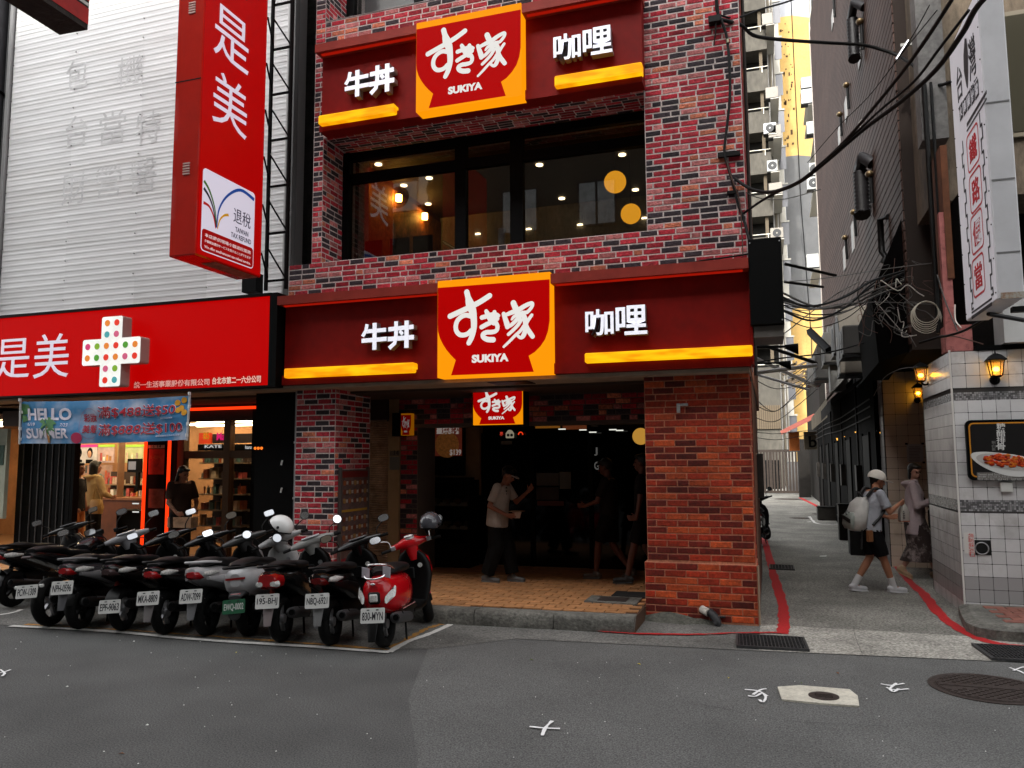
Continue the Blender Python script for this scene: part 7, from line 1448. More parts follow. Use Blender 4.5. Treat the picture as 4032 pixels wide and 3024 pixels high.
# helmets
def helmet(name, label, c, r, col, face=Vector((0, -1, 0)), rough=.15, up=Z):
    t = thing(name, label, 'helmet', c); c = Vector(c); m = M(name+'_%d' % int(col[0]*100), col, rough, coat=.6)
    f = face.normalized(); s_ = up.cross(f).normalized(); u = f.cross(s_)
    Mx = Matrix((f, s_, u)).transposed()
    V = []; F = []; ns, nr = 24, 12
    for i in range(nr+1):
        for j in range(ns):
            a = 2*math.pi*j/ns; lim = R_(118)-R_(48)*max(0, math.cos(a))**1.3; th = lim*i/nr
            V.append(c+Mx @ Vector((r*1.12*math.sin(th)*math.cos(a), r*.92*math.sin(th)*math.sin(a), r*math.cos(th))))
    for i in range(nr):
        for j in range(ns): F.append((i*ns+j, (i+1)*ns+j, (i+1)*ns+(j+1) % ns, i*ns+(j+1) % ns))
    MB().add(V, F, 0, True).build('shell', m, t)
    MB().tube([V[nr*ns+j] for j in range(ns)], .009, 6, closed=True).build('edge_trim', BK, t)
    MB().add([c+(v-c)*.9 for v in V], [f_[::-1] for f_ in F], 0, True).build('lining', M('helmet_lining', (.01, .01, .01), .9), t)
    for sg in (1, -1): p = c+Mx @ Vector((.1*r, sg*.93*r, -.05*r)); MB().sphere(p, .016, 8, 6).build('rivet', DK, t)
    a0 = c+Mx @ Vector((.1*r, .85*r, -.3*r)); a1 = c+Mx @ Vector((.1*r, -.85*r, -.3*r)); MB().tube(arc(a0, a1, r*1.1, 10), .007, 5).build('strap', BK, t)
    return t
a = aY(1105, 2072, 7.45); helmet('white_helmet', 'white open-face helmet hung on the handlebar of a scooter before the black pier', a, .125, (.75, .75, .74), Vector((-.9, -.45, .2)))
a = aY(1695, 2058, 7.62); helmet('grey_helmet', 'dark grey glossy helmet hanging beside the red scooter handlebar', a, .115, (.055, .055, .065), Vector((.3, .95, 0)), .2)
# ================================================================== people
def capsule(mb, p, q, r0, r1=None, ends=(1, 1)):
    r1 = r0 if r1 is None else r1; p, q = Vector(p), Vector(q); mb.cyl(p, q, r0, r1, 10)
    if ends[0]: mb.sphere(p, r0, 10, 6)
    if ends[1]: mb.sphere(q, r1, 10, 6)
def remesh(o, vox, sm=5):
    m = o.modifiers.new('remesh', 'REMESH'); m.mode = 'VOXEL'; m.voxel_size = vox; m.use_smooth_shade = True
    if sm: s_ = o.modifiers.new('smooth', 'SMOOTH'); s_.factor = .5; s_.iterations = sm
    return o
def hand(mb, wr, d, nrm, curl=.5, r=.0085, thumb=None):
    """palm and five fingers; d = direction of the hand, nrm = palm normal"""
    d = Vector(d).normalized(); nrm = Vector(nrm); nrm = (nrm-d*nrm.dot(d)).normalized(); s_ = d.cross(nrm); wr = Vector(wr)
    for k in (-1, 0, 1): capsule(mb, wr+s_*k*.018, wr+d*.075+s_*k*.024, .015, .014)
    for k, L_ in enumerate((.062, .074, .080, .070, .055)[1:]):
        b = wr+d*.08+s_*(-.033+k*.022); c1, c2 = curl*.9, curl*1.9; d1 = (d*math.cos(c1)+nrm*math.sin(c1)); d2 = (d*math.cos(c2)+nrm*math.sin(c2)); m_ = b+d1*L_*.5; capsule(mb, b, m_, r*1.05, r); capsule(mb, m_, m_+d2*L_*.5, r, r*.85)
    b = wr+d*.025-s_*.03; td = (d*.6-s_*.6+nrm*.45).normalized(); m_ = b+td*.035; capsule(mb, b, m_, r*1.25, r*1.1); capsule(mb, m_, m_+(td*.5+d*.6+nrm*.4*curl).normalized()*.032, r*1.1, r*.9)
def person(label, pos, ang, H, J, skin=(.30, .14, .08), top=(.5, .5, .5), bottom=(.01, .01, .012), shoe=(.5, .5, .5), hair=(.008, .007, .006), sleeve='short', legs='trousers', hairlen='short', look=(0, 0), vox=.009, topm=None, botm=None, hood=False, hand_l=(1, 0, 0), hand_r=(1, 0, 0), curl=(.5, .5), hem=.86, socks=None, wide=1.0, shoes_h=.1, extra=None, group=None):
    """J: joints in a 1.75 m frame facing +x, left +y"""
    t = thing('person', label, 'person', (0, 0, 0), group); seed = len(MATS)
    D = dict(pel=(0, 0, .93), che=(0, 0, 1.27), nec=(0, 0, 1.46), hea=(.02, 0, 1.60), shL=(0, .17, 1.40), shR=(0, -.17, 1.40), elL=(0, .24, 1.13), elR=(0, -.24, 1.13), wrL=(.05, .25, .88), wrR=(.05, -.25, .88), hiL=(0, .085, .90), hiR=(0, -.085, .90), knL=(.02, .09, .49), knR=(.02, -.09, .49), anL=(0, .09, .08), anR=(0, -.09, .08), toL=(.15, .1, .03), toR=(.15, -.1, .03))
    D.update(J); D = {k: Vector(v) for k, v in D.items()}
    sk = M('skin_%d' % seed, skin, .55, n=(12, .08)); tm = topm or M('top_%d' % seed, top, .85, n=(7, .12), bump=(9, .9, .03), spec=.15); bt = botm or M('bottom_%d' % seed, bottom, .85, n=(7, .12), bump=(9, .9, .03), spec=.12); sh = M('shoe_%d' % seed, shoe, .5, n=(14, .1)); hm = M('hair_%d' % seed, hair, .45, bump=(60, .6, .005))
    mb = MB()
    hd = D['hea']; yw, pt = look; Hm = Matrix.Rotation(R_(yw), 3, 'Z') @ Matrix.Rotation(R_(pt), 3, 'Y')
    h = lambda x, y, z: hd+Hm @ Vector((x, y, z))
    mb.sphere(h(-.012, 0, .03), (.095, .078, .095), 18, 12, 0, Hm); mb.sphere(h(.028, 0, -.03), (.062, .06, .078), 16, 10, 0, Hm); mb.sphere(h(.045, 0, -.075), (.036, .036, .03), 10, 8, 0, Hm)
    capsule(mb, h(.085, 0, .012), h(.108, 0, -.022), .009, .014); mb.sphere(h(.083, 0, -.058), (.014, .026, .010), 10, 6, 0, Hm); mb.sphere(h(.075, 0, .035), (.02, .055, .012), 10, 6, 0, Hm)
    for s_ in (1, -1): mb.sphere(h(-.005, s_*.078, -.005), (.02, .012, .03), 8, 6, 0, Hm)
    capsule(mb, D['nec']-Z*.04, h(-.01, 0, -.05), .058, .054)
    capsule(mb, D['pel'], D['che'], .12, .12); capsule(mb, D['che'], D['nec']-Z*.05, .115, .06); capsule(mb, D['shL'], D['shR'], .06)
    for s_, hv, cu in (('L', hand_l, curl[0]), ('R', hand_r, curl[1])):
        capsule(mb, D['sh'+s_], D['el'+s_], .046, .038); capsule(mb, D['el'+s_], D['wr'+s_], .037, .025); dv = Vector(hv); hand(mb, D['wr'+s_], dv if dv.length > .1 else D['wr'+s_]-D['el'+s_], Vector((0, -1 if s_ == 'L' else 1, .2)), cu)
        capsule(mb, D['hi'+s_], D['kn'+s_], .085, .055); m_ = D['kn'+s_].lerp(D['an'+s_], .3); capsule(mb, D['kn'+s_], m_, .052, .055); capsule(mb, m_, D['an'+s_], .055, .035)
        capsule(mb, D['an'+s_]-Z*.02, D['to'+s_], .035, .028)
    o = mb.build('body', sk, t); remesh(o, vox, 4)
    # face bits
    for s_ in (1, -1): MB().sphere(h(.078, s_*.03, .012), (.012, .014, .007), 10, 6, 0, Hm).build('eye', M('eye_dark', (.01, .008, .008), .2), t); MB().obox(h(.089, s_*.03, .036), Hm @ Vector((.004, 0, 0)), Hm @ Vector((0, .018, 0)), Hm @ Vector((0, 0, .003))).build('eyebrow', hm, t)
    MB().sphere(h(.094, 0, -.057), (.006, .021, .004), 10, 5, 0, Hm).build('mouth', M('lips', (.2, .05, .045), .5), t)
    # hair
    mb = MB(); mb.sphere(h(-.028, 0, .045), (.098, .088, .098), 18, 12, 0, Hm); mb.sphere(h(.045, 0, .095), (.05, .07, .03), 12, 8, 0, Hm)
    if hairlen == 'long': 
        for s_ in (1, -1): capsule(mb, h(-.03, s_*.07, .02), h(-.04, s_*.075, -.22), .034, .022)
        capsule(mb, h(-.07, 0, 0), h(-.09, 0, -.3), .06, .04)
    elif hairlen == 'bob':
        for s_ in (1, -1): capsule(mb, h(-.015, s_*.078, .04), h(-.0, s_*.075, -.09), .025, .018)
        capsule(mb, h(-.07, 0, 0), h(-.07, 0, -.09), .055, .05)
    else: capsule(mb, h(-.06, 0, .01), h(-.07, 0, -.04), .05, .035)
    remesh(mb.build('hair', hm, t), .009, 2)
    # shirt / jacket
    mb = MB(); w_ = wide; he = D['pel']+Vector((0, 0, hem-.93)); mid = (D['pel']+D['che'])/2; ax_ = (D['che']-D['pel']).normalized(); fw = Y_.cross(ax_).normalized()
    ring = lambda c, a, b: sec(c, fw, Y_, a, b, 18, 2.2)
    mb.loft([ring(he, .135*w_, .185*w_), ring(D['pel']+ax_*.08, .128*w_, .172*w_), ring(mid+ax_*.05, .122*w_, .165*w_), ring(D['che']+ax_*.02, .125*w_, .18), ring(D['shL'].lerp(D['shR'], .5)+Vector((0, 0, .015)), .09, .165), ring(D['nec']-Z*.02, .065, .075)])
    for s_ in 'LR':
        a, b = D['sh'+s_], D['el'+s_]; capsule(mb, a, a.lerp(b, .78 if sleeve == 'short' else 1), .068, .067, (1, 0 if sleeve == 'short' else 1))
        if sleeve == 'long': capsule(mb, b, b.lerp(D['wr'+s_], .93), .062, .046, (1, 0))
    if hood: mb.tube([D['nec']+Vector((-.06+.09*math.cos(a*.4), .095*math.sin(a*.4), -.015+.02*math.cos(a*.4))) for a in range(16)], .035, 8, closed=True); mb.sphere(D['nec']+Vector((-.1, 0, -.05)), (.05, .09, .07), 10, 8)
    remesh(mb.build('jacket' if sleeve == 'long' else 'shirt', tm, t), .011, 4)
    # trousers / shorts / skirt
    mb = MB(); top_ = D['pel']+Z*.06
    if legs == 'skirt':
        kn = (D['knL']+D['knR'])/2; an = (D['anL']+D['anR'])/2
        mb.loft([sec(top_, X, Y_, .12, .16, 20, 2), sec(D['pel']-Z*.1, X, Y_, .16, .19, 20, 2), sec(kn, X, Y_, .21, .2, 20, 2), sec(Vector((an.x, 0, .26)), X, Y_, .27, .22, 20, 2)]) 
    else:
        mb.loft([sec(top_, X, Y_, .12, .155, 18, 2.2), sec(D['pel']-Z*.04, X, Y_, .135, .175, 18, 2.2), sec(D['pel']-Z*.12, X, Y_, .11, .16, 18, 2.2)])
        for s_ in 'LR':
            a, b, c = D['hi'+s_], D['kn'+s_], D['an'+s_]
            if legs == 'shorts': capsule(mb, a, a.lerp(b, .9), .105, .098, (1, 0))
            else: r = .085 if legs == 'trousers' else .12; capsule(mb, a, b, .105, r); capsule(mb, b, b.lerp(c, .92), r, r*.85, (1, 0))
    remesh(mb.build({'skirt': 'skirt', 'shorts': 'shorts'}.get(legs, 'trousers'), bt, t), .012, 4)
    for s_ in 'LR':
        a, b = D['an'+s_], D['to'+s_]; f = (b-a); f.z = 0; f = f.normalized() if f.length > .01 else X; dn = Vector((0, 0, 1)); tilt = (b-a)
        mb = MB(); hl = a-f*.05-Z*.03+Z*(0); capsule(mb, hl, b+f*.03, .042, .034); capsule(mb, a, a-Z*.03, .046, .046); so_ = remesh(mb.build('shoe', sh, t), .009, 3)
        dd = (b-hl).normalized(); sd = Vector((-f.y, f.x, 0)); nn = dd.cross(sd)*-1
        MB().obox((hl+b+f*.03)/2-Z*.036, (b+f*.05-hl+f*.03)*.5, sd*.038, Vector((0, 0, .011))).build('sole', M('sole_pale_%d' % int(shoe[0]*10), tuple(min(.7, c*1.1+.02) for c in shoe), .6), t)
        if socks: capsule_m = MB(); k = D['kn'+s_]; capsule(capsule_m, a.lerp(k, .32), a, .048, .044, (0, 1)); capsule_m.build('sock', M('sock_white', socks, .8), t)
    if extra: extra(t, D, h, Hm)
    t.matrix_world = Matrix.Translation((pos[0], pos[1], pos[2])) @ Matrix.Rotation(R_(ang), 4, 'Z') @ Matrix.Scale(H/1.75, 4)
    return t
def on_person(nm, mb, m, t, T=None): return mb.build(nm, m, t)
# boy with cap and backpack
def boy_extra(t, D, h, Hm):
    cap = M('cap_cream', (.62, .58, .52), .8, n=(9, .06)); mb = MB(); mb.sphere(h(-.022, 0, .045), (.128, .110, .112), 20, 10, 0, Hm, -.22, 1); mb.build('cap_crown', cap, t)
    mb = MB(); mb.prism([(.05, -.08), (.14, -.078), (.20, -.045), (.215, 0), (.20, .045), (.14, .078), (.05, .08)], h(0, 0, .035), Hm @ X, Hm @ Y_, Hm @ Z*.009); mb.build('cap_peak', cap, t)
bag_w = M('backpack_white', (.5, .49, .46), .6, n=(8, .15), bump=(12, .6, .02)); bag_b = M('backpack_black', (.015, .015, .015), .5); bag_g = M('backpack_grey_green', (.3, .33, .3), .35)
boy = person('person in a cream cap, grey tee and black shorts walking into the alley', (1.22, 11.2, .006), 26, 1.60,
    dict(pel=(0, 0, .92), che=(.05, 0, 1.25), nec=(.10, 0, 1.43), hea=(.15, 0, 1.56), shL=(.08, .16, 1.38), shR=(.08, -.16, 1.38), elL=(.14, .22, 1.12), wrL=(.36, .12, 1.03), elR=(.16, -.23, 1.13), wrR=(.36, -.16, 1.24),
         hiL=(0, .08, .88), knL=(.03, .09, .48), anL=(-.22, .1, .1), toL=(-.08, .11, .035), hiR=(0, -.08, .88), knR=(.12, -.09, .48), anR=(.25, -.09, .09), toR=(.39, -.1, .035)),
    skin=(.36, .16, .09), top=(.3, .31, .34), bottom=(.006, .006, .007), shoe=(.6, .6, .62), legs='shorts', look=(-12, 18), socks=(.6, .6, .6), hand_l=(1, -.1, .1), hand_r=(.8, .1, .25), curl=(.25, .9), extra=boy_extra)
# backpack as its own thing, carried on the back
bp = thing('backpack', 'white and grey backpack with black straps on the back of the boy in the cap', 'backpack', (0, 0, 0))
mb = MB(); mb.loft([sec((-.20, .03, .86), X, Y_, .06, .11, 14, 3), sec((-.20, .03, .9), X, Y_, .10, .16, 14, 3), sec((-.18, .03, 1.08), X, Y_, .12, .17, 14, 3), sec((-.13, .03, 1.25), X, Y_, .10, .14, 14, 3), sec((-.09, .03, 1.33), X, Y_, .05, .08, 14, 3)]); mb.build('pack_body', bag_w, bp)
mb = MB(); mb.loft([sec((-.30, .03, .89), X, Y_, .03, .10, 12, 3), sec((-.315, .03, .95), X, Y_, .035, .13, 12, 3), sec((-.30, .03, 1.07), X, Y_, .03, .13, 12, 3), sec((-.28, .03, 1.12), X, Y_, .02, .1, 12, 3)]); mb.build('front_pocket', bag_g, bp)
mb = MB(); mb.obox((-.345, .03, 1.03), Vector((.006, 0, 0)), Vector((0, .10, .03)), Vector((0, 0, .028))); mb.build('pocket_band', bag_b, bp)
for i, (y, z) in enumerate(((-.02, 1.12), (.03, 1.14), (.07, 1.11), (.04, 1.09))): MB().sphere((-.325, y, z), (.01, .016, .011), 7, 5).build('badge', M('badge_grey', (.15, .15, .15), .5), bp)
for s_ in (1, -1): MB().tube(smoothpts([(-.08, s_*.1+.02, 1.34), (.03, s_*.12, 1.46), (.16, s_*.13, 1.36), (.13, s_*.15, 1.15), (-.06, s_*.17, .95)], 4), .022, 8).build('strap', bag_b, bp)
MB().tube(smoothpts([(-.1, -.02, 1.33), (-.14, .03, 1.4), (-.1, .08, 1.33)], 4), .014, 8).build('top_loop', bag_b, bp); MB().tube([(-.2, -.12, .88), (-.24, -.15, .62)], .012, 6).build('dangling_strap', bag_b, bp)
MB().bbox(-.16, -.08, -.2, -.14, .72, .88, .01).build('hanging_pouch', M('pouch_brown', (.2, .08, .03), .6), bp); bp.matrix_world = boy.matrix_world.copy()
bg = thing('carrier_bag', 'thin translucent plastic carrier bag held up by the boy in the cap', 'bag', (0, 0, 0))
mb = MB(); mb.loft([sec((.46, -.1, 1.0), X, Y_, .07, .05, 12, 3), sec((.46, -.1, 1.12), X, Y_, .075, .06, 12, 3), sec((.45, -.12, 1.2), X, Y_, .05, .04, 12, 2), sec((.44, -.14, 1.26), X, Y_, .012, .012, 12, 2)]); mb.build('bag_body', M('milky_plastic', (.5, .47, .43), .25, alpha=.75, bump=(18, .8, .02)), bg); MB().bbox(.40, .52, -.15, -.05, .985, 1.0, .004).build('bag_contents', M('meal_box', (.35, .1, .05), .6), bg)
for i, s_ in enumerate('火車便當'): mb = MB(); put(mb, s_, (.40, -.165, 1.12-i*.03), Vector((.03, -.008, 0)), Z*.026, -Y_, .002); mb.build('bag_character', BK, bg)
bg.matrix_world = boy.matrix_world.copy()
# woman
camo = M('mottled_skirt', (.035, .022, .02), .85, dirt=(7, 1, (.33, .27, .26), .5), bump=(9, .6, .03))
def wom_extra(t, D, h, Hm):
    MB().sphere(h(.0, 0, 0), .001, 4, 3)
    mb = MB(); mb.loft([sec(D['che']+Vector((.12, 0, .1)), Y_, Z, .05, .1, 12), sec(D['che']+Vector((.135, 0, -.3)), Y_, Z, .06, .02, 12)]); mb.build('blouse', camo, t)
woman = person('person in a pale pink hooded jacket and mottled brown skirt at the tiled doorway', (1.98, 12.65, .006), -10, 1.66,
    dict(hea=(.03, 0, 1.60), nec=(.01, 0, 1.46), che=(.01, 0, 1.26), elL=(.02, .23, 1.13), wrL=(.25, .15, 1.12), elR=(.05, -.22, 1.10), wrR=(.31, -.12, 1.20), knL=(.14, .09, .5), anL=(.24, .1, .09), toL=(.39, .1, .035), knR=(-.0, -.09, .48), anR=(-.2, -.09, .17), toR=(-.13, -.1, .04)),
    skin=(.34, .17, .12), top=(.42, .34, .35), shoe=(.36, .25, .15), sleeve='long', legs='skirt', hairlen='bob', look=(-52, 12), hood=True, hem=.66, wide=1.08, botm=camo, hand_l=(.9, -.2, .3), hand_r=(.9, .1, .4), extra=wom_extra)
hb2 = thing('shoulder_bag', 'small black shoulder bag at the hip of the woman in the pink jacket', 'bag', (2.22, 12.6, .75)); MB().bbox(2.14, 2.3, 12.52, 12.62, .72, 1.0, .02).build('bag_body', BK, hb2); MB().tube([(2.16, 12.55, 1.0), (2.02, 12.6, 1.36), (2.0, 12.72, 1.42)], .008, 5).build('strap', BK, hb2)
# employee
def emp_extra(t, D, h, Hm):
    mb = MB(); mb.sphere(h(-.01, 0, .05), (.112, .097, .085), 18, 9, 0, Hm, -.1, 1); mb.build('cap_crown', BK, t)
    mb = MB(); mb.prism([(.07, -.06), (.15, -.05), (.18, 0), (.15, .05), (.07, .06)], h(0, 0, .03), Hm @ X, Hm @ Y_, Hm @ Z*.01); mb.build('cap_peak', M('peak_pale', (.3, .26, .24), .7), t)
    for i, z in enumerate((.1, .05, .01)): p = D['che']+Vector((.128, -.05, z)); MB().box(p.x-.004, p.x+.006, p.y-.016, p.y+.016, p.z-.012, p.z+.012).build('chest_print', M('print_dark', (.02, .015, .015), .7), t)
emp = person('person in a white tee and wide black trousers holding a food box', (-3.42, 9.75, fz), -8, 1.56,
    dict(che=(.05, 0, 1.26), nec=(.12, 0, 1.42), hea=(.19, 0, 1.54), shL=(.09, .17, 1.37), shR=(.09, -.17, 1.37), elR=(.0, -.24, 1.10), wrR=(.26, -.18, .97), elL=(.2, .24, 1.14), wrL=(.42, .18, 1.3), knL=(.12, .1, .49), anL=(.2, .1, .08), toL=(.34, .1, .03), anR=(-.12, -.1, .08), toR=(.03, -.1, .03)),
    skin=(.2, .075, .045), top=(.34, .3, .27), bottom=(.005, .005, .005), shoe=(.12, .12, .12), legs='wide', look=(0, 28), hem=.80, wide=1.12, hand_r=(1, .1, .0), hand_l=(.7, 0, .7), extra=emp_extra)
fbx = thing('food_box', 'small patterned food box carried by the employee in the white tee', 'box', (0, 0, 0)); mb = MB(); mb.loft([sec((.37, -.1, .93), X, Y_, .05, .05, 4, 2), sec((.37, -.1, 1.02), X, Y_, .075, .075, 4, 2)], smooth=False); mb.build('box', M('box_print', (.4, .3, .25), .6, dirt=(20, .8, (.3, .04, .02), .5)), fbx); mb = MB(); mb.prism([(-.09, -.09), (.09, -.09), (.09, .09), (-.09, .09)], (.37, -.1, 1.022), X, Y_, Z*.01); mb.build('lid', M('lid_red', (.18, .1, .05), .6), fbx); fbx.matrix_world = emp.matrix_world.copy()
# two dim passers-by, arcade shade put into their darkened skin colour
person('person in black tee and dark shorts walking left in the deep shade of the arcade', (-2.05, 10.35, fz), 172, 1.6, dict(hea=(.05, 0, 1.6), elL=(.1, .22, 1.12), wrL=(.3, .2, 1.05), knL=(.14, .09, .5), anL=(.18, .1, .09), toL=(.32, .1, .04), knR=(-.02, -.09, .48), anR=(-.28, -.09, .14), toR=(-.2, -.1, .04)), skin=(.12, .04, .025), top=(.012, .008, .007), bottom=(.006, .006, .006), shoe=(.12, .1, .09), legs='shorts', look=(0, 15), group=None)
person('person in black with a red-brown cap beside the brick pillar inside the arcade', (-1.55, 10.1, fz), 178, 1.66, dict(knL=(.12, .09, .5), anL=(.22, .1, .09), toL=(.36, .1, .04), knR=(.0, -.09, .48), anR=(-.2, -.09, .12), toR=(-.1, -.1, .04)), skin=(.12, .04, .025), top=(.008, .006, .006), bottom=(.01, .008, .008), shoe=(.03, .03, .03), legs='shorts', group=None)
# pharmacy people
a = aY(362, 2100, 10.7)
person('person in a beige hooded jacket seen from behind at the pharmacy counter', (a.x, 10.7, fz), 75, 1.62, dict(elL=(.08, .25, 1.14), wrL=(.25, .2, 1.08), elR=(.05, -.24, 1.12), wrR=(.22, -.2, 1.05)), skin=(.3, .14, .09), top=(.36, .25, .12), bottom=(.008, .008, .008), shoe=(.2, .15, .12), sleeve='long', hairlen='long', hood=True, hem=.84, wide=1.08)
t = thing('tote_bag', 'tan bag hanging from the shoulder of the customer in the beige jacket', 'bag', (a.x+.2, 10.6, 1.0)); mb = MB(); mb.loft([sec((a.x+.22, 10.55, .86), X, Y_, .13, .05, 12, 3), sec((a.x+.22, 10.55, .98), X, Y_, .15, .06, 12, 3), sec((a.x+.21, 10.57, 1.1), X, Y_, .1, .04, 12, 3)]); mb.build('bag_body', M('tan_bag', (.3, .17, .05), .6), t); MB().tube([(a.x+.14, 10.57, 1.08), (a.x+.1, 10.62, 1.38), (a.x+.28, 10.6, 1.08)], .008, 5).build('strap', MATS['tan_bag'], t)
a = aY(292, 2150, 9.9)
person('person in black standing half hidden beside the black folding shutter', (a.x, 9.9, fz), 20, 1.6, {}, skin=(.25, .1, .05), top=(.006, .006, .007), bottom=(.3, .1, .03), shoe=(.05, .05, .05), hairlen='short')
a = aY(706, 2150, 9.5)
person('person with long dark hair in a brown apron before the pharmacy window', (a.x, 9.5, fz), -25, 1.55, dict(hea=(.06, 0, 1.57), nec=(.03, 0, 1.44), elR=(.03, -.22, 1.1), wrR=(.22, -.15, .93), elL=(.08, .23, 1.1), wrL=(.28, .12, .95)), skin=(.28, .13, .08), top=(.035, .02, .014), bottom=(.012, .01, .01), hairlen='long', look=(15, 20), hem=.7)
MB().box(a.x-.1, a.x+.32, 9.35, 9.5, .78, .93).build('goods_bundle', M('wrapped_goods', (.4, .27, .17), .6, n=(9, .4), bump=(9, .8, .03)), None, 'wrapped bundle of goods in the arms of the person in the apron', 'bundle')
# ================================================================== overhead cables
def cable(pts, r, label, m=CABLE, n=6, k=6):
    P = smoothpts(pts, k); return MB().tube(P, r, n).build('cable', m, None, label, 'cable')
C = lambda *a: [aY(x, y, yy) for x, y, yy in a]
cable(C((4200, -260, 4.6), (3880, -10, 5.2), (3790, 130, 5.6), (3690, 270, 6.0), (3560, 390, 6.4), (3400, 510, 6.9), (3260, 630, 7.3), (3150, 715, 7.7), (3040, 756, 8.1), (2960, 745, 8.5), (2895, 705, 8.62)), .019, 'thickest black cable sweeping from the top right down to the brick corner')
cable(C((3760, -20, 5.2), (3650, 150, 5.6), (3560, 275, 6.0), (3460, 400, 6.4), (3350, 530, 6.9), (3260, 620, 7.3), (3160, 705, 7.6), (3070, 752, 8.0), (3000, 790, 8.3), (2925, 842, 8.62)), .014, 'second black cable running just above the thickest one to the brick corner')
cable(C((3815, 40, 5.5), (3700, 190, 5.8), (3600, 320, 6.1), (3470, 430, 6.5), (3330, 560, 7.0), (3200, 670, 7.4)), .011, 'thin black cable twisted round the thick pair above the alley', k=5)
cable(C((2835, 75, 8.6), (2870, 85, 8.62), (2920, 100, 8.8), (2975, 142, 9.2), (3100, 158, 10), (3250, 168, 10.8), (3400, 178, 11.2), (3500, 205, 11.3), (3545, 225, 11.2), (3600, 262, 10.8), (3640, 320, 10.5), (3700, 335, 10.3), (3760, 315, 10)), .022, 'thick black cable crossing the alley high up from the brick corner')
cable(C((2835, 60, 8.6), (2900, 70, 8.7), (3000, 35, 9), (3090, 10, 9.2), (3200, -30, 9.4)), .011, 'thin cable rising from the bracket on the brick corner to the top edge')
cable(C((2820, -10, 8.55), (2822, 40, 8.57), (2840, 80, 8.58), (2862, 150, 8.6), (2872, 260, 8.6), (2874, 380, 8.6), (2862, 500, 8.6), (2852, 598, 8.6), (2862, 640, 8.6), (2885, 720, 8.6), (2905, 800, 8.6), (2930, 870, 8.58), (2950, 945, 8.5)), .016, 'black cable hanging down the right brick column to the signbox')
cable(C((2818, 60, 8.57), (2818, 120, 8.57), (2810, 180, 8.6)), .008, 'short loose cable end hanging from the bracket on the brick column', k=4)
cable(C((2855, 610, 8.6), (2880, 700, 8.57), (2912, 790, 8.57), (2922, 930, 8.57), (2925, 1010, 8.5)), .007, 'thin brown cable beside the hanging one above the signbox', M('brown_cable', (.08, .04, .03), .7))
cable(C((2870, 700, 8.55), (2960, 770, 9), (3080, 785, 9.6), (3230, 745, 10)), .006, 'thin pale wire curving away from the brick corner', GREYC)
t = thing('cable_bracket', 'rusty black bracket gripping the cables high on the right brick column', 'bracket', aY(2825, 75, 8.6))
p = aY(2822, 75, 8.58); MB().box(p.x-.09, p.x+.04, 8.54, 8.64, p.z-.04, p.z+.03).build('clamp', DK, t); MB().tube([p+Vector((.02, 0, .0)), p+Vector((.0, -.04, .3))], .02, 6).build('post', DK, t)
t = thing('cable_bracket', 'small black bracket with a pale tag at mid height on the right brick column', 'bracket', aY(2870, 600, 8.6)); p = aY(2870, 604, 8.6); MB().box(p.x-.12, p.x+.12, 8.59, 8.64, p.z-.03, p.z+.02).build('plate', DK, t); p = aY(2866, 162, 8.59); MB().box(p.x-.012, p.x+.012, 8.57, 8.6, p.z-.02, p.z+.02).build('tag', M('tag_pale', (.4, .38, .25), .6), t)
t = thing('cable_bracket', 'black bracket low on the right brick column near the ledge', 'bracket', aY(2885, 757, 8.6)); p = aY(2885, 757, 8.6); MB().box(p.x-.06, p.x+.06, 8.58, 8.65, p.z-.015, p.z+.015).build('plate', DK, t)
# loose wiring on top of the lower sign
cable(C((2945, 1000, 8.3), (2850, 1015, 8.35), (2770, 1025, 8.5), (2690, 1042, 8.55)), .010, 'black wire lying along the top of the lower sign hood')
t = thing('cable_clamp', 'metal cable tensioner crossing joint hanging over the alley', 'clamp', aY(3548, 200, 11)); p = aY(3548, 205, 11.1); MB().tube([p+Vector((.1, 0, .14)), p-Vector((.06, 0, .1))], .03, 6).build('body', STEEL, t); MB().box(p.x-.0, p.x+.9, 11.1, 11.13, p.z+.08, p.z+.12).build('arm', M('arm_pale', (.3, .3, .28), .4, .6), t)
cable(C((3690, 40, 9), (3560, 200, 10), (3420, 380, 11), (3300, 500, 12), (3180, 640, 13)), .006, 'thin taut wire slanting down from the tensioner')
cable(C((3660, 20, 9), (3600, 130, 9.6), (3546, 215, 10)), .006, 'thin taut wire from the top edge to the tensioner')
cable(C((3395, 470, 6.9), (3382, 488, 6.92), (3396, 512, 6.9)), .006, 'short pale wire stub sticking from the cable bundle', M('pale_wire', (.6, .58, .52), .6), k=3)
# bundle across the alley mouth
rg = random.Random(11)
for i in range(9):
    y0, y1 = 1155+i*11+rg.uniform(-8, 8), 1105+rg.uniform(-25, 50); sg = 30+rg.uniform(-15, 45); yy = 9+rg.uniform(-.3, 1.5)
    cable(C((3085, y0, yy), (3200, y0+sg*.7, yy+.6), (3330, (y0+y1)/2+sg, yy+1.1), (3440, y1+sg*.5, yy+1.4), (3560, y1-20, yy+1.6)), rg.choice((.006, .009, .013)), '%s cable from the top in the loose bundle sagging across the alley mouth' % 'first second third fourth fifth sixth seventh eighth ninth'.split()[i], CABLE if i % 3 else GREYC).update_tag()
    o = COL.objects[-1]; o['group'] = 'sagging cables across the alley mouth'
cable(C((3085, 1210, 9), (3180, 1222, 9.5), (3320, 1195, 10), (3480, 1190, 10.5), (3600, 1195, 10.8), (3700, 1200, 10.6)), .005, 'pale thin wire running level across the alley mouth', GREYC)
cable(C((3085, 1110, 9), (3250, 1095, 9.6), (3480, 1060, 10.4), (3680, 1035, 10.4)), .005, 'pale taut wire above the cable bundle across the alley', GREYC)
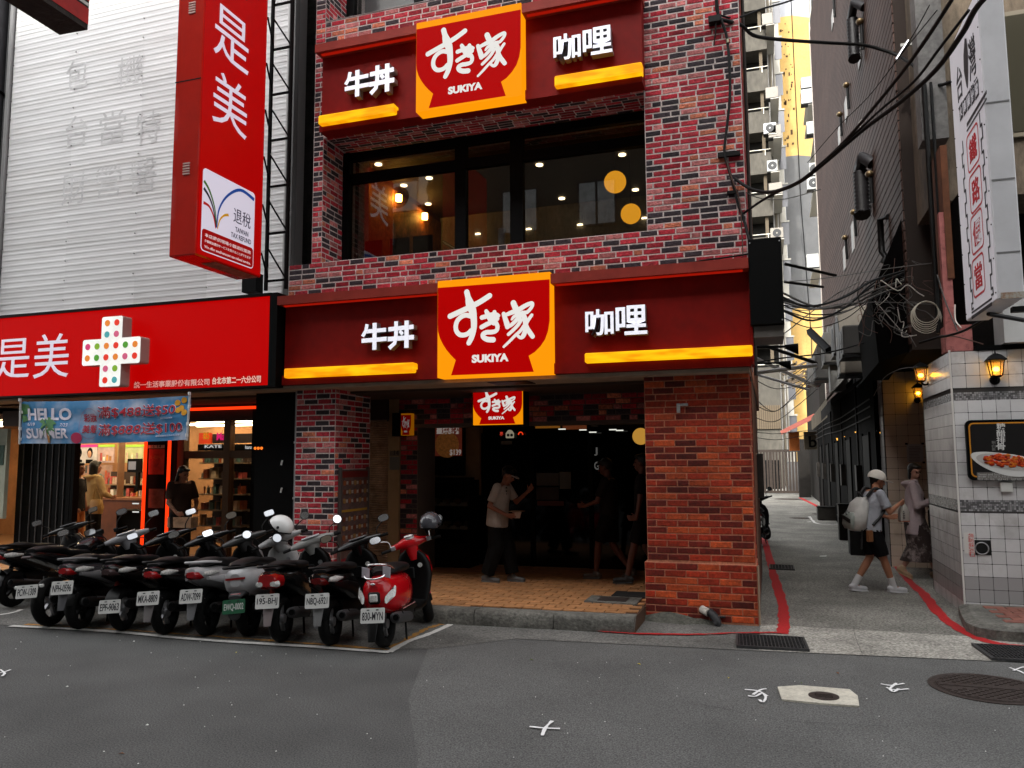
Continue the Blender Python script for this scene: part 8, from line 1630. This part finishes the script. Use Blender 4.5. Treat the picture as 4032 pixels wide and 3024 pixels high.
cable(C((2965, 1430, 12), (3080, 1410, 12.5), (3250, 1390, 13), (3400, 1350, 13.4), (3450, 1320, 13.5)), .011, 'dark cable from the pillar side across to the outdoor unit')
cable(C((2965, 1340, 12), (3060, 1330, 12.4), (3180, 1240, 13), (3290, 1160, 13.5), (3380, 1110, 14)), .009, 'pale looping wire rising behind the black signbox', GREYC)
for i, (a0, a1, s_) in enumerate(((1490, 1500, 40), (1560, 1450, 60), (1590, 1480, 30), (1640, 1530, 20), (1700, 1690, 8), (1720, 1705, 12))):
    o = cable(C((2965, a0, 16+i), (3050, a0+s_, 17+i), (3140, (a0+a1)/2+s_*.6, 18+i), (3220, a1, 19+i)), .009, '%s thin cable from the top drooping deep in the alley' % 'first second third fourth fifth sixth'.split()[i], CABLE if i % 2 else GREYC); o['group'] = 'thin cables drooping deep in the alley'
# tangle on the right wall
vm = [GREYC, CABLE, M('white_cable', (.5, .47, .42), .6), M('brown_cable', (.08, .04, .03), .7)]
for i in range(34):
    x = rg.uniform(3400, 3640); y = rg.uniform(1010, 1250); yy = rg.uniform(10.2, 11.3); pts = []
    for k in range(rg.randint(4, 7)): pts.append((x, y, yy)); x += rg.uniform(-55, 70); y += rg.uniform(-25, 70); x = min(max(x, 3380), 3720); y = min(y, 1400)
    ci = rg.randrange(4); mx_ = sum(p_[0] for p_ in pts)/len(pts); my_ = sum(p_[1] for p_ in pts)/len(pts)
    wh_ = ('left', 'middle', 'right')[0 if mx_ < 3480 else 1 if mx_ < 3570 else 2]; hv_ = 'high' if my_ < 1130 else 'halfway' if my_ < 1220 else 'low'
    o = cable(C(*pts), rg.choice((.0025, .004, .006)), '%s strand of wiring %s in the %s part of the tangle above the tiled corner' % (('grey', 'black', 'off-white', 'brown')[ci], hv_, wh_), vm[ci], 5, 4); o['group'] = 'strands of tangled wiring above the tiled corner'
t = thing('cable_coil', 'round coil of pale cable hanging above the carriage lamps', 'coil', aY(3645, 1225, 10.2)); p = aY(3648, 1228, 10.2)
for k in range(6): MB().tube([p+Vector(((.125+.008*k)*math.cos(a*.3)+rg.uniform(-.004, .004), .01*k, (.13+.012*k)*math.sin(a*.3)-.012*k)) for a in range(21)], .005, 5, closed=True).build('loop', M('pale_coil', (.4, .37, .3), .6), t)
cable(C((3610, 1445, 10.3), (3540, 1455, 10.6), (3480, 1490, 11), (3440, 1560, 11.4)), .005, 'thin grey wire curving from the carriage lamp to the dark wall', GREYC)
cable(C((3870, 1260, 9), (3800, 1300, 9.2), (3740, 1320, 9.5), (3690, 1330, 9.8), (3620, 1350, 10)), .014, 'black cable running down from the white blade sign to the pink post')
cable(C((3700, 1320, 9.8), (3760, 1325, 9.6), (3820, 1340, 9.6), (3870, 1355, 9.7)), .007, 'brown wire drooping between the pink post and the white panel', M('brown_cable', (.08, .04, .03), .7))
cable(C((3690, 1080, 10), (3720, 1180, 10), (3765, 1290, 9.9), (3770, 1300, 9.8)), .008, 'pale slanting pipe-like wire left of the white blade sign', GREYC)
cable(C((3760, 1200, 9.9), (3762, 1260, 9.8), (3785, 1290, 9.6)), .008, 'white bent wire hanging beside the foot of the blade sign', M('white_cable', (.5, .47, .42), .6))
cable(C((2690, 1900, 8.58), (2850, 1968, 8.58), (2930, 1972, 8.58)), .002, 'fine scratch-like wire across the orange brick pillar', BK)
# black conduit on top right near blade sign
for px, r, lab in ((3660, .03, 'dark vertical conduit on the brown upper wall'), (3688, .018, 'thin vertical conduit beside the dark one on the upper wall')):
    a = aY(px, 700, 10.25); MB().cyl((a.x, 10.25, 3.2), (a.x, 10.25, 6.3), r, n=8).build('conduit', DK, None, lab, 'pipe')
# ================================================================== alley clutter
rc2 = random.Random(5)
dm = [M('clutter_%d' % i, c, .6, n=(6, .3), spec=.2) for i, c in enumerate(((.005, .0045, .004), (.014, .012, .01), (.03, .026, .022), (.01, .007, .004)))]
for i, (px, py, yy, w_, h_, mi, lab, cat) in enumerate(((3338, 2035, 18.2, .28, .5, 1, 'small dark folding rack standing against the black shop wall', 'rack'), (3352, 1985, 18.0, .3, .25, 2, 'grey crate on top of the dark rack by the shop wall', 'crate'), (3395, 2060, 15.5, .35, .75, 0, 'black planter box beside the dark shop wall near the boy', 'planter'), (3300, 1975, 24, .5, .35, 2, 'pale low bin at the far end of the dark shop wall', 'bin'), (3170, 1945, 38, .5, 2.6, 1, 'grey electric cabinet standing right of the alley gate', 'cabinet'))):
    p = aZ(px, py+20, 0) if False else aY(px, py, yy); x = min(p.x, 1.5); t = thing(cat, lab, cat, (x, yy, 0.006))
    z0 = .006 if i != 1 else .5
    MB().bbox(x-w_/2, x+w_/2, yy-w_/2, yy+w_/2, z0, z0+h_, .01).build('body', dm[mi], t); MB().box(x-w_/2-.01, x+w_/2+.01, yy-w_/2-.01, yy+w_/2+.01, z0+h_, z0+h_+.03).build('top', dm[(mi+1) % 3], t)
# doors, frames, pipes and signs on the dark shop wall
t = shp
for y in (15.2, 18.6, 21.8, 25.2, 28.4):
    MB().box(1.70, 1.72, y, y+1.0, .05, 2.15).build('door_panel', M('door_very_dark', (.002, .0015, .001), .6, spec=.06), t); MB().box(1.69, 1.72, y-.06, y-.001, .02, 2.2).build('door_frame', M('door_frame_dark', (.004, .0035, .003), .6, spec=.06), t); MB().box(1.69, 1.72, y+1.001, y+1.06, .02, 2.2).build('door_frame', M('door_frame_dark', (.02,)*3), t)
    MB().box(1.60, 1.72, y+1.3, y+1.6, 1.1, 1.6).build('meter_box', dm[2], t); MB().cyl((1.67, y+1.45, 1.6), (1.67, y+1.45, 3.3), .02, n=6).build('riser_pipe', dm[1], t)
for z in (2.45, 2.62, 2.75): MB().tube([(1.68, 14.5, z), (1.66, 20, z-.05), (1.68, 26, z+.03), (1.67, 31, z)], .014, 5).build('wall_cable', CABLE, t)
for (yy, z, s_, c) in ((14.6, 3.5, .5, 1), (16.4, 3.75, .6, 2), (19.3, 3.9, .7, 2), (23, 3.9, .7, 1), (26.5, 4.1, .8, 2)):
    acunit('outdoor_unit', (1.45, yy, z), .35, s_*1.3, s_, 'dark outdoor unit on the alley wall, %s' % {14.6: 'nearest the tiled corner', 16.4: 'beside the black canopy', 19.3: 'above the stained awning', 23: 'over the red-line stretch', 26.5: 'farthest in before the shed'}[yy], (.05*c, .048*c, .045*c), '-x')
mb = MB(); mb.add([(1.05, 14.5, 2.75), (1.05, 17.2, 2.7), (1.7, 17.2, 3.15), (1.7, 14.5, 3.2), (1.05, 14.5, 2.55), (1.05, 17.2, 2.5)], [(0, 1, 2, 3), (4, 5, 1, 0)]); mb.build('shop_awning', M('awning_dark', (.015, .012, .01), .8, n=(4, .5), spec=.1), t)  # very dark mottled awning
# left wall of the alley: pipes and a low skirting
t = thing('alley_side_wall', 'thin pipe, meter box and brown wall infill behind the brick pillar in the alley', 'wall', (-.3, 12, 0))
MB().cyl((XR+.03, 9.5, 2.7), (XR+.03, 9.5, 9.4), .02, n=8).build('pipe', dm[2], t)
MB().box(XR-.03, XR+.06, 11.2, 11.7, 1.2, 1.8).build('meter_box', dm[2], t)
MB().box(XR-.4, XR-.02, 9.25, 12.9, 0, 2.7).build('wall_infill', M('infill_brown', (.14, .06, .035), .9, n=(3, .4)), t)
# paper scraps and stains on the alley ground
for px, py, lab in ((3185, 2055, 'small pale scrap of paper on the alley ground'), (3240, 2190, 'thin white scrap of paper on the alley ground beside the grate')):
    p = aZ(px, py, .012); MB().add([p+Vector((-.06, -.04, 0)), p+Vector((.05, -.05, .005)), p+Vector((.07, .03, .01)), p+Vector((-.04, .05, 0))], [(0, 1, 2, 3)]).build('paper_scrap', lf[3], None, lab, 'litter')
